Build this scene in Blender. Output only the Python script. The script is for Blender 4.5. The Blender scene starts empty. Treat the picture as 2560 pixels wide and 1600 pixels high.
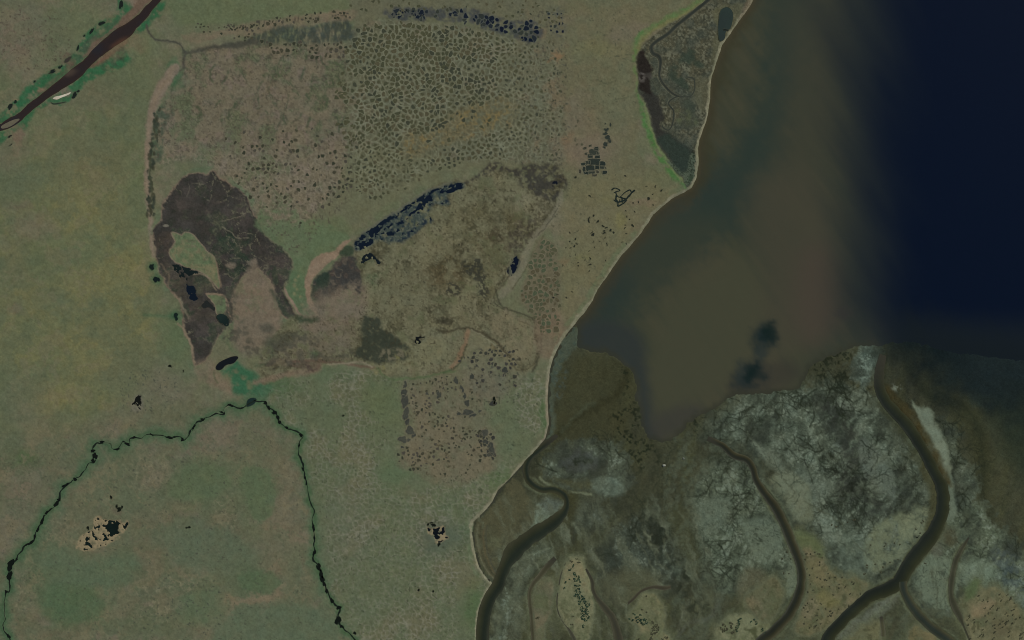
import bpy, math, random
import numpy as np

random.seed(7)
SC = bpy.context.scene
COL = SC.collection

# ------------------------------------------------------------------ camera, sky, sun, exposure
ALT = 5200.0                      # metres above the coast; 1 unit = 1 metre
cam = bpy.data.cameras.new('camera')
cam.sensor_width = 36.0
cam.lens = 36.0 * ALT / 2560.0
cam.clip_start = 10.0
cam.clip_end = 60000.0
cam_ob = bpy.data.objects.new('camera', cam)
cam_ob.location = (0, 0, ALT)
COL.objects.link(cam_ob)
SC.camera = cam_ob

SUN_EL, SUN_AZ = math.radians(48), math.radians(50)       # azimuth from +Y (north) to +X (east)
world = bpy.data.worlds.new('World')
SC.world = world
world.use_nodes = True
wn = world.node_tree
wn.nodes.clear()
w_out = wn.nodes.new('ShaderNodeOutputWorld')
w_bg = wn.nodes.new('ShaderNodeBackground')
w_sky = wn.nodes.new('ShaderNodeTexSky')
w_sky.sky_type = 'NISHITA'
w_sky.sun_disc = False
w_sky.sun_elevation = SUN_EL
w_sky.sun_rotation = SUN_AZ
w_bg.inputs['Strength'].default_value = 0.06
wn.links.new(w_sky.outputs[0], w_bg.inputs['Color'])
wn.links.new(w_bg.outputs[0], w_out.inputs['Surface'])

sun = bpy.data.lights.new('sun', 'SUN')
sun.energy = 3.0
sun.angle = math.radians(0.5)
sun.color = (1.0, 0.95, 0.87)
sun_ob = bpy.data.objects.new('sun', sun)
sun_ob.rotation_euler = (math.pi / 2 - SUN_EL, 0, -SUN_AZ + math.pi)
COL.objects.link(sun_ob)
sun_ob.location = (0, 0, 3000)

SC.view_settings.view_transform = 'Standard'
SC.view_settings.look = 'None'
SC.view_settings.gamma = 1.0
SC.view_settings.use_curve_mapping = False
SC.view_settings.exposure = 0.14
SC.cycles.pixel_filter_type = 'BLACKMAN_HARRIS'
SC.cycles.filter_width = 1.05
KC = np.array([0.945, 0.99, 0.99])    # surface colour per unit of wanted radiance (colour of the daylight)

# ------------------------------------------------------------------ helpers: colour, noise, distance
Z = 3.78                          # my survey sheets: 640 x 400 m tiles measured at 3.78 steps to the metre


def T(ox, oy, pts):
    return [(ox + p[0] / Z, oy + p[1] / Z) for p in pts]


def lin(h):
    h = h.lstrip('#')
    c = np.array([int(h[i:i + 2], 16) / 255.0 for i in (0, 2, 4)])
    c = np.where(c <= 0.04045, c / 12.92, ((c + 0.055) / 1.055) ** 2.4)
    return (c * KC).astype(np.float32)


def smoothstep(a, b, x):
    t = np.clip((x - a) / (b - a), 0, 1)
    return t * t * (3 - 2 * t)


def hash2(ix, iy, seed):
    ix = ix.astype(np.int64) if hasattr(ix, 'astype') else np.int64(ix)
    iy = iy.astype(np.int64) if hasattr(iy, 'astype') else np.int64(iy)
    h = (ix * 374761393 + iy * 668265263 + seed * 974634777) & 0xFFFFFFFF
    h = ((h ^ (h >> 13)) * 1274126177) & 0xFFFFFFFF
    h = ((h ^ (h >> 16)) * 2246822519) & 0xFFFFFFFF
    h = h ^ (h >> 15)
    return ((h & 0xFFFFFF) / float(0x1000000)).astype(np.float32) if hasattr(h, 'astype') else (h & 0xFFFFFF) / float(0x1000000)


def vnoise(x, y, seed):
    ix = np.floor(x)
    iy = np.floor(y)
    fx = (x - ix).astype(np.float32)
    fy = (y - iy).astype(np.float32)
    fx = fx * fx * (3 - 2 * fx)
    fy = fy * fy * (3 - 2 * fy)
    ix = ix.astype(np.int64)
    iy = iy.astype(np.int64)
    a = hash2(ix, iy, seed)
    b = hash2(ix + 1, iy, seed)
    c = hash2(ix, iy + 1, seed)
    d = hash2(ix + 1, iy + 1, seed)
    return (a + (b - a) * fx + (c - a) * fy + (a - b - c + d) * fx * fy) * 2 - 1


def fbm(x, y, scale, seed, octaves=3, sx=1.0, sy=1.0, rot=0.0):
    if rot:
        c, s = math.cos(rot), math.sin(rot)
        x, y = x * c + y * s, -x * s + y * c
    x = x / (scale * sx)
    y = y / (scale * sy)
    r, amp, tot = 0, 1.0, 0
    for o in range(octaves):
        r = r + amp * vnoise(x + 17.3 * o, y - 9.1 * o, seed + 31 * o)
        tot += amp
        amp *= 0.55
        x = x * 2.03
        y = y * 2.03
    return r / tot * 1.35


def ridged(x, y, scale, seed, octaves=2, **k):
    return 1 - np.abs(fbm(x, y, scale, seed, octaves, **k))


def smooth_pts(pts, n=4, closed=False):
    p = [np.array(q, float) for q in pts]
    N = len(p)
    out = []
    for i in range(N if closed else N - 1):
        a = p[(i - 1) % N] if (closed or i > 0) else p[i]
        b, c = p[i], p[(i + 1) % N]
        d = p[(i + 2) % N] if (closed or i + 2 < N) else c
        for k in range(n):
            t = k / n
            out.append(0.5 * ((2 * b) + (c - a) * t + (2 * a - 5 * b + 4 * c - d) * t * t + (3 * b - a - 3 * c + d) * t ** 3))
    if not closed:
        out.append(p[-1])
    return [tuple(q) for q in out]


class Grid:
    """A heightfield sheet over the coast: u runs east, v runs south, in metres from the north-west corner."""

    def __init__(self, us, vs):
        self.us, self.vs = np.array(us, np.float32), np.array(vs, np.float32)
        self.U, self.V = np.meshgrid(self.us, self.vs)
        U, V = self.U, self.V
        self.C = np.zeros(U.shape + (3,), np.float32)
        self.H = np.zeros(U.shape, np.float32)
        wu = 4.0 * fbm(U, V, 22, 501, 3) + 1.6 * fbm(U, V, 6, 503, 2)
        wv = 4.0 * fbm(U, V, 22, 502, 3) + 1.6 * fbm(U, V, 6, 504, 2)
        self.wu, self.wv = wu.astype(np.float32), wv.astype(np.float32)

    def sl(self, x0, y0, x1, y1):
        a, b = np.searchsorted(self.us, [x0, x1])
        c, d = np.searchsorted(self.vs, [y0, y1])
        return (slice(max(c - 1, 0), d + 1), slice(max(a - 1, 0), b + 1))

    def box(self, pts, M):
        xs = [p[0] for p in pts]
        ys = [p[1] for p in pts]
        return self.sl(min(xs) - M, min(ys) - M, max(xs) + M, max(ys) + M)

    def sd(self, poly, M=40, warp=1.0, smooth=3):
        """signed distance to a closed outline (negative inside); (slices, values)"""
        s = self.box(poly, M + 8 * warp)
        if smooth:
            poly = smooth_pts(poly, smooth, True)
        X = self.U[s] + warp * self.wu[s]
        Y = self.V[s] + warp * self.wv[s]
        d2 = np.full(X.shape, 1e12, np.float32)
        inside = np.zeros(X.shape, bool)
        n = len(poly)
        for i in range(n):
            x0, y0 = poly[i]
            x1, y1 = poly[(i + 1) % n]
            ex, ey = x1 - x0, y1 - y0
            L = ex * ex + ey * ey
            if L < 1e-9:
                continue
            px, py = X - x0, Y - y0
            t = np.clip((px * ex + py * ey) / L, 0, 1)
            dx, dy = px - t * ex, py - t * ey
            d2 = np.minimum(d2, dx * dx + dy * dy)
            c = (y0 > Y) != (y1 > Y)
            if abs(ey) > 1e-9:
                inside ^= c & (px < (Y - y0) * (ex / ey))
        d = np.sqrt(d2)
        return s, np.where(inside, -d, d)

    def dl(self, pts, w, M=40, warp=0.5, smooth=3):
        """distance beyond the edge of a band of width w (number or list) round an open line"""
        if not hasattr(w, '__len__'):
            w = [w] * len(pts)
        s = self.box(pts, M + max(w) + 8 * warp)
        q = [(p[0], p[1], ww) for p, ww in zip(pts, w)]
        if smooth:
            q = smooth_pts(q, smooth)
        X = self.U[s] + warp * self.wu[s]
        Y = self.V[s] + warp * self.wv[s]
        best = np.full(X.shape, 1e9, np.float32)
        for i in range(len(q) - 1):
            x0, y0, w0 = q[i]
            x1, y1, w1 = q[i + 1]
            ex, ey = x1 - x0, y1 - y0
            L = ex * ex + ey * ey
            if L < 1e-9:
                continue
            px, py = X - x0, Y - y0
            t = np.clip((px * ex + py * ey) / L, 0, 1)
            dx, dy = px - t * ex, py - t * ey
            best = np.minimum(best, np.sqrt(dx * dx + dy * dy) - (w0 + (w1 - w0) * t) / 2)
        return s, best

    def mix(self, s, m, col):
        c = lin(col) if isinstance(col, str) else col
        m = np.clip(m, 0, 1)[..., None]
        self.C[s] = self.C[s] * (1 - m) + c * m

    def P(self, poly, col, soft=4, a=1.0, warp=1.0, grow=0.0, tex=None, M=None, smooth=3):
        s, d = self.sd(poly, M or (soft * 2 + grow + 6), warp, smooth)
        m = smoothstep(soft, -soft, d - grow) * a
        if tex is not None:
            m = m * (tex[s] if not callable(tex) else tex(self.U[s], self.V[s]))
        self.mix(s, m, col)
        return s, d

    def L(self, pts, w, col, soft=4, a=1.0, warp=0.5, tex=None, smooth=3):
        s, d = self.dl(pts, w, soft * 2 + 6, warp, smooth)
        m = smoothstep(soft, -soft, d) * a
        if tex is not None:
            m = m * (tex[s] if not callable(tex) else tex(self.U[s], self.V[s]))
        self.mix(s, m, col)
        return s, d

    def blob(self, x, y, rx, ry, col, a=1.0, rot=0.0, tex=None, warp=3.0, hard=1.0):
        R = max(rx, ry) * 2.2
        s = self.sl(x - R, y - R, x + R, y + R)
        X = self.U[s] - x + warp * self.wu[s]
        Y = self.V[s] - y + warp * self.wv[s]
        c, q = math.cos(rot), math.sin(rot)
        X, Y = X * c + Y * q, -X * q + Y * c
        r = np.sqrt((X / rx) ** 2 + (Y / ry) ** 2)
        m = smoothstep(1 + 0.8 / hard, 1 - 0.8 / hard, r) * a
        if tex is not None:
            m = m * tex[s]
        self.mix(s, m, col)


def voronoi(X, Y, sp, seed, jit=0.85):
    gx, gy = X / sp, Y / sp
    ix, iy = np.floor(gx).astype(np.int64), np.floor(gy).astype(np.int64)
    f1 = np.full(X.shape, 9.0, np.float32)
    f2 = np.full(X.shape, 9.0, np.float32)
    idv = np.zeros(X.shape, np.float32)
    for dx in (-1, 0, 1):
        for dy in (-1, 0, 1):
            cx, cy = ix + dx, iy + dy
            px = cx + 0.5 + jit * (hash2(cx, cy, seed) - 0.5)
            py = cy + 0.5 + jit * (hash2(cx, cy, seed + 1) - 0.5)
            d = np.hypot(px - gx, py - gy).astype(np.float32)
            near = d < f1
            f2 = np.where(near, f1, np.minimum(f2, d))
            idv = np.where(near, hash2(cx, cy, seed + 2), idv)
            f1 = np.where(near, d, f1)
    return f1, f2, idv


def bend(x, y):
    """the slow drift that stretches and squeezes the ice wedge net"""
    return 7.0 * fbm(x, y, 38, 511, 2), 7.0 * fbm(x, y, 38, 512, 2)


def wpt(u, v, z=0.0):
    return (u - 1280.0, 800.0 - v, z)


# ------------------------------------------------------------------ materials
def material(name, rough=0.95, spec=0.06, grain=0.16, fine=2.6, mid=7.0, bump=0.3, flat=None, ior=1.4):
    m = bpy.data.materials.new(name)
    m.use_nodes = True
    nt = m.node_tree
    nt.nodes.clear()
    N, Lk = nt.nodes.new, nt.links.new
    out = N('ShaderNodeOutputMaterial')
    b = N('ShaderNodeBsdfPrincipled')
    b.inputs['Roughness'].default_value = rough
    b.inputs['IOR'].default_value = ior
    b.inputs['Specular IOR Level'].default_value = spec
    geo = N('ShaderNodeNewGeometry')
    if flat is None:
        src = N('ShaderNodeAttribute')
        src.attribute_name = 'albedo'
        base = src.outputs['Color']
    else:
        src = N('ShaderNodeRGB')
        c = lin(flat)
        src.outputs[0].default_value = (c[0], c[1], c[2], 1)
        base = src.outputs[0]
    n1 = N('ShaderNodeTexNoise')
    n1.inputs['Scale'].default_value = 1.0 / fine
    n1.inputs['Detail'].default_value = 3
    n2 = N('ShaderNodeTexNoise')
    n2.inputs['Scale'].default_value = 1.0 / mid
    n2.inputs['Detail'].default_value = 4
    n2.inputs['Roughness'].default_value = 0.65
    Lk(geo.outputs['Position'], n1.inputs['Vector'])
    Lk(geo.outputs['Position'], n2.inputs['Vector'])
    add = N('ShaderNodeMath')
    add.operation = 'ADD'
    Lk(n1.outputs['Fac'], add.inputs[0])
    Lk(n2.outputs['Fac'], add.inputs[1])
    mr = N('ShaderNodeMapRange')
    mr.inputs['From Min'].default_value = 0.55
    mr.inputs['From Max'].default_value = 1.45
    mr.inputs['To Min'].default_value = 1 - 1.6 * grain
    mr.inputs['To Max'].default_value = 1 + 1.6 * grain
    Lk(add.outputs[0], mr.inputs['Value'])
    mul = N('ShaderNodeVectorMath')
    mul.operation = 'SCALE'
    Lk(base, mul.inputs[0])
    Lk(mr.outputs[0], mul.inputs['Scale'])
    Lk(mul.outputs[0], b.inputs['Base Color'])
    if bump:
        bp = N('ShaderNodeBump')
        bp.inputs['Strength'].default_value = bump
        bp.inputs['Distance'].default_value = 1.0
        Lk(n2.outputs['Fac'], bp.inputs['Height'])
        Lk(bp.outputs['Normal'], b.inputs['Normal'])
    Lk(b.outputs[0], out.inputs['Surface'])
    return m


M_TUNDRA = material('tundra_turf', grain=0.11, bump=0.35)
M_MUD = material('tidal_mud', rough=0.85, spec=0.06, grain=0.19, bump=0.3, mid=6.0)
M_SAND = material('sand', grain=0.13, bump=0.2)
M_PEAT = material('peat', grain=0.16, bump=0.3, mid=5.0)
M_MARSH = material('marsh', grain=0.2, bump=0.35, mid=4.0, fine=2.6)
M_SEA = material('sea_water', rough=0.25, spec=0.16, grain=0.02, bump=0.02, mid=30, ior=1.33)
M_WATER = material('river_water', rough=0.15, spec=0.3, grain=0.06, bump=0.02, mid=9, ior=1.33)
M_SHRUB = material('shrub_leaves', grain=0.25, bump=0.2, mid=2.5)
M_STONE = material('stone', grain=0.12, bump=0.4, mid=1.5, flat='#9a9a92')


# ------------------------------------------------------------------ helpers: objects
def tag(o, label=None, cat=None, group=None, kind=None):
    if label:
        o['label'] = label
    if cat:
        o['category'] = cat
    if group:
        o['group'] = group
    if kind:
        o['kind'] = kind
    return o


def mesh_np(name, co, quads=None, tris=None, cols=None, mat=None, parent=None, smooth=True):
    me = bpy.data.meshes.new(name)
    co = np.asarray(co, np.float32)
    me.vertices.add(len(co))
    me.vertices.foreach_set('co', co.ravel())
    nq = 0 if quads is None else len(quads)
    nt_ = 0 if tris is None else len(tris)
    parts = []
    if nq:
        parts.append(np.asarray(quads, np.int32).ravel())
    if nt_:
        parts.append(np.asarray(tris, np.int32).ravel())
    loops = np.concatenate(parts)
    me.loops.add(len(loops))
    me.loops.foreach_set('vertex_index', loops)
    me.polygons.add(nq + nt_)
    st = np.concatenate([np.arange(nq) * 4, nq * 4 + np.arange(nt_) * 3]).astype(np.int32)
    me.polygons.foreach_set('loop_start', st)
    me.polygons.foreach_set('use_smooth', np.full(nq + nt_, smooth))
    if cols is not None:
        at = me.attributes.new('albedo', 'FLOAT_COLOR', 'POINT')
        c4 = np.ones((len(co), 4), np.float32)
        c4[:, :3] = cols
        at.data.foreach_set('color', c4.ravel())
    me.update(calc_edges=True)
    me.validate()
    o = bpy.data.objects.new(name, me)
    if mat:
        me.materials.append(mat)
    COL.objects.link(o)
    if parent:
        o.parent = parent
    return o


def grid_piece(name, G, facemask, mat, parent=None):
    nv, nu = G.U.shape
    idx = np.arange(nv * nu).reshape(nv, nu)
    a, b, c, d = idx[:-1, :-1][facemask], idx[1:, :-1][facemask], idx[1:, 1:][facemask], idx[:-1, 1:][facemask]
    quads = np.stack([a, b, c, d], 1)
    used = np.unique(quads)
    remap = np.full(nv * nu, -1, np.int32)
    remap[used] = np.arange(len(used))
    co = np.stack([G.U.ravel()[used] - 1280, 800 - G.V.ravel()[used], G.H.ravel()[used]], 1)
    return mesh_np(name, co, quads=remap[quads], cols=G.C.reshape(-1, 3)[used], mat=mat, parent=parent)


def slab(outline, z, col, depth=1.5, cvar=0.0, seed=0):
    """a flat sheet with a skirt: returns verts, tris, colours"""
    n = len(outline)
    cx = sum(p[0] for p in outline) / n
    cy = sum(p[1] for p in outline) / n
    co = [wpt(cx, cy, z)] + [wpt(p[0], p[1], z) for p in outline] + [wpt(p[0], p[1], z - depth) for p in outline]
    tri = []
    for i in range(n):
        j = (i + 1) % n
        tri.append((0, 1 + j, 1 + i))
        tri += [(1 + i, 1 + j, 1 + n + j), (1 + i, 1 + n + j, 1 + n + i)]
    c = lin(col) if isinstance(col, str) else col
    return co, tri, np.tile(c, (len(co), 1))


def area(poly):
    return 0.5 * sum(poly[i][0] * poly[(i + 1) % len(poly)][1] - poly[(i + 1) % len(poly)][0] * poly[i][1] for i in range(len(poly)))


def ccw(poly):                     # in u,v with v south, so that tops face up
    return poly if area(poly) > 0 else poly[::-1]


def poly_sheet(name, outline, z, col, mat=None, parent=None, depth=1.2, smooth=3, rough=1.0, seed=0, col2=None):
    """any simple outline as a filled flat sheet with a skirt (earclipped by bmesh)"""
    import bmesh
    pts = smooth_pts(outline, smooth, True) if smooth else list(outline)
    q = []
    for i, p in enumerate(pts):     # break the edge up a little
        nx = vnoise(np.array([p[0] / 5.0]), np.array([p[1] / 5.0]), 900 + seed)[0]
        ny = vnoise(np.array([p[0] / 5.0]), np.array([p[1] / 5.0]), 950 + seed)[0]
        q.append((p[0] + rough * 1.2 * nx, p[1] + rough * 1.2 * ny))
    q = ccw(q)
    bm = bmesh.new()
    top = [bm.verts.new(wpt(p[0], p[1], z)) for p in q]
    bot = [bm.verts.new(wpt(p[0], p[1], z - depth)) for p in q]
    n = len(q)
    f = bm.faces.new(top[::-1])
    for i in range(n):
        j = (i + 1) % n
        bm.faces.new((top[i], top[j], bot[j], bot[i]))
    bmesh.ops.triangulate(bm, faces=[f])
    bm.normal_update()
    me = bpy.data.meshes.new(name)
    bm.to_mesh(me)
    bm.free()
    at = me.attributes.new('albedo', 'FLOAT_COLOR', 'POINT')
    nvt = len(me.vertices)
    c4 = np.ones((nvt, 4), np.float32)
    c4[:, :3] = lin(col)
    if col2:
        cx = np.zeros(nvt * 3, np.float32)
        me.vertices.foreach_get('co', cx)
        cx = cx.reshape(-1, 3)
        t = (0.5 + 0.7 * fbm(cx[:, 0], cx[:, 1], 30, 77 + seed, 2)).clip(0, 1)[:, None]
        c4[:, :3] = lin(col) * (1 - t) + lin(col2) * t
    at.data.foreach_set('color', c4.ravel())
    o = bpy.data.objects.new(name, me)
    me.materials.append(mat or M_WATER)
    COL.objects.link(o)
    if parent:
        o.parent = parent
    return o


def ribbon(name, pts, widths, z, cols, mat=None, parent=None, n=6, jag=0.12, seed=0, jscale=9.0, fade=0.0, fade_col='#38362a', wander=0.0):
    """a strip of water or sand along a line; cols = colours from the left edge to the right edge"""
    if not hasattr(widths, '__len__'):
        widths = [widths] * len(pts)
    q = smooth_pts([(p[0], p[1], w) for p, w in zip(pts, widths)], n)
    q = np.array(q)
    if wander:
        q[:, 0] += wander * fbm(q[:, 0], q[:, 1], 16, 370 + seed, 2)
        q[:, 1] += wander * fbm(q[:, 0], q[:, 1], 16, 380 + seed, 2)
    d = np.gradient(q[:, :2], axis=0)
    d /= np.maximum(np.linalg.norm(d, axis=1), 1e-6)[:, None]
    nrm = np.stack([-d[:, 1], d[:, 0]], 1)
    k = len(cols)
    cl = np.array([lin(c) for c in cols])
    ja = 1 + jag * fbm(q[:, 0], q[:, 1], jscale, 300 + seed, 2)
    jb = 1 + jag * fbm(q[:, 0], q[:, 1], jscale, 330 + seed, 2)
    co, cc = [], []
    for j in range(k):
        t = j / (k - 1) * 2 - 1
        w = q[:, 2] / 2 * t * np.where(t < 0, ja, jb)
        p = q[:, :2] + nrm * w[:, None]
        co.append(np.stack([p[:, 0] - 1280, 800 - p[:, 1], np.full(len(p), z)], 1))
        var = 1 + 0.12 * fbm(p[:, 0], p[:, 1], 25, 350 + seed, 2)[:, None]
        cj = cl[j][None] * var
        if fade:
            dist = np.concatenate([[0], np.cumsum(np.linalg.norm(np.diff(q[:, :2], axis=0), axis=1))])
            ft = smoothstep(0, fade, dist)[:, None]
            cj = cj * ft + lin(fade_col)[None] * (1 - ft)
        cc.append(cj)
    # skirts
    for e in (0, k - 1):
        s = co[e].copy()
        s[:, 2] -= 1.2
        co.append(s)
        cc.append(cc[e])
    m = len(q)
    co = np.concatenate(co)
    cc = np.concatenate(cc)
    quads = []
    for j in range(k - 1):
        for i in range(m - 1):
            quads.append((j * m + i, (j + 1) * m + i, (j + 1) * m + i + 1, j * m + i + 1)[::-1])
    for i in range(m - 1):
        quads.append((k * m + i, i, i + 1, k * m + i + 1)[::-1])
        quads.append(((k - 1) * m + i, (k + 1) * m + i, (k + 1) * m + i + 1, (k - 1) * m + i + 1)[::-1])
    return mesh_np(name, co, quads=np.array(quads), cols=cc, mat=mat or M_WATER, parent=parent, smooth=False)


def blob_outline(x, y, rx, ry, rot=0.0, n=12, rough=0.25, rng=random):
    out = []
    ph = [rng.uniform(0, 6.28) for _ in range(3)]
    for i in range(n):
        a = 2 * math.pi * i / n
        r = 1 + rough * (0.6 * math.sin(2 * a + ph[0]) + 0.5 * math.sin(3 * a + ph[1]) + 0.4 * math.sin(5 * a + ph[2])) + rng.uniform(-rough, rough) * 0.5
        X, Y = rx * r * math.cos(a), ry * r * math.sin(a)
        out.append((x + X * math.cos(rot) - Y * math.sin(rot), y + X * math.sin(rot) + Y * math.cos(rot)))
    return out

# ------------------------------------------------------------------ survey: outlines in metres from the north-west corner
COAST = ([(2160, -700), (1990, -200)] +
         T(1280, 0, [(2290, 0), (2250, 70), (2180, 160), (2110, 260), (2060, 330), (1990, 430), (1960, 520), (1930, 600), (1895, 720), (1882, 800),
                     (1880, 930), (1862, 1040), (1840, 1150), (1800, 1250), (1775, 1330), (1765, 1420)]) +
         T(1280, 400, [(1772, 10), (1762, 80), (1748, 170), (1705, 262), (1640, 302), (1530, 360), (1430, 440), (1340, 520), (1280, 610), (1215, 700),
                       (1140, 795), (1035, 910), (945, 1035), (890, 1120), (812, 1228), (762, 1335), (692, 1440), (635, 1512)]))
BEACH_S = T(1280, 800, [(630, 0), (540, 112), (480, 195), (430, 283), (392, 370), (366, 470), (350, 600), (342, 720), (345, 850), (352, 980), (322, 1120),
                        (245, 1225), (155, 1318), (65, 1412)]) + \
          T(640, 1200, [(2380, 12), (2290, 100), (2238, 200), (2180, 280), (2110, 345), (2060, 395), (2036, 450), (2052, 540), (2070, 650), (2090, 760),
                        (2112, 820), (2150, 880), (2200, 945), (2240, 985), (2186, 1060), (2142, 1150), (2112, 1230), (2097, 1330), (2090, 1430), (2090, 1512)])
SHORE = COAST[:-1] + BEACH_S + [(1195, 1700), (1150, 2200), (1100, 3000), (1000, 6000)]
LAND = [(-6000, -6000), (2900, -6000), (2500, -2500)] + SHORE + [(-6000, 6000)]

FLAT_EDGE = (T(1280, 800, [(600, 20), (628, 80), (632, 240), (760, 285), (900, 300), (1000, 355), (1070, 410), (1135, 460), (1165, 560), (1190, 700), (1212, 820),
                           (1235, 930), (1262, 1050), (1300, 1115), (1400, 1140), (1500, 1120), (1600, 1045), (1650, 970), (1740, 905), (1830, 860),
                           (1940, 810), (2040, 722), (2110, 690), (2300, 690)]) +
             T(1920, 800, [(0, 690), (120, 655), (280, 635), (330, 560), (380, 470), (430, 395), (560, 340), (690, 285), (800, 240), (1000, 225),
                           (1180, 200), (1340, 190), (1500, 230), (1800, 300), (2100, 340), (2419, 370)]) + [(2700, 930), (3400, 1100), (6000, 1500)])
FLAT = FLAT_EDGE + [(6000, 6000), (1000, 6000), (1100, 3000), (1150, 2200), (1195, 1700)] + BEACH_S[::-1]

RIV_N = [(-900, 760), (-300, 430), (-110, 350)] + T(0, 0, [(0, 1175), (20, 1160), (80, 1120), (150, 1088), (200, 1050), (260, 990), (310, 950), (370, 905), (430, 860), (480, 820),
        (540, 772), (610, 712), (680, 650), (740, 605), (800, 560), (860, 490), (910, 440), (960, 390), (1030, 330), (1100, 275), (1180, 230), (1240, 190),
        (1290, 155), (1330, 115), (1375, 60), (1440, 0)]) + [(420, -60), (520, -260), (700, -700)]
RIV_S = [(-900, 800), (-300, 460), (-110, 375)] + T(0, 0, [(0, 1240), (40, 1232), (80, 1215), (150, 1180), (200, 1140), (250, 1092), (310, 1040), (380, 985), (430, 945), (490, 905),
        (560, 862), (640, 812), (720, 760), (780, 712), (820, 662), (880, 600), (940, 545), (1020, 485), (1110, 425), (1190, 372), (1250, 325), (1285, 275),
        (1340, 225), (1390, 170), (1430, 110), (1480, 50), (1525, 0)]) + [(445, -60), (545, -260), (730, -700)]
ISLET = T(0, 0, [(10, 1205), (30, 1180), (70, 1158), (130, 1132), (186, 1124), (150, 1162), (95, 1196), (35, 1215)])
GREEN_BANK_N = T(0, 0, [(-60, 1180), (0, 1095), (80, 1000), (160, 920), (250, 840), (330, 755), (480, 675), (590, 585), (650, 530), (720, 490), (745, 400), (790, 325), (880, 255),
                        (960, 190), (1060, 150), (1110, 60), (1150, -40), (1440, -40), (1290, 150), (1100, 275), (910, 440), (800, 560), (680, 650), (480, 820), (310, 950), (150, 1090), (0, 1175)])
GREEN_BANK_S = T(0, 0, [(1600, -40), (1540, 70), (1500, 160), (1430, 205), (1365, 285), (1250, 370), (1205, 500), (1240, 560), (1190, 640), (1080, 665), (1000, 690), (920, 735),
                        (820, 790), (760, 850), (690, 930), (620, 985), (540, 985), (460, 985), (370, 1040), (300, 1140), (215, 1250), (120, 1240), (40, 1330), (-60, 1400), (-60, 1260),
                        (80, 1215), (250, 1092), (430, 945), (640, 812), (780, 712), (880, 600), (1110, 425), (1285, 275), (1390, 170), (1525, -20)])

LAKE_W = T(0, 400, [(1540, 405), (1620, 310), (1700, 205), (1780, 150), (1850, 132), (1970, 135), (2000, 118), (2035, 125), (2060, 150), (2130, 200), (2190, 262), (2280, 320), (2345, 395),
                    (2370, 480), (2410, 550)]) + \
    T(640, 400, [(20, 600), (60, 640), (95, 730), (180, 800), (250, 850), (300, 900), (352, 970), (350, 1020), (310, 1080), (285, 1150), (262, 1230), (270, 1295), (310, 1360), (360, 1425),
                 (400, 1490), (470, 1512), (545, 1495), (590, 1490), (600, 1512), (560, 1560), (400, 1545), (300, 1500), (225, 1420), (190, 1320), (170, 1220), (130, 1120), (80, 1060), (10, 1010)]) + \
    T(0, 400, [(2330, 1060), (2260, 1110), (2235, 1190), (2205, 1300), (2190, 1430)]) + \
    T(0, 800, [(2190, 0), (2110, 60), (2060, 150), (2010, 240), (1970, 330), (1900, 400), (1840, 410), (1825, 300), (1800, 225), (1760, 150), (1735, 80)]) + \
    T(0, 400, [(1740, 1480), (1735, 1420), (1700, 1330), (1650, 1280), (1600, 1210), (1560, 1140), (1520, 1050), (1495, 960), (1488, 900), (1482, 830), (1465, 720), (1480, 655), (1522, 580), (1535, 480)])
LAKE_LOBE = T(640, 400, [(960, 930), (900, 905), (835, 890), (850, 800), (900, 760), (930, 800), (950, 870)]) 
LAKE_E = T(640, 400, [(830, 880), (770, 955), (700, 1010), (625, 1060), (560, 1130), (528, 1210), (528, 1300), (560, 1400), (590, 1480), (615, 1440), (640, 1380), (665, 1320), (740, 1310), (830, 1240), (890, 1195),
                      (920, 1260), (1000, 1310), (1045, 1230), (1060, 1150), (1000, 1080), (962, 1000), (955, 930), (900, 900)])
TONGUE = T(640, 400, [(-20, 560), (100, 720), (180, 795), (250, 845), (300, 895), (356, 965), (355, 1020), (312, 1085), (290, 1150), (268, 1230), (280, 1290), (320, 1345), (365, 1420),
                      (410, 1480), (470, 1495), (540, 1480), (580, 1455), (575, 1400), (520, 1330), (500, 1260), (500, 1200), (540, 1110), (610, 1050), (700, 980), (760, 930), (820, 850), (900, 740),
                      (760, 640), (500, 500), (200, 380)])
TONGUE_SAND = T(640, 400, [(910, 745), (830, 765), (770, 820), (720, 860), (620, 890), (540, 935), (500, 1010), (475, 1090), (462, 1190), (470, 1280), (500, 1380), (545, 1450), (582, 1465),
                           (578, 1400), (530, 1330), (512, 1260), (515, 1190), (550, 1110), (600, 1050), (680, 980), (750, 930), (800, 870), (850, 800)])
TONGUE_RIM = T(640, 400, [(268, 1200), (275, 1260), (305, 1320), (350, 1380), (385, 1440), (430, 1490), (500, 1500), (570, 1475), (480, 1480), (420, 1450), (385, 1390), (345, 1330), (310, 1290), (290, 1230)])
ISLE_A = T(0, 400, [(1620, 692), (1660, 690), (1710, 715), (1750, 690), (1800, 692), (1850, 740), (1905, 800), (1960, 865), (2020, 925), (2045, 1010), (2065, 1100), (2070, 1210), (2030, 1170),
                    (1965, 1100), (1900, 1050), (1800, 1030), (1700, 980), (1645, 950), (1600, 880), (1640, 800), (1655, 765)])
ISLE_B = T(0, 400, [(1960, 1272), (2030, 1265), (2100, 1275), (2135, 1330), (2125, 1445), (2060, 1460), (2030, 1370), (1985, 1312)])
BLACK_1 = T(0, 400, [(1610, 985), (1640, 968), (1690, 982), (1740, 1010), (1830, 1042), (1872, 1057), (1830, 1090), (1775, 1110), (1745, 1155), (1690, 1100), (1650, 1050), (1655, 1010)])
BLACK_2 = T(0, 400, [(1748, 1165), (1790, 1178), (1835, 1178), (1842, 1220), (1858, 1270), (1872, 1312), (1838, 1328), (1795, 1312), (1770, 1268), (1762, 1210)])
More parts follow.
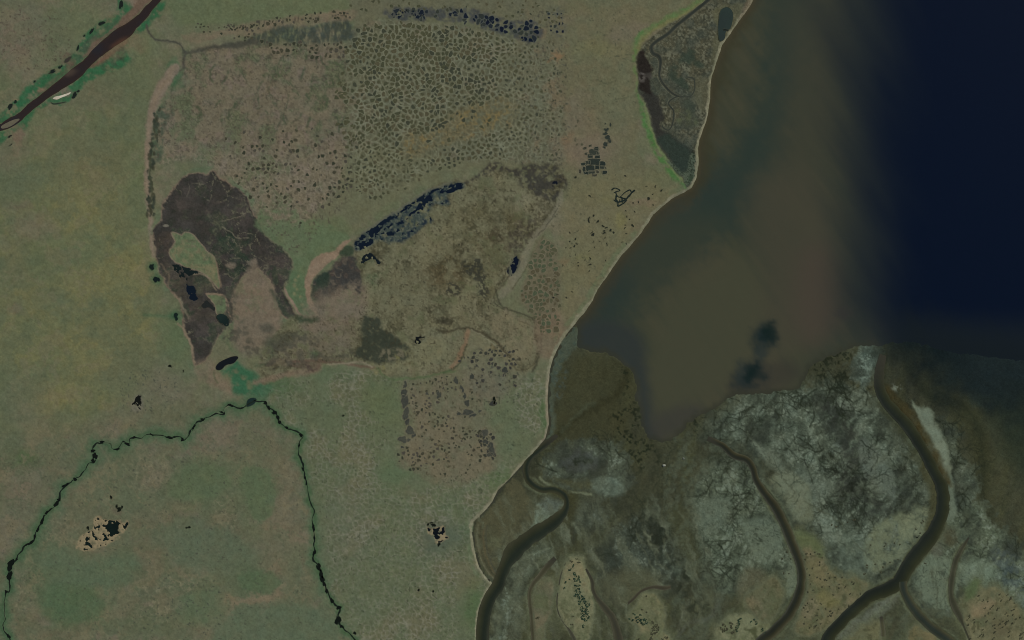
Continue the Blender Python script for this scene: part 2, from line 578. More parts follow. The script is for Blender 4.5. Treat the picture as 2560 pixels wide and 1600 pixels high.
BLACK_3 = T(0, 400, [(1905, 1375), (1930, 1350), (1950, 1325), (1985, 1355), (2030, 1395), (2020, 1420), (1975, 1390), (1930, 1400)])
BLACK_4 = T(0, 400, [(2045, 1480), (2090, 1455), (2140, 1475), (2170, 1520), (2150, 1570), (2110, 1555), (2075, 1530)])
MOUND = T(640, 400, [(-40, 990), (60, 1060), (140, 1150), (175, 1240), (180, 1330), (210, 1430), (250, 1500)]) + [(700, 830), (640, 870), (590, 870), (580, 800), (590, 720), (610, 690)]

BASIN = T(640, 400, [(930, 775), (1000, 695), (1080, 632), (1200, 555), (1320, 480), (1430, 410), (1560, 315), (1640, 270), (1760, 220), (1880, 195), (2000, 185), (2120, 150), (2180, 70), (2260, 45), (2419, 80)]) + \
    T(1280, 400, [(60, 65), (180, 30), (300, 55), (440, 55), (480, 120), (512, 170), (500, 250), (470, 330), (410, 450), (350, 560), (250, 680), (180, 800), (80, 960), (0, 1080)]) + \
    [(1240, 730), (1255, 770), (1330, 800), (1355, 830), (1350, 900), (1300, 930), (1230, 870), (1175, 815), (1170, 870), (1140, 925), (1100, 930), (1030, 945), (960, 935), (935, 915), (905, 905),
     (820, 905), (760, 925), (690, 950), (660, 960), (650, 900), (720, 800), (800, 790), (890, 770), (905, 700), (890, 640)]
NAVY = T(640, 400, [(925, 790), (1000, 700), (1080, 640), (1200, 562), (1320, 490), (1430, 425), (1560, 335), (1640, 295), (1760, 245), (1880, 212), (1965, 215), (1965, 265), (1880, 300), (1800, 340),
                    (1835, 400), (1780, 430), (1680, 400), (1650, 500), (1665, 570), (1560, 645), (1500, 710), (1400, 770), (1280, 790), (1150, 770), (1050, 830), (950, 870)])
TRI_DARK = T(640, 800, [(1010, -40), (1080, -30), (1180, 0), (1200, 80), (1300, 140), (1400, 210), (1450, 280), (1430, 370), (1330, 400), (1170, 410), (1080, 390), (960, 360), (950, 300), (990, 220), (1010, 100)])

MARSH = T(1280, 0, [(1900, -60), (1820, 20), (1700, 95), (1600, 165), (1480, 235), (1400, 295), (1300, 365), (1240, 420), (1200, 480), (1182, 560), (1182, 650), (1192, 760), (1192, 860), (1240, 935),
                    (1270, 1000), (1292, 1100), (1322, 1200), (1362, 1310), (1402, 1390), (1470, 1500)]) + \
    T(1280, 400, [(1530, 90), (1600, 155), (1635, 230), (1655, 262), (1700, 225), (1735, 160), (1752, 80), (1745, 0)]) + \
    T(1280, 0, [(1740, 1400), (1750, 1330), (1790, 1240), (1825, 1150), (1845, 1040), (1862, 930), (1865, 800), (1878, 720), (1905, 600), (1940, 510), (1975, 420), (2045, 320), (2100, 240), (2170, 140), (2245, 60), (2290, -60)])
LAGOON_DARK = T(1280, 0, [(1195, 870), (1245, 935), (1275, 1000), (1295, 1100), (1325, 1200), (1365, 1310), (1405, 1390), (1475, 1500), (1540, 1600), (1600, 1660), (1690, 1620), (1710, 1500), (1690, 1400), (1560, 1330), (1480, 1265),
                            (1400, 1200), (1440, 1120), (1420, 1030), (1380, 930), (1310, 860), (1230, 880)])
NE_POND = T(1280, 0, [(1970, 105), (2010, 72), (2050, 75), (2085, 120), (2082, 200), (2060, 270), (2020, 300), (2010, 360), (1985, 385), (1958, 380), (1948, 290), (1955, 190)])

S1 = T(1280, 1200, [(560, 742), (620, 722), (680, 750), (690, 830), (720, 920), (745, 1000), (752, 1100), (775, 1200), (762, 1290), (735, 1370), (715, 1512), (720, 1620), (620, 1620), (600, 1512), (560, 1440), (500, 1360),
                    (452, 1270), (432, 1180), (442, 1060), (467, 940), (502, 830)])
S2 = T(1280, 1200, [(1095, 1270), (1160, 1200), (1225, 1110), (1300, 1062), (1370, 1090), (1412, 1160), (1432, 1240), (1422, 1320), (1430, 1420), (1500, 1512), (1500, 1620), (1150, 1620), (1165, 1512), (1190, 1400), (1130, 1340)])
S3 = T(1280, 1200, [(1925, 1420), (1965, 1365), (2080, 1300), (2200, 1275), (2320, 1280), (2400, 1330), (2419, 1420), (2350, 1485), (2290, 1540), (2200, 1640), (1900, 1620), (1930, 1512)])
S4 = T(1920, 1200, [(250, 500), (330, 520), (420, 560), (500, 640), (540, 760), (600, 880), (700, 920), (790, 925), (880, 955), (945, 1000), (885, 1090), (800, 1180), (700, 1270), (600, 1360), (480, 1425), (360, 1455), (250, 1445), (260, 1350), (330, 1200),
                    (372, 1080), (392, 950), (360, 800), (320, 660)])
S5 = T(1920, 1200, [(1822, 1190), (1880, 1060), (1960, 960), (2040, 1020), (2130, 1008), (2205, 1050), (2290, 1110), (2360, 1200), (2419, 1290), (2500, 1400), (2500, 1620), (1960, 1620), (1910, 1512), (1862, 1390), (1832, 1280)])
S6 = [(1862, 1500), (1880, 1478), (1905, 1462), (1922, 1446), (1940, 1446), (1955, 1470), (1958, 1495), (1950, 1522), (1935, 1540), (1915, 1555), (1885, 1535)]
S7 = T(1280, 1200, [(220, 1040), (270, 960), (330, 930), (400, 990), (390, 1080), (370, 1160), (360, 1260), (330, 1340), (300, 1430), (290, 1620), (210, 1620), (205, 1500), (200, 1300), (185, 1180), (195, 1100)])
S8 = T(1920, 1200, [(1330, 1512), (1340, 1430), (1400, 1390), (1470, 1400), (1540, 1450), (1600, 1530), (1650, 1620), (1330, 1620)])
S9 = T(1920, 1200, [(740, 1620), (760, 1512), (820, 1450), (920, 1390), (1010, 1340), (1050, 1380), (1060, 1512), (1060, 1620)])

M1 = T(1280, 1200, [(-60, 570), (60, 440), (130, 370), (200, 290), (270, 200), (330, 140), (400, 118), (455, 130), (495, 185), (470, 270), (390, 355), (270, 435), (110, 515), (0, 600), (-60, 640), (-130, 700)])
M2 = [(1356, 1172), (1365, 1150), (1400, 1128), (1440, 1112), (1495, 1106), (1540, 1112), (1565, 1150), (1560, 1232), (1500, 1236), (1472, 1228), (1440, 1218), (1420, 1214), (1380, 1200)]
M2B = T(1280, 1200, [(600, 400), (610, 310), (660, 240), (730, 200), (820, 230), (880, 320), (840, 430), (740, 470), (660, 470)])
M3 = [(1835, 1000), (1860, 985), (1900, 975), (1960, 972), (2040, 965), (2100, 960), (2165, 990), (2200, 1010), (2235, 1090), (2300, 1170), (2335, 1245), (2330, 1310), (2290, 1370), (2235, 1425), (2180, 1462), (2130, 1445), (2085, 1420), (2050, 1370), (2015, 1310),
      (1985, 1240), (1965, 1180), (1930, 1140), (1880, 1120), (1800, 1105), (1768, 1085), (1780, 1050), (1800, 1030)]
M4 = [(1730, 1240), (1760, 1180), (1800, 1150), (1830, 1130), (1870, 1150), (1920, 1210), (1950, 1270), (1970, 1340), (1990, 1420), (1985, 1480), (1965, 1510), (1960, 1460), (1930, 1430), (1890, 1445), (1850, 1470), (1800, 1480), (1770, 1440), (1750, 1390), (1735, 1330)]
M5 = [(2281, 1003), (2300, 1018), (2325, 1020), (2330, 1040), (2350, 1080), (2365, 1110), (2375, 1160), (2378, 1210), (2390, 1270), (2388, 1290), (2370, 1306), (2364, 1290), (2365, 1240), (2352, 1200), (2335, 1150), (2315, 1105), (2300, 1060)]
M6 = [(2372, 1310), (2400, 1270), (2440, 1250), (2480, 1300), (2520, 1350), (2580, 1400), (2700, 1500), (2700, 1600), (2560, 1560), (2510, 1480), (2480, 1470), (2430, 1500), (2400, 1540), (2330, 1520), (2290, 1490), (2290, 1440), (2320, 1390), (2350, 1350)]
M6A = [(2395, 1130), (2420, 1160), (2440, 1210), (2440, 1260), (2400, 1290), (2388, 1240), (2375, 1170), (2350, 1080), (2340, 1050), (2380, 1070)]
M7 = [(1500, 1390), (1530, 1350), (1560, 1320), (1600, 1300), (1640, 1290), (1660, 1320), (1690, 1370), (1710, 1430), (1660, 1470), (1600, 1440), (1560, 1470), (1520, 1490), (1490, 1450)]
M8 = T(1280, 1200, [(-160, 900), (0, 780), (120, 690), (260, 630), (380, 640), (300, 740), (220, 820), (150, 930), (120, 1050), (90, 1200), (60, 1400), (20, 1512), (-100, 1620), (-200, 1620), (-170, 1300)])
M9 = [(2140, 900), (2150, 880), (2175, 860), (2182, 890), (2180, 920), (2170, 945), (2150, 950)]

CH_A = T(1280, 800, [(430, 1090), (330, 1165), (250, 1225), (160, 1310), (128, 1400), (140, 1490)]) + \
    T(1280, 1200, [(165, 20), (225, 70), (295, 95), (370, 90), (440, 107), (492, 145), (516, 200), (508, 265), (470, 325), (390, 400), (290, 465), (170, 545), (70, 625), (0, 695)]) + \
    T(640, 1200, [(2380, 760), (2330, 870), (2290, 980), (2225, 1090), (2180, 1190), (2155, 1290), (2140, 1400), (2135, 1512)]) + [(1200, 1680)]
CH_AW = [6, 9, 10, 10, 9, 9, 10, 10, 10, 10, 10, 10, 9, 11, 16, 20, 22, 24, 25, 26, 22, 18, 20, 20, 20, 20, 20, 20, 21]
CH_AW = [w * (1.35 if k < 13 else 1.6) for k, w in enumerate(CH_AW)]
CH_B = T(1280, 800, [(1850, 1118), (1990, 1185), (2090, 1275), (2215, 1320), (2275, 1400), (2310, 1512)]) + \
    T(1920, 1200, [(-60, 80), (20, 190), (90, 290), (140, 390), (185, 490), (225, 590), (265, 690), (300, 790), (318, 890), (315, 990), (290, 1090), (245, 1190), (195, 1280), (110, 1370), (30, 1450), (-60, 1520)]) + [(1880, 1640)]
CH_BW = [10, 12, 14, 14, 13, 13, 14, 16, 18, 18, 18, 18, 18, 18, 17, 17, 19, 20, 20, 20, 21, 22, 24]
CH_BW = [w * 1.20 for w in CH_BW]
CH_C = T(1920, 800, [(1090, 330), (1060, 450), (1050, 580), (1070, 690), (1130, 790), (1220, 890), (1320, 1000), (1400, 1120), (1480, 1250), (1555, 1400), (1610, 1512)]) + \
    T(1920, 1200, [(1640, 60), (1655, 160), (1652, 250), (1632, 350), (1592, 450), (1530, 550), (1450, 650), (1375, 740), (1315, 830), (1265, 920), (1200, 995), (1100, 1045), (980, 1090), (880, 1165), (780, 1255), (690, 1345), (610, 1430), (560, 1512)]) + [(2050, 1660)]
CH_CW = [14, 20, 22, 22, 22, 24, 24, 24, 24, 24, 24, 26, 28, 29, 29, 30, 31, 32, 31, 30, 29, 30, 30, 27, 24, 24, 24, 26, 28, 30]
CH_CW = [w * 1.15 for w in CH_CW]
CH_D = T(1920, 1200, [(1275, 960), (1288, 1050), (1335, 1150), (1400, 1245), (1480, 1330), (1560, 1405), (1650, 1470), (1730, 1530)]) + [(2420, 1640)]
CH_DW = [18, 15, 17, 18, 18, 18, 18, 18, 18]
CH_DW = [w * 1.20 for w in CH_DW]
CH_E = T(1920, 1200, [(1900, 545), (1850, 620), (1785, 740), (1750, 860), (1732, 980), (1730, 1080), (1760, 1190), (1810, 1290), (1850, 1380), (1905, 1512)]) + [(2440, 1640)]
CH_EW = [3, 9, 11, 12, 12, 11, 16, 13, 5, 5, 5]
CH_F = T(1280, 1200, [(410, 740), (340, 810), (260, 910), (200, 985), (168, 1060), (168, 1150), (182, 1270), (190, 1400), (198, 1512)]) + [(1335, 1660)]
CH_FW = [12, 14, 13, 10, 9, 9, 8, 8, 8, 9]
CH_G = T(1280, 1200, [(505, 790), (462, 900), (440, 1030), (425, 1140), (435, 1240), (470, 1320), (525, 1390), (560, 1450), (600, 1540)]) + [(1450, 1660)]
CH_GW = [2.5, 3, 3.5, 3.5, 3, 3.5, 6, 8, 10, 10]
CH_H = T(1280, 1200, [(700, 840), (755, 950), (768, 1040), (805, 1120), (880, 1210), (940, 1290), (980, 1390), (1010, 1512)]) + [(1555, 1660)]
CH_HW = [4, 8, 9, 10, 16, 18, 20, 22, 22]
CH_I = T(1280, 1200, [(1060, 1190), (1140, 1130), (1220, 1050), (1330, 1012), (1440, 1020), (1500, 1010)])
CH_IW = [7, 7, 7, 8, 11, 8]
CH_J = T(1920, 1200, [(1070, 1290), (1080, 1370), (1090, 1450), (1080, 1540)]) + [(2200, 1650)]
CH_JW = [8, 11, 12, 12, 12]

LC1 = T(1280, 0, [(1890, -30), (1800, 45), (1700, 125), (1620, 190), (1550, 245), (1480, 315), (1420, 355), (1360, 395), (1318, 440), (1330, 500), (1385, 530), (1405, 580), (1398, 650), (1395, 720), (1425, 785),
                    (1480, 850), (1530, 890), (1570, 907)])
LC1W = [9, 9, 9, 9, 9, 9, 9, 8.5, 8.5, 9, 9.5, 8, 6, 5.5, 5.5, 5, 4.5, 4]
LC2 = T(1280, 0, [(1570, 907), (1500, 945), (1482, 985), (1525, 1045), (1528, 1110), (1510, 1190), (1480, 1228), (1440, 1215), (1415, 1185)])
LC3 = T(1280, 0, [(1570, 907), (1640, 915), (1690, 905), (1722, 860), (1728, 800), (1715, 740), (1660, 730)])

CRK1 = T(0, 800, [(2419, 760), (2360, 790), (2290, 840), (2230, 830), (2190, 805), (2140, 820), (2115, 850), (2112, 890), (2050, 880), (1990, 900), (1920, 940), (1862, 965), (1830, 1010), (1790, 1060), (1772, 1110), (1735, 1135), (1700, 1103),
                  (1655, 1105), (1600, 1110), (1530, 1085), (1430, 1085), (1390, 1085), (1340, 1110), (1270, 1108), (1230, 1130), (1220, 1180), (1165, 1152), (1140, 1190), (1110, 1220), (1058, 1215), (1040, 1175), (970, 1155), (910, 1172),
                  (880, 1222), (910, 1285), (885, 1345), (826, 1355), (808, 1410), (780, 1460), (722, 1500)]) + \
    T(0, 1200, [(620, 48), (580, 100), (560, 185), (520, 245), (450, 300), (412, 355), (395, 410), (360, 465), (332, 530), (322, 580), (240, 620), (190, 690), (160, 745), (100, 800), (90, 860), (92, 920), (96, 1000), (86, 1060), (58, 1060),
                (52, 1120), (42, 1230), (50, 1300), (30, 1370), (48, 1430), (85, 1480), (100, 1540)]) + [(30, 1650)]
POOLS1 = [
    (576, 1013, 7, 2.6, 0.3), (556, 1031, 6, 2, .3), (507, 1049, 4.5, 3.5, -.3), (485, 1068, 6, 2.2, -1.0), (456, 1099, 4.5, 3, -.7), (424, 1094, 7, 3, 0.1), (437, 1092, 5, 2, -.3), (379, 1086, 4, 1.6, 0.6), (336, 1093, 4, 2, 0), (319, 1110, 5.5, 3.4, 0.5),
    (294, 1123, 5, 2.4, 0), (255, 1105, 6.5, 2.8, 0.1), (233, 1127, 4.5, 4, 0), (238, 1140, 5, 8, -.2), (233, 1152, 5, 4, .6), (188, 1198, 4.5, 3.5, 0), (165, 1212, 8, 3, -.45), (148, 1249, 5, 3, 0), (142, 1258, 4, 8, .4), (120, 1279, 9, 3, -.7),
    (107, 1300, 3.5, 9, .2), (95, 1323, 3, 6, .3), (87, 1342, 3, 5, .1), (78, 1356, 8, 3.3, -.5), (42, 1398, 3, 2.5, 0), (27, 1412, 8, 12, .5), (24, 1441, 6, 11, 0), (15, 1479, 2.5, 4, 0), (22, 1590, 3, 6, -.4), (66, 1362, 5, 2.2, -.4)]
CRK2 = T(640, 800, [(-30, 750), (20, 768), (80, 777), (120, 825), (180, 870), (208, 910), (222, 965), (280, 1015), (340, 1030), (412, 1072), (440, 1100), (410, 1170), (405, 1260), (430, 1330), (450, 1410), (466, 1490)]) + \
    T(640, 1200, [(476, 30), (500, 130), (510, 200), (545, 270), (536, 380), (546, 460), (552, 540), (550, 600), (552, 690), (538, 740), (580, 800), (612, 870), (618, 940), (650, 985), (670, 1050), (710, 1130), (755, 1185), (790, 1205), (782, 1290), (790, 1350), (830, 1410), (885, 1455), (960, 1530)]) + [(920, 1640)]
POOLS2 = [(664, 1007, 5, 3, .5), (672, 1019, 3, 5, -.5), (687, 1031, 7, 3.5, .3), (695, 1044, 3, 6, -.3), (699, 1055, 3, 5, -.4), (717, 1069, 5, 2.4, .4), (753, 1088, 4, 4.5, .4), (748, 1113, 2, 5, 0), (757, 1172, 2, 5, -.2), (763, 1194, 2.2, 4, -.3), (766, 1209, 2, 4, 0),
          (784, 1318, 3, 9, -.1), (786, 1344, 2.4, 5, 0), (786, 1382, 3.5, 7, .2), (797, 1418, 5, 8, -.5), (803, 1434, 4.5, 8, -.2), (806, 1448, 4.5, 7, -.4), (811, 1460, 3, 7, -.4), (817, 1477, 3, 7, -.3), (830, 1501, 3.5, 7, -.5), (847, 1519, 5, 4.5, 0), (845, 1550, 6, 10, .1), (855, 1566, 4, 4, 0), (887, 1582, 3.5, 3.5, 0)]

CRK0 = T(0, 0, [(1390, 235), (1400, 280), (1420, 320), (1460, 365), (1530, 385), (1600, 392), (1670, 398), (1715, 440), (1745, 500)])
CRK0_E = T(0, 0, [(1745, 500), (1820, 485), (1920, 468), (2050, 448), (2200, 430), (2419, 395)])
CRK0_S = T(0, 0, [(1755, 500), (1745, 560), (1735, 640), (1718, 700), (1670, 760), (1600, 800), (1550, 860), (1530, 950), (1490, 1040), (1460, 1150), (1450, 1300), (1440, 1512)])
STRIP = T(0, 0, [(1650, 650), (1560, 790), (1480, 920), (1440, 1040), (1415, 1180), (1400, 1330), (1390, 1512)]) + T(0, 400, [(1388, 150), (1392, 260), (1405, 380), (1418, 480), (1425, 580), (1432, 700), (1445, 800), (1462, 900)])
STRIP_W = [24, 30, 26, 21, 17, 15, 13, 13, 13, 12, 11, 10, 10, 10, 8]


# ------------------------------------------------------------------ the ground sheet (tundra, lake beds, beach, marsh, tidal flat in one seamless heightfield)
def axis(lo, hi, step):
    out = [10, 25, 50, 90, 150, 240, 400, 700, 1200, 2000, 3300, 5200]
    a = [lo - o for o in out[::-1]]
    b = [hi + o for o in out]
    return np.concatenate([a, np.arange(lo, hi + 0.01, step), b])


G = Grid(axis(-30, 2590, 2.2), axis(-30, 1630, 2.2))
U, V = G.U, G.V
HUGE = (slice(None), slice(None))
n200 = fbm(U, V, 210, 11, 3)
n90 = fbm(U, V, 90, 12, 3)
n40 = fbm(U, V, 42, 13, 3)
n16 = fbm(U, V, 16, 14, 3)
n7 = fbm(U, V, 7, 15, 2)
nst = fbm(U + 2 * G.wu, V + 2 * G.wv, 60, 16, 4, sx=1.7, sy=0.75, rot=-0.35)

s_l, d_land = G.sd(LAND, 99999, 0.25, 0)
s_f, d_flat = G.sd(FLAT, 99999, 1.2, 0)

n11 = fbm(U + 1.5 * G.wu, V + 1.5 * G.wv, 11, 19, 3, sx=0.75, sy=1.3, rot=0.5)
# --- tundra: base turf
G.C[:] = lin('#5f614a')
G.mix(HUGE, smoothstep(-0.4, 0.6, n90 + 0.5 * n16), '#6a6450')
G.mix(HUGE, smoothstep(0.1, 0.9, n40 - 0.4 * n200) * 0.6, '#556149')
# west plain: greens, ochres and tan in long streaks
wp = [(-400, 60), (120, 280), (250, 170), (340, 130), (372, 230), (360, 420), (372, 560), (385, 660), (395, 760), (400, 900), (340, 960), (200, 1080), (60, 1180), (-400, 1300)]
G.P(wp, '#5a6148', 25)
G.P(wp, '#6b6846', 25, tex=smoothstep(-0.35, 0.85, 0.7 * nst + 0.4 * n90 + 0.25 * n16 + 0.0004 * (V - 450)) * 0.85)
G.P(wp, '#56624a', 25, tex=smoothstep(0.25, 0.8, n200 - 0.3 * nst) * 0.7)
G.P([(140, 420), (260, 420), (340, 520), (380, 650), (386, 900), (330, 960), (220, 1060), (80, 1060), (60, 900), (100, 700)], '#706a47', 45, a=0.6, tex=smoothstep(-1.3, 0.6, nst + 0.4 * n16))
for x, y, rx, ry, c, a in [(60, 60, 60, 70, '#6a6050', .7), (20, 110, 40, 50, '#6c5f50', .6), (100, 330, 110, 60, '#61624a', .6), (20, 385, 45, 45, '#6e6050', .7), (90, 570, 45, 25, '#705f51', .7),
                           (40, 515, 30, 12, '#6b5c4d', .6), (45, 620, 25, 90, '#6b6047', .5), (110, 640, 70, 80, '#566149', .6), (215, 60, 60, 50, '#586349', .6), (180, 120, 80, 60, '#5d624a', .5),
                           (40, 770, 20, 14, '#73604f', .6), (330, 240, 45, 80, '#5c6249', .7), (250, 235, 60, 35, '#675f4a', .6), (350, 480, 26, 110, '#5a6548', .6), (260, 460, 90, 60, '#676548', .5),
                           (230, 400, 80, 50, '#666047', .5), (40, 460, 40, 50, '#596049', .5), (500, 50, 90, 50, '#5b624a', .8), (330, 100, 30, 26, '#6b6048', .5), (360, 130, 40, 40, '#5d6449', .6)]:
    G.blob(x, y, rx, ry, c, a)
# north strip above the pond chain
G.P([(300, -300), (880, -300), (905, -20), (885, 20), (860, 27), (800, 32), (730, 40), (640, 52), (560, 58), (470, 60), (420, 20)], '#596349', 8, a=0.85, tex=0.85 + 0.3 * n16)
# pink-tan polygon field in the middle-west
pf = [(470, 130), (560, 115), (700, 110), (860, 120), (872, 200), (880, 330), (890, 420), (860, 520), (800, 590), (740, 640), (690, 600), (620, 520), (560, 440), (470, 400), (400, 410), (385, 330), (410, 250), (440, 190)]
G.P(pf, '#6b6250', 14, a=0.95)
G.P(pf, '#5c6049', 14, a=0.85, tex=smoothstep(-0.25, 0.5, n40 + 0.6 * n16))
G.P(pf, '#73655a', 10, a=0.5, tex=smoothstep(0.2, 0.7, n16 - 0.5 * n40))
G.P(pf, '#564f42', 10, a=0.55, tex=smoothstep(0.2, 0.75, n7 + 0.4 * n16))
G.P([(392, 260), (440, 200), (470, 240), (500, 330), (540, 400), (500, 430), (400, 420), (392, 330)], '#59604a', 14, a=0.7, tex=smoothstep(-0.5, 0.5, n40 + 0.4 * n7))
s = G.sl(370, 90, 900, 660)
f1, f2, idv = voronoi(U[s] + 1.2 * G.wu[s], V[s] + 1.2 * G.wv[s], 12.5, 181, 0.95)
tmp = np.full(U.shape, 50.0, np.float32)
s2, dd = G.sd(pf, 40, 1)
tmp[s2] = dd
pfm = smoothstep(8, -10, tmp)[s]
G.mix(s, pfm * smoothstep(0.22, 0.03, f2 - f1) * smoothstep(-0.5, 0.4, n40[s] + 0.6 * n16[s]) * 0.75 * smoothstep(430, 300, V[s]), '#454b3a')
G.mix(s, pfm * smoothstep(0.22, 0.03, f2 - f1) * 0.65 * smoothstep(300, 430, V[s]), '#7b715f')
G.mix(s, pfm * smoothstep(0.25, 0.6, f2 - f1) * smoothstep(0.45, 0.8, idv) * 0.4, '#554f40')
# small drainage threads running south through it
for x0 in (470, 530, 560, 612, 640, 672, 700, 730, 755, 780, 815, 850):
    y0, y1 = (140, 330) if x0 > 600 else (160, 300)
    pts = [(x0 + 12 * math.sin(k * 1.3 + x0) + k * 3, y0 + k * (y1 - y0) / 8.0) for k in range(9)]
    G.L(pts, 2.5 + 1.4 * (x0 % 3), '#414a38', 2.4, a=0.85, warp=1.0, tex=smoothstep(-0.5, 0.3, n16))
G.L(T(640, 0, [(690, 590), (780, 610), (830, 660), (860, 720), (880, 790), (930, 850)]), 3, '#414b38', 3, a=0.9, warp=1.0)
G.L(T(640, 0, [(660, 700), (670, 800), (650, 900), (670, 960), (650, 1030)]), 3, '#48523e', 3, a=0.8, warp=1.0)

# the olive polygon field: pale rims, darker hollows
of = [(868, 100), (905, 62), (960, 50), (1100, 58), (1230, 75), (1330, 110), (1412, 120), (1414, 300), (1405, 420), (1330, 420), (1240, 400), (1120, 410), (1060, 440), (990, 470), (930, 500), (890, 470), (872, 400), (868, 260)]
G.P(of, '#5f5f4b', 6, warp=0.4)
G.P([(840, -300), (1440, -300), (1415, 0), (1412, 130), (1330, 110), (1230, 60), (1100, 50), (960, 45), (900, 65), (880, 30)], '#5f5d49', 8, a=0.9)
G.P(of, '#665c4b', 8, a=0.6, tex=smoothstep(0.1, 0.7, n40 + 0.4 * n7))
G.P([(880, 380), (1000, 370), (1080, 390), (1180, 400), (1240, 400), (1300, 410), (1180, 420), (1050, 470), (930, 540), (880, 590), (800, 610), (760, 640), (760, 560), (840, 480)], '#62614a', 12, a=0.85)
G.P([(760, 640), (800, 560), (850, 540), (880, 580), (830, 610), (790, 640)], '#5a6248', 10, a=0.8)
# ochre lichen streak
for pp in ([(995, 365), (1010, 340), (1070, 330), (1140, 290), (1190, 260), (1260, 250), (1275, 285), (1200, 330), (1110, 350), (1040, 385)],
           [(1150, 300), (1180, 270), (1250, 265), (1250, 300), (1190, 325)]):
    G.P(pp, '#6d6245', 14, a=0.75, tex=smoothstep(-0.5, 0.4, n16 + 0.5 * n7))
OCHRE = [(1000, 385), (1010, 340), (1070, 328), (1140, 288), (1190, 258), (1275, 245), (1290, 295), (1200, 335), (1110, 365), (1040, 395)]
G.P([(1180, 290), (1250, 262), (1260, 285), (1190, 320)], '#78623a', 10, a=0.6, tex=smoothstep(0.0, 0.6, n16 + 0.5 * n7))
G.P([(1000, 375), (1030, 345), (1100, 335), (1080, 360), (1020, 390)], '#77653f', 10, a=0.5, tex=smoothstep(0.0, 0.6, n16 + 0.5 * n7))
# polygon net over it
s = G.sl(700, 20, 1420, 640)
PSP, PSEED = 11.8, 71
bu, bv = bend(U[s], V[s])
f1, f2, idv = voronoi(U[s] + 0.5 * G.wu[s] + bu, V[s] + 0.5 * G.wv[s] + bv, PSP, PSEED, 1.0)
edge = smoothstep(0.16, 0.02, f2 - f1)
_, dof = G.sd(of, 30, 0.4)
tmp = np.full(U.shape, 50.0, np.float32)
s2, dd = G.sd(of, 40, 0.4)
tmp[s2] = dd
ofm = smoothstep(22, -22, tmp + 26 * n40)
edge = smoothstep(0.2, 0.03, f2 - f1)
G.mix(s, edge * 0.8 * ofm[s] * smoothstep(-1.1, 0.3, n16[s] + n40[s]), '#74745f')
G.H[s] += 0.35 * edge * ofm[s]
G.P(OCHRE, '#655e45', 12, a=0.75, warp=2, tex=smoothstep(-0.8, 0.3, n16))
G.P(OCHRE, '#79653c', 10, a=0.45, warp=2, tex=smoothstep(0.1, 0.6, n11 + 0.5 * n7))
G.mix(s, smoothstep(0.15, 0.5, f2 - f1) * 0.5 * ofm[s], '#4e4d3b')
NET_MASK = ofm

# east coastal plain
ep = [(1415, -200), (1900, -200), (1820, 10), (1620, 150), (1590, 260), (1600, 400), (1700, 470), (1640, 540), (1500, 700), (1430, 830), (1395, 880), (1395, 700), (1410, 600), (1415, 480), (1412, 300)]
G.P(ep, '#635f48', 14, warp=2.5)
G.P(ep, '#6b6250', 14, tex=smoothstep(-0.1, 0.7, n90 + 0.4 * nst) * 0.7)
G.P(ep, '#60624b', 7, tex=smoothstep(0.0, 0.7, -n90 + 0.4 * n16) * 0.6)
G.P([(1410, 480), (1560, 440), (1690, 470), (1620, 540), (1500, 690), (1430, 800), (1400, 760), (1410, 600)], '#696449', 20, a=0.55)
G.P([(1290, 60), (1400, 40), (1422, 200), (1412, 400), (1340, 420), (1320, 300)], '#625e4a', 26, a=0.6, warp=3.5, tex=smoothstep(-0.6, 0.5, n16 + 0.4 * n40))
G.P([(1300, 60), (1420, 40), (1415, 420), (1330, 420)], '#705f49', 20, a=0.4, warp=3.0, tex=smoothstep(0.3, 0.8, n40 + 0.4 * n16))
for x, y, rx, ry, c, a in [(1390, 140, 10, 12, '#7d6247', .7), (1500, 120, 60, 20, '#6a6648', .6), (1470, 300, 45, 25, '#6c5f4c', .5), (1530, 300, 40, 60, '#62624c', .5), (1460, 375, 60, 40, '#6d604f', .7),
                           (1550, 550, 14, 18, '#6f6a42', .6), (1520, 500, 22, 14, '#6c6745', .5), (1455, 640, 20, 10, '#6b6945', .4), (1660, 440, 50, 24, '#5f6146', .5), (1420, 350, 14, 20, '#735d47', .5),
                           (1600, 510, 40, 10, '#70614d', .6), (1410, 655, 14, 12, '#6f6149', .6), (1480, 560, 60, 60, '#68634b', .6)]:
    G.blob(x, y, rx, ry, c, a)
# little gullies running to the marsh
for g in (T(1280, 0, [(1040, 540), (1100, 560), (1135, 585), (1185, 585)]), T(1280, 0, [(960, 945), (1040, 930), (1105, 912)]), T(1280, 0, [(800, 740), (840, 775), (900, 790), (960, 770)]),
          T(1280, 400, [(830, 1070), (880, 1110)]), T(1280, 400, [(740, 1160), (800, 1195)]), T(1280, 400, [(960, 888), (1015, 890)]), T(1280, 0, [(1070, 510), (1130, 520)]), T(1280, 0, [(1200, 310), (1250, 320)])):
    G.L(g, 1.6, '#3d4434', 2, a=0.8, warp=1.0)

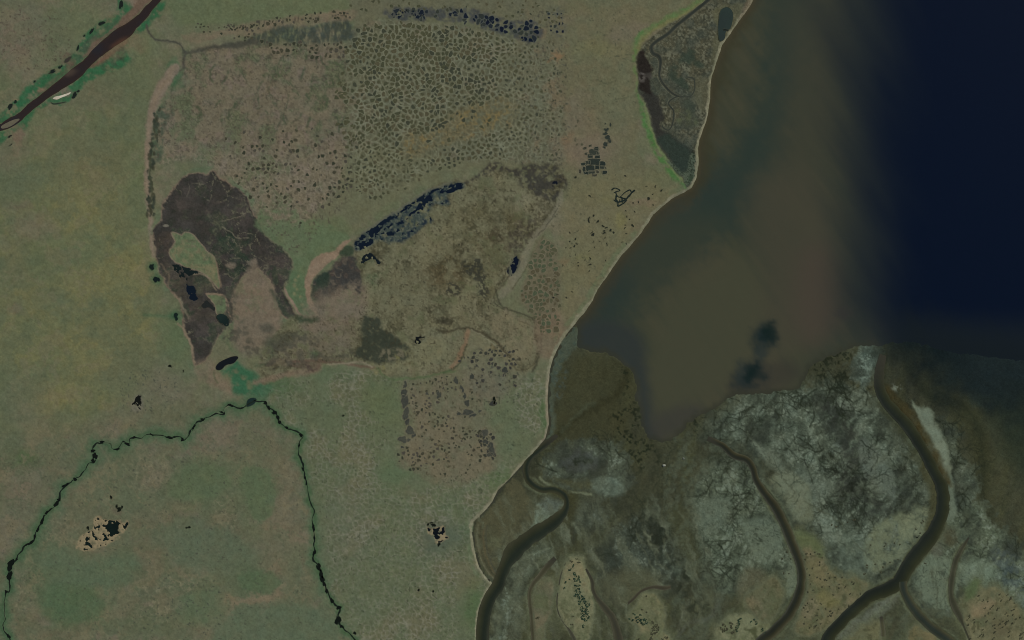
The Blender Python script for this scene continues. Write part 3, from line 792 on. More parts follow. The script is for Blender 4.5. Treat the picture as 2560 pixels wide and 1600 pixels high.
# --- south tundra
sp = [(-400, 1120), (100, 1100), (230, 1060), (360, 1020), (480, 1000), (560, 1020), (620, 1000), (700, 1040), (745, 1100), (770, 1250), (790, 1400), (850, 1540), (950, 1700), (-400, 1900)]
G.P(sp, '#625e49', 25)
G.P(sp, '#585e49', 25, tex=smoothstep(-0.25, 0.45, n90 + 0.5 * n40) * 0.85)
G.P(sp, '#6f6352', 25, tex=smoothstep(0.25, 0.8, n40 - 0.6 * n90) * 0.7)
for x, y, rx, ry, c, a in [(500, 1215, 95, 55, '#535f47', .95), (470, 1180, 50, 30, '#565f48', .8), (640, 1230, 50, 70, '#535f48', .9), (560, 1480, 85, 70, '#57604a', .7), (650, 1440, 55, 46, '#4e5d45', .9),
                           (180, 1500, 85, 60, '#4b5c43', .8), (120, 1420, 60, 60, '#505d46', .8), (260, 1440, 90, 45, '#556049', .8), (60, 1145, 28, 22, '#44583d', .8), (360, 1250, 60, 40, '#57614c', .7), (380, 1560, 60, 40, '#525e47', .7),
                           (690, 1390, 40, 120, '#6c624e', .8), (720, 1250, 30, 80, '#6b624f', .7), (660, 1490, 40, 12, '#6f6450', .7), (600, 1500, 70, 10, '#726650', .7), (530, 1540, 30, 40, '#706450', .7),
                           (380, 1190, 50, 30, '#6d6351', .7), (60, 1250, 70, 60, '#686150', .6), (20, 1330, 40, 60, '#696250', .6), (440, 1350, 30, 20, '#6e6451', .6), (330, 1150, 60, 30, '#5b614b', .6),
                           (430, 1100, 90, 30, '#6a6150', .7), (560, 1080, 70, 40, '#6b6252', .7), (340, 930, 90, 50, '#61614a', .6), (420, 960, 60, 50, '#666150', .6), (450, 880, 40, 60, '#56624a', .7), (440, 830, 40, 60, '#4f5f45', .7),
                           (60, 1010, 60, 60, '#615f4b', .6), (120, 1080, 70, 40, '#67604b', .6), (780, 1580, 90, 40, '#575f49', .7)]:
    G.blob(x, y, rx, ry, c, a)
OVALS = (([(420, 1215), (450, 1175), (510, 1158), (560, 1170), (580, 1200), (560, 1235), (500, 1250), (430, 1245)], '#555f45', 10), ([(605, 1180), (650, 1170), (680, 1190), (690, 1240), (680, 1290), (640, 1300), (610, 1250)], '#545f45', 8),
                  ([(600, 1430), (660, 1425), (697, 1445), (698, 1465), (670, 1482), (620, 1485), (600, 1465)], '#505d43', 6), ([(100, 1480), (180, 1440), (240, 1470), (250, 1530), (180, 1560), (110, 1540)], '#4d5c42', 16),
                  ([(90, 1380), (150, 1370), (230, 1400), (330, 1380), (340, 1440), (220, 1470), (110, 1440)], '#556049', 20), ([(540, 1560), (600, 1520), (760, 1510), (840, 1560), (820, 1640), (540, 1640)], '#56604a', 14),
                  ([(440, 1500), (520, 1470), (560, 1500), (540, 1560), (460, 1560)], '#556047', 16), ([(390, 1330), (480, 1300), (600, 1340), (640, 1400), (560, 1430), (440, 1410)], '#565f4a', 22))
crisp = fbm(U + 3 * G.wu, V + 3 * G.wv, 75, 841, 5)
crisp2 = fbm(U + 2 * G.wu, V + 2 * G.wv, 34, 842, 4)
for pp in (sp, wp, [(0, -20), (300, -20), (240, 120), (60, 230), (0, 260)]):
    G.P(pp, '#5a5f49', 16, tex=smoothstep(0.05, 0.16, crisp) * 0.45)
    G.P(pp, '#6c654e', 16, tex=smoothstep(0.12, 0.2, -crisp2) * smoothstep(-.2, .3, -crisp) * 0.4)
    G.P(pp, '#525a44', 16, tex=smoothstep(0.3, 0.4, crisp2) * 0.3)
LINES = ridged(U + 3 * G.wu, V + 3 * G.wv, 46, 831, 3)
for pp, c, a in ((sp, '#70684f', .5), (wp, '#6d6750', .35)):
    G.P(pp, c, 20, tex=smoothstep(0.86, 0.97, LINES) * smoothstep(-0.3, 0.5, n90) * a)
    G.P(pp, '#4a5440', 20, tex=smoothstep(0.88, 0.98, ridged(U + 3 * G.wu, V + 3 * G.wv, 30, 832, 2)) * smoothstep(-0.2, 0.5, -n90) * a)
f1, f2, idv = voronoi(U[G.sl(0, 1000, 800, 1640)] + 1.6 * G.wu[G.sl(0, 1000, 800, 1640)], V[G.sl(0, 1000, 800, 1640)] + 1.6 * G.wv[G.sl(0, 1000, 800, 1640)], 15, 833, 1.0)
s = G.sl(0, 1000, 800, 1640)
tmp = np.full(U.shape, 50.0, np.float32)
for x, y, rx, ry in ((400, 1500, 110, 70), (150, 1320, 60, 50), (380, 1180, 80, 60), (60, 1480, 40, 80), (560, 1280, 40, 60), (480, 1450, 60, 40)):
    k_ = smoothstep(1.2, 0.5, np.sqrt(((U[s] - x) / rx) ** 2 + ((V[s] - y) / ry) ** 2) + 0.5 * n16[s])
    G.mix(s, k_ * smoothstep(0.2, 0.03, f2 - f1) * smoothstep(-.6, .3, n7[s] + n16[s]) * 0.6, '#777159')
    G.mix(s, k_ * smoothstep(0.3, 0.6, f2 - f1) * smoothstep(.3, .8, idv) * 0.4, '#4a4f3d')
G.L([(530, 1600), (570, 1540), (600, 1500), (690, 1488), (700, 1462)], 12, '#736752', 7, a=0.7, warp=2)
G.L([(395, 1340), (420, 1380), (440, 1420), (470, 1450)], 8, '#6d6450', 8, a=0.6, warp=2)
# green meadow and netted ground east of the middle creek
sm = [(640, 1000), (700, 960), (760, 950), (900, 925), (1010, 950), (1080, 945), (1010, 960), (1005, 1100), (990, 1140), (1010, 1180), (1010, 1240), (1150, 1180), (1220, 1180), (1260, 1060), (1200, 1080), (1200, 980), (1320, 900), (1370, 1000), (1340, 1100),
      (1180, 1310), (1190, 1400), (1220, 1470), (1190, 1700), (940, 1700), (850, 1540), (800, 1420), (780, 1250), (750, 1090)]
G.P(sm, '#59614a', 14)
G.P(sm, '#646049', 14, tex=smoothstep(-0.2, 0.6, n90 + 0.5 * n40) * 0.8)
for x, y, rx, ry, c, a in [(950, 1000, 60, 55, '#566046', .9), (800, 1040, 70, 35, '#55604a', .8), (700, 960, 40, 35, '#465b42', .9), (985, 1185, 45, 32, '#52624a', .95), (1050, 1210, 40, 20, '#56614a', .7), (820, 930, 90, 20, '#51604a', .8),
                           (1200, 1060, 14, 30, '#4f6049', .8), (1250, 1200, 26, 22, '#4c5f43', .8), (1170, 1330, 22, 24, '#4d5d45', .8), (1190, 1520, 26, 60, '#465c40', .8), (800, 1360, 26, 140, '#56614a', .8), (1100, 1345, 50, 40, '#4d584b', .8),
                           (1280, 1000, 50, 90, '#57614b', .6), (1360, 1040, 10, 60, '#455a3e', .9), (700, 1010, 40, 30, '#5a614c', .6), (1120, 1270, 60, 20, '#525f48', .7), (1230, 1130, 30, 30, '#56614b', .7), (860, 1330, 60, 90, '#5e6150', .4)]:
    G.blob(x, y, rx, ry, c, a)
s = G.sl(640, 900, 1400, 1640)
f1, f2, idv = voronoi(U[s] + 1.1 * G.wu[s], V[s] + 1.1 * G.wv[s], 13.0, 81, 0.98)
tmp[:] = 50
s2, dd = G.sd(sm, 40, 1)
tmp[s2] = dd
smm = smoothstep(10, -10, tmp)[s]
netm = smoothstep(-0.35, 0.35, n90[s] + 0.3 * n40[s] + 0.55 * smoothstep(1100, 1220, V[s]) + 0.25) * smm
for x, y, rx, ry in [(950, 1000, 55, 50), (800, 1040, 65, 35), (985, 1185, 42, 32), (790, 1360, 26, 140), (1170, 1500, 30, 90), (1100, 1345, 45, 35)]:
    netm = netm * smoothstep(0.7, 1.3, np.sqrt(((U[s] - x) / rx) ** 2 + ((V[s] - y) / ry) ** 2))
edge = smoothstep(0.24, 0.04, f2 - f1) * smoothstep(-0.9, 0.1, n16[s] + 0.5 * n7[s])
G.mix(s, edge * netm * (0.45 + 0.4 * smoothstep(-0.4, 0.5, n90[s] + 0.5 * n40[s])), '#747260')
G.H[s] += 0.3 * edge * netm
G.mix(s, smoothstep(0.25, 0.6, f2 - f1) * netm * 0.4 * smoothstep(0.1, 0.6, idv), '#4f5540')
# tan polygon ground
tg = [(1010, 960), (1080, 945), (1130, 935), (1190, 920), (1240, 950), (1270, 960), (1240, 1010), (1205, 1000), (1230, 1100), (1240, 1170), (1190, 1190), (1150, 1215), (1020, 1170), (1005, 1130), (1030, 1070), (1015, 1010)]
G.P(tg, '#68614d', 20, warp=3)
G.P(tg, '#605f4a', 14, warp=2, tex=smoothstep(-0.3, 0.6, n40 + 0.5 * n16) * 0.8)
G.P([(1170, 880), (1290, 870), (1330, 930), (1270, 980), (1200, 1000), (1160, 940)], '#5d5c4c', 14, a=0.7, tex=0.7 + 0.5 * n16)

# the plains' greens are dull: lichen and dead sedge among the living
dull = np.maximum(G.C[..., 1] - G.C[..., 0], 0)
G.C[..., 0] += 0.22 * dull
G.C[..., 2] -= 0.10 * dull
for pp, c, sf in OVALS:
    G.P(pp, c, sf, a=0.85, warp=2.0, tex=0.9 + 0.2 * n16)
# --- green river banks
gt = smoothstep(-0.8, 0.1, n16 + 0.5 * n7)
G.P(GREEN_BANK_N, '#35583c', 5, tex=gt * 0.95)
G.P(GREEN_BANK_S, '#35593c', 5, tex=gt * 0.95)
G.P(GREEN_BANK_N, '#2f5a3b', 4, tex=smoothstep(0.1, 0.6, n16 - 0.3 * n7) * 0.8)
G.P(GREEN_BANK_S, '#2f5a3b', 4, tex=smoothstep(0.1, 0.6, n16 - 0.3 * n7) * 0.8)
G.P(T(0, 0, [(690, 560), (800, 400), (930, 300), (1100, 200), (1180, 120), (1120, 200), (960, 330), (850, 450), (780, 560)]), '#454b3d', 6, a=0.75, tex=smoothstep(-0.6, 0.4, n16 + .4 * n7))
G.P(T(0, 0, [(960, 560), (1060, 500), (1170, 420), (1200, 480), (1150, 600), (1040, 660), (960, 650)]), '#3d4a38', 6, a=0.7, tex=smoothstep(-0.3, 0.5, n7 + .4 * n16))
G.P(T(0, 0, [(1100, 480), (1180, 430), (1175, 500), (1140, 600), (1100, 600)]), '#29372b', 4, a=0.8, tex=smoothstep(-0.3, 0.4, n7))
# mud and gravel bars beside the river
BAR_N = T(0, 0, [(1300, -30), (1450, -30), (1330, 120), (1190, 230), (1080, 290), (1000, 345), (930, 420), (850, 500), (790, 540), (850, 440), (930, 370), (1040, 290), (1140, 200), (1220, 110)])
BAR_S = T(0, 0, [(1250, 320), (1190, 370), (1100, 425), (1000, 500), (920, 570), (850, 640), (880, 640), (960, 590), (1060, 530), (1130, 460), (1210, 400)])
BAR_M = T(0, 0, [(500, 830), (540, 760), (610, 700), (690, 640), (760, 600), (640, 620), (560, 700), (420, 800), (340, 860), (360, 900)])
G.P(BAR_N, '#655345', 4, a=0.95)
G.P(BAR_S, '#67503f', 4, a=0.95)
G.P(BAR_M, '#54503e', 5, a=0.6)
for x, y, rx, ry, c, a in [(100, 219, 8, 7, '#75604d', .9), (36, 242, 9, 6, '#7a6650', .8), (243, 118, 12, 26, '#66584a', .6), (330, 105, 26, 20, '#6a614a', .8), (290, 128, 26, 16, '#675f49', .6), (170, 150, 14, 10, '#5b4e40', .9), (160, 228, 26, 8, '#6b6153', .9),
                           (275, 45, 12, 10, '#6f5f4b', .5), (45, 335, 16, 22, '#6e5c4c', .8), (330, 4, 18, 8, '#786b5c', .8)]:
    G.blob(x, y, rx, ry, c, a, rot=0)

# --- dark band and comb of the northern pond shore
G.P(T(640, 0, [(-700, 330), (-400, 300), (-100, 230), (0, 205), (200, 185), (350, 160), (600, 128), (900, 95), (960, 110), (900, 190), (600, 230), (400, 260), (200, 280), (0, 330), (-300, 340), (-560, 420)]), '#6f6350', 5, a=0.9, tex=0.8 + 0.4 * n16)
G.P(T(640, 0, [(-400, 440), (-150, 380), (0, 330), (200, 255), (360, 250), (560, 240), (760, 200), (850, 185), (910, 215), (920, 300), (900, 380), (700, 400), (420, 410), (200, 410), (0, 430), (-200, 440)]), '#3a3f37', 7, a=0.85, tex=smoothstep(-0.9, 0.2, fbm(U, V, 9, 61, 3, sx=0.6, sy=1.7, rot=0.15) + 0.3 * n16))
G.P(T(640, 0, [(200, 250), (600, 235), (880, 200), (900, 380), (600, 400), (250, 390)]), '#3f4640', 6, a=0.5, tex=smoothstep(0, 0.5, n7))
s = G.sl(560, 40, 900, 130)
comb = smoothstep(0.15, 0.75, vnoise((U[s] + 0.12 * V[s]) / 4.2, V[s] / 30.0, 66) + 0.3 * n7[s])
cm = smoothstep(0, 8, V[s] - (58 - (U[s] - 560) * 0.105)) * smoothstep(20, 8, V[s] - (58 - (U[s] - 560) * 0.105))
G.mix(s, comb * cm * 0.85 * smoothstep(560, 600, U[s]) * smoothstep(880, 860, U[s]), '#3c3b32')
G.L(CRK0, 5, '#4c4a3f', 4, a=0.85, warp=1)
G.L(CRK0, 2.5, '#3e3d35', 2, a=0.9, warp=.6)
G.L(CRK0_E, [8, 8, 9, 10, 14, 18], '#454339', 4, a=0.9, warp=1)
G.L(CRK0_S, [10, 8, 10, 14, 18, 20, 18, 14, 12, 12, 14, 14], '#47573f', 6, a=0.75, warp=1.5, tex=smoothstep(-0.7, 0.2, n16 + 0.4 * n7))
G.L(CRK0_S[:3], 7, '#45413a', 4, a=0.9, warp=1)
G.blob(432, 176, 14, 22, '#2f573b', .8, warp=2)
G.blob(440, 205, 26, 16, '#3c5a40', .7, warp=2)
G.P(T(0, 0, [(1480, 1040), (1560, 1000), (1640, 1080), (1560, 1200), (1540, 1400), (1540, 1512), (1440, 1512), (1450, 1250)]), '#3f4a3b', 7, a=0.75, tex=smoothstep(-0.5, 0.3, n16 + 0.6 * n7))
G.L(STRIP, STRIP_W, '#77695a', 5, a=0.95, warp=1)
G.L([(p[0] - 2, p[1]) for p in STRIP], [w * 0.5 for w in STRIP_W], '#7b6c58', 4, a=0.5, warp=1)
for k in range(70):                 # wet hollows along the strip's east side
    t = random.random()
    y = 270 + t * 270
    x = 388 - 16 * smoothstep(270, 420, np.float32(y)) + random.uniform(-4, 14)
    G.blob(x, y, random.uniform(2, 5), random.uniform(3, 9), random.choice(['#2f352b', '#353a30', '#3a3a2c']), .85, warp=1, hard=2)
G.L([(374, 400), (376, 440), (380, 480)], 5, '#3e4232', 2, a=0.9)
G.L([(376, 512), (377, 532)], 7, '#3a3a2c', 2, a=0.95)

# --- western brown lake bed
lk = smoothstep(-0.9, 0.3, n40 + 0.4 * n16)
G.P(LAKE_W, '#56634a', 3, a=0.6, grow=16, tex=smoothstep(-0.4, 0.5, n40 + 0.3 * n16))
G.P(LAKE_W, '#736353', 1.5, a=0.85, grow=3.5)
G.P(LAKE_W, '#393631', 2.2, warp=1.7)
G.P(LAKE_W, '#433f3a', 4, tex=smoothstep(-0.3, 0.6, n40 - 0.5 * n16 + 0.3 * n7) * 0.8)
G.P(LAKE_W, '#332f2a', 4, tex=smoothstep(0.1, 0.6, n16 + 0.6 * n7) * 0.6)
G.P([(470, 480), (520, 470), (560, 540), (590, 600), (600, 660), (540, 640), (520, 570), (470, 540)], '#34362e', 14, a=0.8, tex=smoothstep(-0.5, 0.5, n16 + n40))
G.P([(540, 595), (600, 585), (640, 600), (635, 660), (600, 690), (560, 680), (535, 640)], '#2b372b', 8, a=0.85, tex=smoothstep(-0.5, 0.3, n16 + 0.5 * n40))
G.P(T(0, 400, [(1510, 700), (1620, 690), (1650, 780), (1600, 880), (1540, 900), (1490, 840)]), '#4a4036', 6, a=0.7)
G.P(T(0, 400, [(1540, 960), (1640, 1000), (1750, 1160), (1770, 1300), (1700, 1320), (1600, 1200), (1560, 1100)]), '#4d463a', 6, a=0.8, tex=0.7 + 0.4 * n16)
G.P(T(0, 400, [(1850, 1090), (1960, 1100), (2040, 1200), (1960, 1250), (1880, 1270), (1840, 1180)]), '#504d3c', 6, a=0.85, tex=0.75 + 0.4 * n16)
G.P(T(0, 400, [(1700, 1330), (1880, 1330), (2020, 1430), (2060, 1512), (1760, 1512)]), '#494238', 8, a=0.7, tex=0.7 + 0.5 * n16)
G.P(LAKE_W, '#4c443e', 8, tex=smoothstep(0.1, 0.6, crisp2) * 0.6, grow=-3)
G.P(LAKE_W, '#2c2b27', 8, tex=smoothstep(0.15, 0.5, -crisp) * 0.55, grow=-3)
G.P(LAKE_W, '#4a4a3c', 6, tex=smoothstep(0.2, 0.7, n16 + 0.7 * n40 + 0.3 * n7) * 0.5, grow=-6)
G.P(LAKE_W, '#2b2f27', 6, tex=smoothstep(0.3, 0.8, n16 - 0.5 * n40 + 0.5 * n7) * 0.5, grow=-4)
G.P(LAKE_W, '#3f3935', 6, grow=3, tex=smoothstep(0.1, 0.6, n7) * 0.5)
s = G.sl(380, 420, 760, 920)
tmp[:] = 50
s2, dd = G.sd(LAKE_W, 40, 1)
tmp[s2] = dd
lakein = smoothstep(0, -3, tmp)
f1, f2, idv = voronoi(U[s] + 2.0 * G.wu[s], V[s] + 2.0 * G.wv[s], 38, 91, 0.95)
thr = smoothstep(0.05, 0.012, f2 - f1) * smoothstep(-0.15, 0.35, n90[s] + 0.25 * n16[s] + 0.35 * smoothstep(520, 590, U[s]) - 0.1)
G.mix(s, thr * lakein[s] * 0.75, '#686350')
f1, f2, idv = voronoi(U[s] + 2.5 * G.wu[s], V[s] + 2.5 * G.wv[s], 17, 92, 1.0)
thr = smoothstep(0.12, 0.02, f2 - f1) * smoothstep(0.0, 0.6, n40[s] + 0.5 * n16[s] + 0.5 * smoothstep(560, 660, U[s]) + 0.3 * smoothstep(560, 640, V[s]) - 0.2)
G.mix(s, thr * lakein[s] * 0.6, '#5d5948')
G.mix(s, lakein[s] * smoothstep(0.1, 0.6, n16[s] + 0.6 * n7[s] + 0.5 * n40[s] - 0.2) * smoothstep(500, 600, V[s]) * 0.5, '#2f3a2d')
G.L(T(0, 400, [(2085, 580), (2150, 575), (2220, 545), (2330, 500)]), 1.4, '#736b5a', 1.4, a=0.8, warp=1)
G.L(T(0, 400, [(2090, 640), (2200, 700), (2290, 740), (2350, 745)]), 1.6, '#77705c', 1.4, a=0.8, warp=1)
G.L(T(0, 400, [(1900, 500), (1960, 520), (2010, 590), (2060, 640), (2020, 700), (2000, 780)]), 6, '#5b5a46', 5, a=0.7, warp=2.5, tex=smoothstep(-0.6, 0.3, n7))
G.L(T(0, 400, [(1760, 350), (1790, 280), (1780, 230)]), 1.2, '#625b4d', 1.2, a=0.7)
G.L(T(0, 400, [(1810, 230), (1860, 222), (1920, 230)]), 1.2, '#6b6453', 1.2, a=0.7)
G.blob(415, 565, 7, 3.5, '#6e6759', .95, warp=.6, hard=2.5)
G.P(T(0, 400, [(2120, 985), (2200, 970), (2210, 1020), (2150, 1020)]), '#6c6153', 4, a=0.9)
G.P(T(0, 400, [(2340, 960), (2419, 930), (2419, 1000), (2360, 990)]), '#6c6153', 4, a=0.9)
G.P(MOUND, '#6d6050', 10, a=0.95, warp=1.5)
G.P(MOUND, '#62604b', 8, tex=smoothstep(0.1, 0.7, n40 + 0.5 * n7) * 0.7)
G.P(MOUND, '#776858', 8, tex=smoothstep(0.2, 0.7, n16 - 0.3 * n40) * 0.6)
for isl in (ISLE_A, ISLE_B):
    G.P(isl, '#7a6c59', 1.5, a=0.9, grow=2.0, warp=0.6)
    G.P(isl, '#5c664a', 2, warp=0.6, grow=-1)
    G.P(isl, '#70694f', 4, tex=smoothstep(-0.5, 0.5, n16 + 0.5 * n7) * 0.85, warp=0.6, grow=-2)
    G.P(isl, '#5f5c49', 6, tex=smoothstep(0.1, 0.5, crisp2 + 0.4 * n7) * 0.7, warp=0.6, grow=-2)
    G.P(isl, '#4a5a40', 4, tex=smoothstep(0.3, 0.8, n7 - 0.4 * n16) * 0.7, warp=0.6, grow=-2)
G.P(ISLE_B, '#5a6549', 4, warp=0.6, grow=-2, a=0.7)
G.L(T(0, 400, [(1830, 1080), (1890, 1070), (1950, 1100), (2000, 1160), (2040, 1230)]), 3, '#7d6f5c', 2, a=0.85)
G.L(T(0, 400, [(2040, 960), (2070, 1080), (2090, 1200)]), 3, '#6c5e4d', 2, a=0.85)
G.L(T(0, 400, [(1950, 1270), (2100, 1275), (2150, 1340), (2160, 1440), (2190, 1512)]), 3.4, '#7f6b59', 2, a=0.85)
G.L(T(0, 400, [(1520, 980), (1600, 1090), (1590, 1200), (1690, 1310), (1720, 1400), (1740, 1440)]), 3, '#736552', 3, a=0.6, warp=1)
G.L(T(0, 800, [(1680, 40), (1740, 90), (1770, 170), (1810, 250), (1825, 330), (1835, 400)]), 4.5, '#7b6c58', 3, a=0.8, warp=.6)
G.L(T(0, 400, [(1700, 1300), (1730, 1390), (1760, 1430), (1790, 1500)]), 3.5, '#706a57', 3, a=0.7, warp=1)
# shore south of the lake
G.P(T(0, 800, [(1840, 400), (1990, 350), (2070, 330), (2040, 450), (2100, 520), (2180, 580), (2190, 690), (2100, 650), (1980, 600), (1870, 570), (1850, 480)]), '#6e614f', 7, a=0.9, tex=0.75 + 0.4 * n16)
G.P(T(0, 800, [(2030, 200), (2090, 180), (2200, 300), (2240, 340), (2150, 370), (2050, 400), (1990, 330)]), '#62604a', 8, a=0.85)
G.L(T(0, 800, [(2190, 20), (2180, 120), (2150, 210), (2200, 300)]), 7, '#4c583f', 6, a=0.7, warp=2)
G.P(T(0, 800, [(2280, -20), (2500, -40), (2560, 160), (2470, 330), (2300, 340), (2240, 250), (2240, 120)]), '#6a6050', 12, a=0.85, tex=0.75 + 0.4 * n16)
G.P(T(0, 800, [(2090, 475), (2180, 430), (2250, 385), (2290, 440), (2400, 500), (2480, 560), (2470, 680), (2419, 745), (2360, 740), (2290, 705), (2200, 680), (2190, 590), (2140, 520)]), '#30593f', 8, a=0.92, tex=smoothstep(-1.1, 0.0, n16))
G.P(T(0, 800, [(2400, 500), (2600, 640), (2500, 740), (2419, 745)]), '#3d5b42', 12, a=0.8)
G.L(T(0, 800, [(2020, 480), (2030, 540), (2060, 590)]), 3, '#4b5038', 3, a=0.8)

# --- the green tongue and its sand
G.P(TONGUE, '#586448', 6, a=0.8, tex=smoothstep(0.9, 0.0, (U + 0 * V - 900) / 100.0) * smoothstep(-0.9, 0.2, n16 + 0.02 * (V - 560)))
G.P(T(640, 400, [(330, 1050), (470, 1100), (470, 1300), (520, 1440), (480, 1490), (420, 1440), (370, 1380), (300, 1250), (300, 1150)]), '#506045', 7, a=0.8)
for x, y in [(738, 700), (742, 722), (735, 735), (745, 690), (757, 762), (735, 712), (752, 740), (762, 775)]:
    G.blob(x, y, 4, 4, '#727052', .8, warp=1)
G.P(TONGUE_RIM, '#7d6c5b', 2, warp=0.6)
G.P(TONGUE_SAND, '#7d6b58', 2.5, warp=0.8)
G.P(TONGUE_SAND, '#86705c', 5, grow=-3, tex=smoothstep(-0.2, 0.6, n16) * 0.6)
G.P(LAKE_E, '#3a3834', 6, warp=2.2)
G.P(LAKE_E, '#4a4139', 4, warp=1.5, tex=smoothstep(-0.1, 0.5, n16 + 0.4 * n40) * 0.8)
G.P(LAKE_E, '#685d4e', 5, warp=1.5, tex=smoothstep(0.25, 0.6, ridged(U, V, 16, 95) - 0.55 + 0.2 * n40) * 0.8, grow=-2)
G.P(T(640, 400, [(560, 1130), (640, 1040), (700, 1080), (690, 1180), (600, 1230), (530, 1280), (535, 1200)]), '#27362c', 6, a=0.85, tex=smoothstep(-0.7, 0.2, n16))
G.P(T(640, 400, [(530, 1300), (600, 1350), (640, 1400), (600, 1500), (560, 1400)]), '#2f3b30', 5, a=0.8)
G.P(T(640, 400, [(780, 870), (870, 800), (940, 850), (900, 900), (830, 890)]), '#2c3a2d', 4, a=0.85)
G.L(T(640, 400, [(150, 1250), (200, 1330), (240, 1410), (310, 1470), (400, 1510), (500, 1525), (580, 1500)]), 10, '#2f3a2e', 6, a=0.7, warp=1)

# --- central marsh basin
G.P(BASIN, '#605e48', 5)
G.P(BASIN, '#67624b', 5, tex=smoothstep(-0.1, 0.55, n90 + 0.5 * n40) * 0.9)
G.P(BASIN, '#4a4533', 5, tex=smoothstep(0.15, 0.75, -n40 + 0.4 * n16 - 0.3 * n200) * 0.85)
G.P(BASIN, '#3f3b2c', 5, tex=smoothstep(0.25, 0.7, n7 - 0.5 * n40) * 0.55)
for x, y, rx, ry, c, a in [(1070, 610, 30, 35, '#6b664e', .9), (1000, 690, 60, 40, '#66634c', .8), (960, 770, 60, 35, '#68634d', .8), (1120, 660, 40, 50, '#534c36', .8), (1180, 560, 40, 50, '#57523b', .8), (1240, 600, 30, 50, '#4a4231', .8),
                           (1140, 690, 50, 26, '#4d4531', .7), (1280, 560, 24, 40, '#4f4934', .7), (1210, 700, 30, 50, '#555138', .6), (1050, 700, 60, 20, '#564d38', .7), (1300, 500, 24, 26, '#6f6b56', .8), (1355, 520, 22, 40, '#6a6551', .7),
                           (1105, 810, 70, 20, '#68634b', .8), (1000, 820, 60, 20, '#625f48', .8), (930, 700, 16, 22, '#46543a', .8), (915, 660, 20, 14, '#4c573f', .6), (820, 800, 60, 60, '#6b6150', .7), (1230, 790, 40, 20, '#6b654e', .9),
                           (1300, 860, 40, 34, '#716a52', .9), (1090, 860, 40, 30, '#646450', .9), (985, 905, 40, 18, '#7a6f48', .9), (950, 915, 20, 14, '#6f6b46', .8), (1050, 920, 50, 12, '#746b54', .9), (1210, 850, 40, 30, '#62604a', .8),
                           (1230, 870, 18, 7, '#75603f', .6)]:
    G.blob(x, y, rx, ry, c, a)
n3b = fbm(U, V, 4.2, 149, 2)
G.P(BASIN, '#716c55', 5, tex=smoothstep(0.15, 0.7, n3b + 0.5 * n16) * 0.6)
G.P(BASIN, '#3b3829', 5, tex=smoothstep(0.2, 0.7, -n3b + 0.5 * n16 - 0.5 * n40) * 0.55)
G.P(BASIN, '#6a674f', 5, tex=smoothstep(0.0, 0.5, fbm(U + 2 * G.wu, V + 2 * G.wv, 28, 151, 4)) * 0.6)
G.P(BASIN, '#3f3c2b', 5, tex=smoothstep(0.2, 0.6, fbm(U + 2 * G.wu, V + 2 * G.wv, 20, 152, 4)) * 0.5)
G.P(BASIN, '#4d5339', 5, tex=smoothstep(0.3, 0.8, n40 - 0.5 * n16 + 0.3 * n3b) * 0.4)
for pp, c, sf, a in (([(1020, 850), (1180, 825), (1260, 865), (1350, 860), (1345, 935), (1200, 925), (1100, 930), (960, 935), (930, 900)], '#6a664f', 14, .75), ([(820, 740), (900, 700), (920, 760), (890, 800), (820, 830), (760, 830), (760, 780)], '#6c6152', 12, .85),
                     ([(700, 860), (800, 830), (880, 810), (890, 860), (820, 890), (720, 900)], '#655c4d', 12, .7), ([(960, 700), (1040, 680), (1100, 720), (1040, 770), (960, 790), (930, 750)], '#66634c', 18, .7), ([(1060, 580), (1120, 560), (1110, 640), (1060, 660), (1030, 620)], '#6c6850', 16, .7),
                     ([(1230, 780), (1300, 790), (1330, 830), (1320, 900), (1270, 900), (1240, 860)], '#6e664f', 10, .8), ([(1000, 860), (1080, 850), (1120, 860), (1110, 910), (1020, 930), (960, 930)], '#6d6a50', 12, .7)):
    G.P(pp, c, sf, a=a, tex=smoothstep(-1.0, 0.3, n16 + 0.5 * n3b))
# speckled dark corner in the north-east of the basin
G.P([(1300, 420), (1340, 410), (1390, 415), (1408, 440), (1415, 465), (1405, 490), (1370, 500), (1330, 480), (1300, 460)], '#383631', 8, a=0.85, tex=smoothstep(-0.5, 0.3, n16 + 0.5 * n7))
G.L(T(640, 400, [(1960, 220), (2060, 185), (2120, 150), (2180, 90), (2240, 60), (2330, 80), (2419, 110), (2520, 110), (2600, 90)]), [6, 8, 12, 18, 20, 18, 18, 20, 24], '#38352f', 5, a=0.9, warp=1, tex=smoothstep(-0.6, 0.3, n7))
G.P([(1285, 560), (1330, 540), (1345, 570), (1320, 610), (1285, 640), (1270, 620)], '#3e3830', 8, a=0.6, tex=smoothstep(-0.4, 0.3, n7))
# dotted dark bogs
for poly in (T(640, 400, [(1960, 960), (2100, 920), (2150, 1000), (2160, 1080), (2200, 1130), (2210, 1250), (2180, 1300), (2100, 1300), (2100, 1160), (2010, 1100), (1970, 1050)]),
             T(640, 400, [(1780, 1180), (1860, 1160), (1940, 1200), (1930, 1280), (1850, 1270), (1790, 1250)])):
    G.P(poly, '#35342b', 5, a=0.9, tex=smoothstep(-0.25, 0.1, n7 + 0.6 * vnoise(U / 3.1, V / 3.1, 40)))
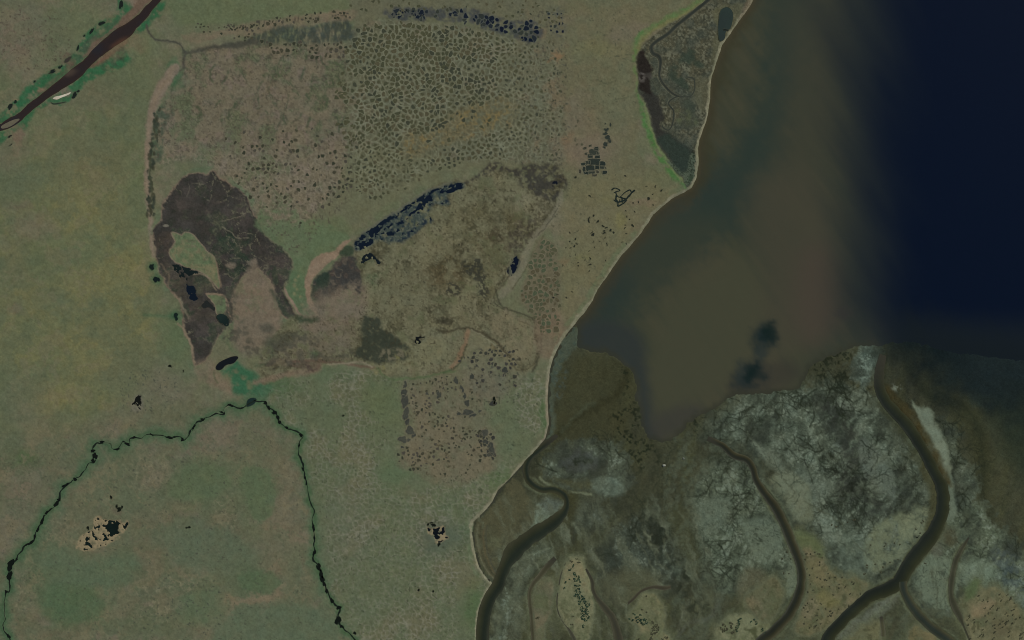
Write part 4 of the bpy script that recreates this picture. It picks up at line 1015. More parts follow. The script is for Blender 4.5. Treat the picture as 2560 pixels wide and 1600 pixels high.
# pale outlet strip of the basin and its ditch
OUT = T(1280, 400, [(470, 300), (440, 400), (400, 490), (330, 600), (240, 700), (170, 800), (130, 900), (90, 980), (40, 1060), (10, 1120), (-20, 1200), (-100, 1280)])
G.L(OUT, [10, 14, 12, 12, 14, 16, 20, 24, 24, 22, 18, 14], '#6f6a57', 4, a=0.9, warp=0.8, tex=0.85 + 0.25 * n7)
G.L(T(1280, 400, [(430, 450), (380, 540), (310, 640), (230, 720)]), 2, '#38362b', 1.6, a=0.85)
G.L(T(1280, 400, [(300, 720), (210, 870), (120, 1040), (60, 1140), (0, 1215)]), 2, '#45412f', 1.6, a=0.85)
G.L(T(640, 400, [(2400, 1090), (2350, 1170), (2270, 1240), (2250, 1310), (2290, 1390), (2370, 1420)]), 3, '#3f3b2d', 2, a=0.75, warp=1)
G.L([(1090, 822), (1120, 828), (1170, 820), (1200, 832), (1240, 852), (1260, 875), (1275, 893)], 6, '#403b2c', 3, a=0.9, warp=1)
G.L([(1178, 823), (1210, 842), (1245, 868), (1270, 890)], 2, '#7a755f', 1.5, a=0.8, warp=.6)
G.L([(1240, 725), (1255, 768), (1300, 782), (1335, 800), (1352, 830), (1354, 870), (1345, 900), (1330, 930)], 4.0, '#38362a', 3, a=0.9, warp=1.0)
G.L([(1300, 800), (1330, 815), (1344, 845), (1346, 880), (1335, 910), (1300, 925), (1280, 915)], 2.5, '#45402f', 2.5, a=0.8, warp=1.2)
G.L([(1260, 775), (1290, 790), (1330, 815), (1340, 860)], 3, '#736b57', 3, a=0.6, warp=1.5)
G.L([(1170, 830), (1160, 860), (1150, 890), (1130, 918)], 11, '#75604a', 4, a=0.9, warp=1)
G.L([(1166, 860), (1150, 905), (1130, 925), (1110, 933)], 3.5, '#363b2b', 2.5, a=0.9, warp=.6)
G.L([(1130, 840), (1132, 870), (1120, 890), (1116, 915)], 2, '#55543f', 2, a=0.7, warp=1)
G.L([(945, 920), (960, 938), (990, 950), (1050, 943), (1110, 933), (1140, 928)], 4, '#4b5a3b', 3, a=0.8, warp=1)
G.L([(1290, 905), (1310, 915), (1330, 905)], 2, '#3a382c', 2, a=0.7, warp=1.5)
# south shore of the basin: tan strip, brown patch
G.L([(640, 955), (680, 945), (740, 935), (790, 925), (800, 910)], 14, '#70614f', 6, a=0.85, warp=1)
G.P(T(640, 800, [(140, 380), (300, 370), (560, 380), (610, 420), (590, 470), (530, 500), (460, 470), (250, 440), (100, 430)]), '#584a3f', 6, a=0.8, tex=0.7 + 0.4 * n16)
G.P(T(640, 800, [(430, 430), (560, 430), (580, 480), (520, 500), (450, 480)]), '#443a34', 4, a=0.7, tex=smoothstep(-0.4, 0.3, n7))
G.L([(725, 905), (780, 900), (850, 905), (900, 915), (935, 917)], 6, '#5f4d40', 3, a=0.8, warp=1)
G.L([(820, 910), (870, 908), (900, 905), (930, 916)], 3.5, '#7c7460', 2, a=0.85, warp=.6)
G.L([(650, 905), (720, 900), (780, 895), (880, 896)], 2.5, '#776b58', 2, a=0.6, warp=1)
G.P(T(640, 800, [(70, 190), (300, 130), (360, 200), (260, 270), (120, 260)]), '#454538', 10, a=0.75)
G.P(T(640, 800, [(30, 40), (140, 40), (150, 110), (60, 110)]), '#43433a', 8, a=0.7)
G.L(T(640, 800, [(160, 270), (150, 350), (60, 420), (0, 440)]), 6, '#46503d', 6, a=0.6, warp=1)
G.blob(790, 882, 14, 6, '#47583c', .8, warp=2)
for pp in ([(560, 780), (610, 790), (640, 860), (700, 850), (760, 830), (800, 850), (740, 880), (660, 890), (600, 880), (560, 840)], [(660, 905), (760, 880), (840, 880), (890, 870), (880, 895), (780, 900), (690, 925)], [(540, 760), (580, 720), (600, 760), (580, 850), (555, 850)]):
    G.P(pp, '#47453a', 10, a=0.7, warp=2.5, tex=smoothstep(-0.4, 0.4, n16 + 0.6 * n7))
G.P(TRI_DARK, '#36392e', 5, a=0.95, tex=smoothstep(-1.1, -0.1, n16 + 0.5 * n7), warp=1)
G.P(T(640, 800, [(1180, 300), (1260, 270), (1380, 270), (1430, 320), (1380, 370), (1280, 390), (1180, 380)]), '#6a6450', 6, a=0.8, tex=smoothstep(-0.3, 0.4, n7 + 0.3 * n16))
G.P(T(640, 800, [(1000, 60), (1100, 100), (1300, 160), (1420, 260), (1200, 270), (1050, 250)]), '#363a2f', 8, a=0.5)
G.blob(765, 800, 26, 8, '#33402f', .8, warp=2)
for x, y, rx, ry in [(1110, 808, 16, 13), (1040, 845, 12, 14)]:
    G.blob(x, y, rx, ry, '#302f26', .85, warp=2, tex=smoothstep(-0.4, 0.3, n7 + n16))
# the netted green corner east of the basin outlet
nc = [(1345, 600), (1385, 610), (1400, 680), (1398, 760), (1405, 830), (1350, 830), (1330, 780), (1300, 740), (1320, 680)]
G.P(nc, '#625a47', 10, a=0.85)
G.P([(1340, 800), (1400, 780), (1410, 850), (1380, 900), (1345, 880)], '#6d5f4c', 10, a=0.7)

# --- wet tundra fringe by the shallow north pond chain
G.P(T(640, 0, [(1200, 110), (1350, 70), (1900, 70), (2240, 130), (2419, 200), (2600, 200), (2720, 280), (2640, 410), (2400, 350), (2080, 250), (1880, 205), (1600, 195), (1300, 190)]), '#3e4040', 5, a=0.85, tex=smoothstep(-0.7, 0.3, n16 + 0.4 * n7))
G.P([(1370, 30), (1410, 20), (1412, 100), (1380, 80)], '#525349', 8, a=0.6, tex=smoothstep(-0.3, 0.4, n7))
# speckles of standing water here and there over the tundra
spk = fbm(U, V, 5.2, 44, 2)
for poly, th, col in (([(0, 30), (120, 20), (180, 100), (120, 180), (0, 160)], 0.62, '#4a4237'), ([(320, 930), (430, 930), (440, 1000), (380, 1040), (300, 1010)], 0.6, '#40443a'), ([(340, 1540), (560, 1440), (600, 1560), (420, 1590)], 0.66, '#40453a'),
                      ([(1400, 30), (1600, 20), (1590, 260), (1420, 300)], 0.72, '#464838'), ([(1280, 60), (1412, 60), (1412, 420), (1290, 420)], 0.5, '#45443a'), ([(1180, 880), (1290, 870), (1300, 1000), (1180, 1000)], 0.5, '#3d3d36'),
                      ([(1390, 420), (1560, 440), (1520, 640), (1400, 800)], 0.74, '#4a4938'), (pf, 0.5, '#4b463a'), (of, 0.72, '#41402f'), (tg, 0.6, '#45402f'), (sm, 0.72, '#3f4433'), (BASIN, 0.6, '#3c382a'), (sp, 0.78, '#45473a')):
    G.P(poly, col, 8, tex=smoothstep(th, th + 0.18, spk + 0.15 * n16) * 0.75)
# green halo round creeks
G.L(CRK1, 36, '#4b5d44', 14, a=0.75, warp=2.5)
G.L(CRK1[44:], 16, '#44593f', 8, a=0.75, warp=1)
G.L(CRK1, 13, '#42563c', 5, a=0.75, warp=1.8)
G.L(CRK2, 26, '#4b5d45', 12, a=0.65, warp=2.5)
G.L(CRK2, 12, '#3f5539', 5, a=0.8, warp=1.6)
G.L(CRK1, 2.0, '#7d7660', 1.5, a=0.5, warp=0, tex=smoothstep(0.0, 0.6, n40))
G.L(CRK2[18:], 6, '#6f6652', 4, a=0.4, warp=1, tex=smoothstep(0.0, 0.6, n40))
for x, y in [(380, 668), (391, 699), (440, 790)]:
    G.blob(x, y, 13, 12, '#3a563c', .85, warp=1)
G.L([(360, 786), (400, 790), (440, 792)], 6, '#42593f', 5, a=.6)

# --- bright shore meadow along the salt marsh
SM = T(1280, 0, [(1830, -20), (1700, 60), (1560, 140), (1420, 215), (1320, 265), (1240, 330), (1190, 400), (1165, 470)])
G.L(SM, [12, 12, 13, 15, 16, 16, 14, 10], '#5a6a40', 7, a=0.75, warp=1.2)
G.L([(p[0] - 3, p[1] - 3) for p in SM], [5, 6, 6, 8, 9, 9, 6, 4], '#4a6c3d', 5, a=0.7, warp=1.2, tex=smoothstep(-0.5, 0.3, n16))
G.L([(p[0] + 5, p[1] + 5) for p in SM], [5, 6, 6, 7, 7, 7, 6, 4], '#6f6a45', 5, a=0.7, warp=1.0)
SM2 = T(1280, 0, [(1165, 470), (1160, 560), (1170, 680), (1178, 780), (1185, 860)])
G.L(SM2, [9, 8, 6, 5, 5], '#59703f', 5, a=0.75, warp=1, tex=smoothstep(-0.8, 0.2, n16))
SM3 = T(1280, 0, [(1200, 900), (1225, 990), (1240, 1090), (1265, 1180), (1300, 1270), (1340, 1370), (1390, 1460), (1440, 1540)]) + T(1280, 400, [(1530, 140), (1590, 200), (1640, 260)])
G.L(SM3, [6, 9, 12, 14, 16, 17, 17, 17, 15, 10, 6], '#446a38', 6, a=0.85, warp=1.6, tex=smoothstep(-0.9, 0.2, n16 + 0.5 * n7))
G.L([(p[0] + 8, p[1] - 2) for p in SM3], [3, 4, 5, 5, 6, 6, 6, 6, 7, 7, 6], '#66714a', 3, a=0.8, warp=.8)

# --- salt marsh behind the barrier beach
G.P(MARSH, '#4a4838', 2, warp=.6)
dots = vnoise(U / 2.6, V / 2.6, 47)
n3m = fbm(U, V, 4.0, 148, 2)
G.P(MARSH, '#6b6a57', 4, warp=.6, tex=smoothstep(0.0, 0.45, n3m + 0.5 * n16) * 0.65)
G.P(MARSH, '#2f322a', 4, warp=.6, tex=smoothstep(0.15, 0.55, -n3m + 0.4 * n16) * 0.6)
G.P(MARSH, '#3b4037', 4, warp=.6, tex=smoothstep(-0.1, 0.6, n40 + 0.3 * n16) * 0.7)
G.P(T(1280, 0, [(1640, 450), (1700, 470), (1740, 540), (1810, 600), (1780, 640), (1690, 610), (1600, 600), (1560, 680), (1640, 770), (1700, 830), (1640, 850), (1560, 800), (1500, 760), (1480, 680), (1520, 580), (1610, 500)]), '#343c31', 5, a=0.9, warp=1, tex=smoothstep(-1.0, 0, n16))
G.P(T(1280, 0, [(1620, 960), (1680, 940), (1720, 1000), (1720, 1080), (1680, 1100), (1620, 1030)]), '#3b4136', 6, a=0.8)
G.P(T(1280, 0, [(1400, 380), (1500, 340), (1650, 420), (1560, 480), (1420, 470)]), '#46483a', 6, a=0.6, tex=smoothstep(-.4, .4, n16))
G.P(T(1280, 0, [(1880, 120), (1960, 60), (2040, 40), (2180, 40), (2130, 200), (2000, 400), (1940, 500), (1890, 640), (1890, 400), (1940, 280)]), '#57553f', 5, a=0.8, tex=0.8 + 0.3 * n16)
G.P(T(1280, 0, [(1740, 730), (1880, 740), (1860, 900), (1840, 1040), (1740, 1000), (1720, 860)]), '#54523f', 8, a=0.7)
G.P(T(1280, 0, [(1600, 1020), (1720, 1100), (1740, 1180), (1600, 1180), (1540, 1100)]), '#54583f', 8, a=0.7, tex=smoothstep(-.5, .4, n16))
G.P(LAGOON_DARK, '#302f2a', 5, warp=1)
G.P(T(1280, 0, [(1370, 1310), (1480, 1270), (1560, 1340), (1690, 1400), (1700, 1600), (1600, 1660), (1480, 1500)]), '#2e372f', 8, a=0.9)
G.P(T(1280, 0, [(1190, 500), (1240, 480), (1260, 540), (1310, 600), (1310, 680), (1300, 760), (1330, 850), (1300, 880), (1240, 870), (1200, 850), (1200, 800), (1190, 700), (1184, 600)]), '#241f1c', 4, a=0.95, warp=1.2)
G.P(T(1280, 0, [(1200, 700), (1250, 690), (1260, 760), (1210, 770)]), '#55504a', 4, a=0.9, tex=smoothstep(-.5, .3, n7))
G.P(T(1280, 0, [(1260, 700), (1300, 690), (1320, 740), (1280, 750)]), '#46423c', 4, a=0.7, tex=smoothstep(-.5, .3, n7))
G.P(T(1280, 0, [(1340, 760), (1390, 820), (1425, 880), (1400, 880), (1360, 830)]), '#47493b', 2, a=0.8)
mt = smoothstep(0.1, 0.35, vnoise(U / 2.3, V / 2.3, 48) + 0.2 * n16)
G.P(T(1280, 400, [(1450, 0), (1530, 80), (1620, 160), (1650, 240), (1700, 220), (1740, 150), (1755, 60), (1745, -40), (1690, -50), (1660, 100), (1600, 110), (1530, 40)]), '#4a5243', 3, warp=.8)
G.P(T(1280, 400, [(1440, -40), (1530, 80), (1620, 160), (1650, 240), (1700, 220), (1740, 150), (1755, 60), (1745, -80), (1690, -80), (1660, 100), (1600, 110), (1530, 40)]), '#22281f', 3, warp=.8, tex=mt * 0.8)
G.P(T(1280, 400, [(1665, 170), (1690, 150), (1710, 190), (1680, 210)]), '#343d2f', 2, a=.9)
G.L(LC1, [w + 4 for w in LC1W], '#5d5a48', 3, a=0.55)
G.L(LC2, 6, '#565646', 3, a=0.5)

# --- beach
tmp[:] = d_land[HUGE] if d_land.shape == U.shape else 50
D_LAND = tmp.copy()
bw = 6.8 + 3.2 * fbm(U, V, 60, 57, 2) + 2.2 * fbm(U, V, 13, 58, 2) + 1.2 * n7
bw = bw * np.where(V > 1150, 0.9, 1.0)
beach_m = smoothstep(1.2, -1.2, np.abs(D_LAND + bw * 0.5) - bw * 0.55)
G.mix(HUGE, beach_m * 0.9, '#73705a')
G.mix(HUGE, beach_m * smoothstep(-0.2, 0.6, n16) * 0.6, '#86806a')
G.mix(HUGE, smoothstep(3, -2, np.abs(D_LAND + 15 + 4 * n16) - 5) * 0.35 * smoothstep(420, 520, V) * smoothstep(0.2, 0.7, n40 + 0.3) * (D_LAND < 0), '#5a6a4c')
s = G.sl(1355, 880, 1400, 1120)
G.mix(s, smoothstep(1.5, -1.5, np.abs(D_LAND[s] + 3.5) - 2.2) * smoothstep(900, 950, V[s]) * 0.45, '#77695c')
s = G.sl(1280, 0, 1300, 20)
G.blob(1865, 28, 12, 26, '#70624f', .6, rot=0.4)

# --- tidal flat
D_FLAT = np.full(U.shape, 50.0, np.float32)
D_FLAT[s_f] = d_flat
FM = (D_LAND > 0).astype(np.float32) * smoothstep(2, -2, D_FLAT)
flat = Grid.__new__(Grid)
flat.__dict__.update(G.__dict__)
flat.C = np.zeros_like(G.C)
F = flat
warpx, warpy = 18 * fbm(U, V, 60, 601, 3), 18 * fbm(U, V, 60, 602, 3)
F.C[:] = lin('#3b392d')
F.mix(HUGE, smoothstep(-0.2, 0.7, n90 + 0.4 * n40) * 0.8, '#464334')
F.mix(HUGE, smoothstep(1180, 1420, V) * smoothstep(-0.6, 0.5, n40 + 0.7 * n16) * 0.65, '#51503f')
F.mix(HUGE, smoothstep(0.0, 0.8, fbm(U, V, 70, 603, 3, sx=0.45, sy=2.0, rot=0.25)) * 0.7, '#45422f')
F.mix(HUGE, smoothstep(0.0, 0.7, n16 + 0.5 * n7) * 0.35, '#2e2f25')
F.mix(HUGE, smoothstep(0.1, 0.8, fbm(U, V, 12, 605, 3, sx=0.6, sy=1.6, rot=0.3)) * 0.3, '#4d4b3b')
# deeper olive water tones to the north-east
F.P([(2220, 850), (2330, 870), (2420, 960), (2480, 1080), (2560, 1200), (2800, 1350), (3600, 1500), (3600, 700), (2600, 700), (2300, 800)], '#2b3027', 40, a=0.85)
F.P([(2250, 850), (2300, 980), (2400, 1060), (2440, 1180), (2440, 1300), (2480, 1220), (2470, 1080), (2400, 960)], '#3a3826', 16, a=0.6)
F.L([(2270, 900), (2310, 980), (2400, 1010), (2440, 1060), (2460, 1130), (2455, 1220), (2470, 1290), (2530, 1380)], 16, '#2a2b20', 14, a=0.8, warp=2)
F.P([(2280, 820), (3600, 700), (3600, 1300), (2700, 1100), (2500, 980), (2380, 920)], '#212827', 60, a=0.8)
F.blob(2370, 940, 22, 18, '#333b38', .5)
F.blob(2440, 990, 20, 22, '#303936', .5)
F.P([(1430, 900), (1500, 890), (1580, 920), (1590, 1010), (1560, 1080), (1500, 1100), (1400, 1110), (1380, 1080), (1400, 1000)], '#3f3b2a', 16, a=0.7)
F.L([(1395, 1085), (1450, 1045), (1520, 1000), (1560, 960), (1570, 920)], 16, '#2f2c1e', 12, a=0.7, warp=2)
F.L([(1405, 1080), (1440, 1040), (1480, 1010)], 8, '#47483a', 8, a=0.6, warp=2)
bs = smoothstep(0.25, 0.5, n7 + 0.4 * n16 + 0.5 * vnoise(U / 4, V / 4, 49))
for pp in ([(1540, 920), (1580, 930), (1600, 1030), (1600, 1090), (1560, 1110), (1530, 1080), (1530, 1030), (1560, 990)], [(2020, 900), (2060, 870), (2130, 870), (2120, 960), (2080, 1000), (2030, 960)], [(1720, 1040), (1770, 1030), (1770, 1090), (1730, 1090)],
           [(1560, 1090), (1640, 1110), (1640, 1170), (1580, 1170)], [(2090, 970), (2150, 1010), (2190, 1100), (2180, 1160), (2120, 1080)]):
    F.P(pp, '#1f2218', 14, tex=bs * 0.8, warp=2)


n3 = fbm(U, V, 4.2, 18, 2)
n11 = fbm(U + 1.5 * G.wu, V + 1.5 * G.wv, 11, 19, 3, sx=0.75, sy=1.3, rot=0.5)
rx, ry = U + 0.35 * warpx + 1.2 * G.wu, V + 0.35 * warpy + 1.2 * G.wv
RUN1 = ridged(rx, ry, 30, 701, 2)
RUN2 = ridged(rx + 40, ry, 15, 721, 2)
RUN3 = ridged(rx, ry + 70, 7.5, 741, 2)


nfl = fbm(U + 2.2 * G.wu + 0.5 * warpx, V + 2.2 * G.wv + 0.5 * warpy, 17, 611, 4, sx=0.7, sy=1.6, rot=0.55)
VR = random.Random(77)


def branch(x, y, ang, length, w, depth, out):
    pts = [(x, y)]
    n = max(3, int(length / 6))
    kids = []
    for k in range(n):
        ang += VR.uniform(-.33, .33)
        x, y = x + 6 * math.cos(ang), y + 6 * math.sin(ang)
        pts.append((x, y))
        if depth and k > 0 and VR.random() < 0.42:
            kids.append((x, y, ang + VR.choice((-1, 1)) * VR.uniform(.5, 1.1), length * (1 - k / n) * VR.uniform(.5, .85), w * 0.65, depth - 1))
    out.append((pts, w))
    for c in kids:
        branch(*c, out)


def veins(poly, n, w=3.5, length=80, c='#26281f', a=0.88, toward=None):
    """branching runnels that gather the ebb off the mud"""
    xs = [p[0] for p in poly]
    ys = [p[1] for p in poly]
    k = 0
    out = []
    for _ in range(n * 30):
        if k >= n:
            break
        x, y = VR.uniform(min(xs), max(xs)), VR.uniform(min(ys), max(ys))
        ins = False
        jj = len(poly) - 1
        for ii in range(len(poly)):
            if (poly[ii][1] > y) != (poly[jj][1] > y) and x < (poly[jj][0] - poly[ii][0]) * (y - poly[ii][1]) / (poly[jj][1] - poly[ii][1]) + poly[ii][0]:
                ins = not ins
            jj = ii
        if not ins:
            continue
        k += 1
        ang = VR.uniform(0, 6.28) if toward is None else math.atan2(y - toward[1], x - toward[0]) + VR.uniform(-.5, .5)
        branch(x, y, ang, length * VR.uniform(.5, 1.2), w * VR.uniform(.6, 1.2), 2, out)
    for pts, ww in out:
        m = len(pts)
        F.L(pts, [max(.4, ww * (1 - t / m)) for t in range(m)], c, 1.7, a=a, warp=0.5, smooth=0)


def mud(poly, c1='#3e4139', c2='#5c6055', c3='#272820', soft=7, den=16.0, a=1.0, seed=0, warp=2.0, tread=0.6, thin=0.9, nv=0, toward=None):
    """pale mud, blended into the wet flat at its edges and streaked by the ebb"""
    s, d = F.sd(poly, 60, warp)
    m = smoothstep(soft * 2.2, -soft * 3.4, d - 6 + 20 * nfl[s] + 14 * n40[s] + 8 * n16[s] + 4 * n7[s]) * a
    F.mix(s, m * 0.9, c1)
    tone = 0.55 * n40[s] + 0.9 * nfl[s] + 0.3 * n11[s] + 0.22 * n3[s] + 0.35 * n90[s]
    F.mix(s, m * smoothstep(-1.0, 0.8, tone) * 0.95, c2)
    F.mix(s, m * smoothstep(0.15, 1.1, tone + 0.45 * n3[s]) * 0.75, '#7d8075')
    core = smoothstep(0.1, 0.9, -n90[s] - 0.5 * n40[s] + 0.35 * nfl[s])
    F.mix(s, m * core * 0.55, '#2f302b')
    k2 = smoothstep(0.80, 0.98, RUN2[s]) * 0.6 * smoothstep(-0.6, 0.4, n40[s] + 0.2)
    k3 = smoothstep(0.76, 0.97, RUN3[s]) * 0.6 * smoothstep(-0.4, 0.5, -n40[s] + 0.5 * n16[s]) * thin
    k = np.maximum(k2, k3)
    F.mix(s, m * k * tread, c3)
    F.mix(s, m * smoothstep(0.0, 1.0, -tone - 0.4 * n90[s]) * 0.6, '#33352f')
    F.H[s] -= 0.25 * m * k
    if nv:
        veins(poly, nv, toward=toward)


mud(M3, seed=1, soft=12, nv=90)
F.P([(2040, 990), (2100, 1000), (2150, 1070), (2180, 1150), (2200, 1250), (2240, 1270), (2180, 1290), (2120, 1260), (2090, 1200), (2100, 1120), (2060, 1060)], '#31312d', 22, a=0.8, tex=smoothstep(-0.7, 0.3, n16 + n11))
F.P([(1990, 1180), (2080, 1200), (2060, 1250), (2000, 1260)], '#6d7065', 14, a=0.6, tex=0.6 + 0.6 * n16)
F.P([(1925, 1200), (1975, 1190), (2020, 1210), (2030, 1260), (2030, 1300), (1985, 1300), (1960, 1250)], '#6b6b5a', 8, a=0.85, tex=0.9 + 0.2 * n16)
F.P([(2170, 1340), (2230, 1290), (2300, 1270), (2325, 1290), (2300, 1350), (2240, 1400), (2190, 1430), (2160, 1400)], '#6f6f5b', 9, a=0.8, tex=smoothstep(-0.9, 0.1, n16 + 0.4 * n7))
F.P([(2100, 1340), (2130, 1330), (2180, 1400), (2170, 1440), (2110, 1430)], '#646a5f', 10, a=0.7, tex=0.6 + 0.5 * n16)
mud(M4, seed=2, c1='#42453b', c2='#5f6355', soft=10, nv=48)
F.P([(1700, 1260), (1735, 1330), (1752, 1400), (1730, 1470), (1710, 1440), (1690, 1370), (1665, 1300)], '#42402f', 14, a=0.85)
mud(M2, seed=3, c1='#45453b', c2='#575a4e', soft=5, tread=0.5, nv=6)
F.P([(1390, 1195), (1440, 1200), (1470, 1198), (1490, 1210), (1470, 1224), (1420, 1216)], '#4a4634', 6, a=0.85, tex=0.8 + 0.3 * n7)
F.P([(1395, 1170), (1450, 1120), (1500, 1140), (1480, 1180)], '#4b4a48', 12, a=0.6, tex=smoothstep(-.5, .4, n16))
F.L([(1350, 1195), (1360, 1205), (1400, 1222), (1440, 1232), (1480, 1236)], 5, '#73725e', 3, a=0.8)
F.P([(1480, 1200), (1540, 1195), (1562, 1230), (1500, 1236)], '#656a60', 6, a=0.8, tex=0.8 + 0.3 * n16 + .3 * n11)
mud(M2B, seed=4, c1='#4a493c', c2='#54564d', soft=10, tread=0.3)
mud(M1, seed=5, c1='#5d5e52', c2='#6b7063', soft=3, warp=0.8, tread=0.4)
F.P(T(1280, 1200, [(260, 250), (340, 150), (440, 150), (480, 210), (440, 290), (360, 320)]), '#545650', 12, a=0.7)
mud(M7, seed=6, c1='#373a33', c2='#4d5048', soft=16, tread=0.7, nv=10)
F.P([(1620, 1290), (1660, 1300), (1700, 1380), (1740, 1450), (1770, 1520), (1720, 1540), (1680, 1460), (1640, 1380), (1600, 1320)], '#262820', 16, a=0.75, tex=smoothstep(-.9, .2, n16 + .5 * n7))
F.P([(1540, 1430), (1620, 1420), (1660, 1470), (1600, 1500), (1560, 1510), (1510, 1500), (1500, 1450)], '#54503f', 18, a=0.75)
mud(M8, seed=7, c1='#47473b', c2='#57594c', soft=8, tread=0.5)
F.L([(1330, 1400), (1300, 1440), (1290, 1490), (1285, 1560), (1280, 1620)], 26, '#5a5a4c', 12, a=0.6, warp=2)
mud(M6, seed=8, c1='#4a4d42', c2='#5e6252', soft=6, nv=20)
mud(M6A, seed=9, c1='#3f4239', c2='#585b4e', soft=7, nv=16)
F.P([(2490, 1360), (2560, 1420), (2620, 1500), (2560, 1520), (2520, 1470), (2480, 1440)], '#50575a', 20, a=0.5, tex=smoothstep(-.4, .5, n16))
mud(M9, seed=10, c1='#4c534c', c2='#5d6560', soft=12, den=8)
F.P([(2145, 880), (2168, 870), (2182, 900), (2170, 940), (2150, 945)], '#70776f', 9, a=0.8, tex=smoothstep(0.1, .6, n7 + .5 * dots))
sm_t = 0.85 + 0.2 * n16 - 0.9 * smoothstep(0.88, 0.98, RUN2) * 0.7
for pp, cc in (([(2300, 1400), (2340, 1385), (2375, 1400), (2395, 1440), (2385, 1500), (2350, 1525), (2310, 1500), (2290, 1460)], '#6b6f60'), ([(2400, 1400), (2450, 1400), (2500, 1430), (2480, 1460), (2430, 1480), (2400, 1440)], '#696e60'),
               ([(1980, 1330), (1995, 1400), (2000, 1470), (1980, 1500), (1965, 1480), (1970, 1400)], '#6a6c5c'), ([(1940, 1180), (1990, 1190), (2020, 1230), (2000, 1300), (1975, 1260)], '#6d6d5e'), ([(2280, 1270), (2325, 1270), (2318, 1310), (2280, 1345), (2250, 1330)], '#71705c'),
               ([(2080, 1600), (2110, 1560), (2180, 1520), (2230, 1470), (2250, 1490), (2200, 1540), (2130, 1600)], '#65645a'), ([(1880, 1100), (1930, 1130), (1960, 1170), (1940, 1180), (1900, 1140)], '#696b5f'), ([(1740, 1280), (1790, 1240), (1830, 1260), (1800, 1330), (1760, 1340)], '#62665a'),
               ([(1860, 1310), (1930, 1300), (1960, 1350), (1940, 1400), (1890, 1400)], '#666a5d'), ([(2150, 1100), (2190, 1120), (2230, 1180), (2240, 1250), (2190, 1220), (2150, 1160)], '#5f625a')):
    F.P(pp, cc, 9, a=0.85, tex=sm_t, warp=1.5)
for c_, w_, sl_ in ((CH_B, CH_BW, slice(6, 22)), (CH_C, CH_CW, slice(14, 29)), (CH_D, CH_DW, slice(1, 9)), (CH_E, CH_EW, slice(1, 9)), (CH_A, CH_AW, slice(6, 12)), (CH_F, CH_FW, slice(3, 9))):
    F.L(c_[sl_], [w + 13 for w in w_[sl_]], '#5f604e', 4, a=0.75, warp=0.8, tex=0.75 + 0.4 * n16)
    F.L(c_[sl_], [w + 5 for w in w_[sl_]], '#403e2d', 3, a=0.8, warp=0.6)
veins([(1935, 1185), (1990, 1190), (2015, 1250), (1980, 1290)], 5, 3.5, 60, '#3c3f35', .8, toward=(1960, 1300))
veins([(2180, 1300), (2320, 1270), (2310, 1350), (2220, 1420)], 9, 2.4, 60, '#4a4d42', .8)
veins([(2300, 1400), (2390, 1390), (2390, 1500), (2310, 1500)], 5, 2.4, 60, '#484a3e', .8)
veins([(1400, 1200), (1560, 1120), (1560, 1220), (1450, 1220)], 6, 2.0, 45, '#3c3c34', .7)
veins([(2020, 960), (2110, 960), (2180, 1020), (2150, 1060), (2050, 1020)], 14, 4, 60, '#22251c', .85)
veins([(2080, 1080), (2180, 1100), (2200, 1230), (2110, 1230)], 22, 4, 60, '#20221b', .8)
veins([(1600, 1120), (1800, 1120), (1700, 1250), (1560, 1250)], 10, 4.5, 70, '#2a2c22', .5)
veins([(1470, 1300), (1560, 1260), (1640, 1280), (1560, 1330)], 6, 4, 60, '#2b2b22', .5)
F.P(M5, '#67685a', 5, warp=1.6)
F.P(M5, '#777a6d', 4, warp=1, grow=-2, tex=0.75 * smoothstep(-0.4, 0.4, n16 + .01 * (1180 - V)))
F.P([(2365, 1200), (2380, 1190), (2390, 1280), (2370, 1305), (2366, 1250)], '#62665a', 5, a=.8)
F.blob(2238, 967, 11, 9, '#7a7b70', .9, warp=1.5, tex=smoothstep(-0.1, 0.4, n7 + .5 * dots))
F.blob(2093, 1122, 13, 11, '#6a6e67', .8, warp=1.5, tex=smoothstep(-0.2, 0.4, n7 + .4 * dots))
F.L([(1410, 860), (1395, 890), (1390, 920)], 24, '#4a4d43', 10, a=0.7, warp=1.5, tex=0.7 + 0.4 * n16)
s = G.sl(1360, 820, 1460, 1120)
dots = vnoise(U / 2.6, V / 2.6, 47)
wet = smoothstep(20, 8, D_LAND[s] + 6 * n16[s] - 22 * smoothstep(960, 860, V[s]))
F.mix(s, wet * 0.75, '#4b4e44')
F.mix(s, wet * smoothstep(0.1, 0.5, n7[s] + .4 * n16[s]) * 0.5, '#404843')
F.P([(1385, 960), (1400, 920), (1418, 930), (1410, 970), (1392, 1000)], '#474d4a', 8, a=.7, tex=smoothstep(-.3, .4, n7))
# brown ground between shore and the first channels
F.P(T(640, 1200, [(2440, -20), (2340, 110), (2250, 230), (2120, 370), (2055, 450), (2075, 600), (2110, 750), (2200, 880), (2250, 940), (2290, 800), (2400, 640), (2560, 500), (2640, 300)]), '#514b3a', 5, a=0.95, tex=0.85 + .25 * n16)
F.P(T(640, 1200, [(2180, 560), (2320, 560), (2290, 760), (2230, 740), (2180, 700)]), '#5a5744', 7, a=.7, tex=smoothstep(-.4, .4, n16 + .4 * n7))
for k, off in enumerate((5, 12, 20, 27)):
    F.L([(p[0] + off, p[1]) for p in T(640, 1200, [(2080, 430), (2068, 540), (2090, 680), (2130, 800), (2190, 890), (2235, 950)])], 2.2, ['#6a6150', '#40382c', '#5c4c3a', '#45403a'][k], 2, a=0.8)
F.L(T(640, 1200, [(2250, 40), (2170, 250), (2090, 360), (2050, 440)]), 3, '#3b372a', 3, a=0.7)
F.L(T(640, 1200, [(2430, 420), (2380, 520), (2330, 610), (2300, 680)]), 3, '#3f3b2c', 3, a=0.7, warp=1)
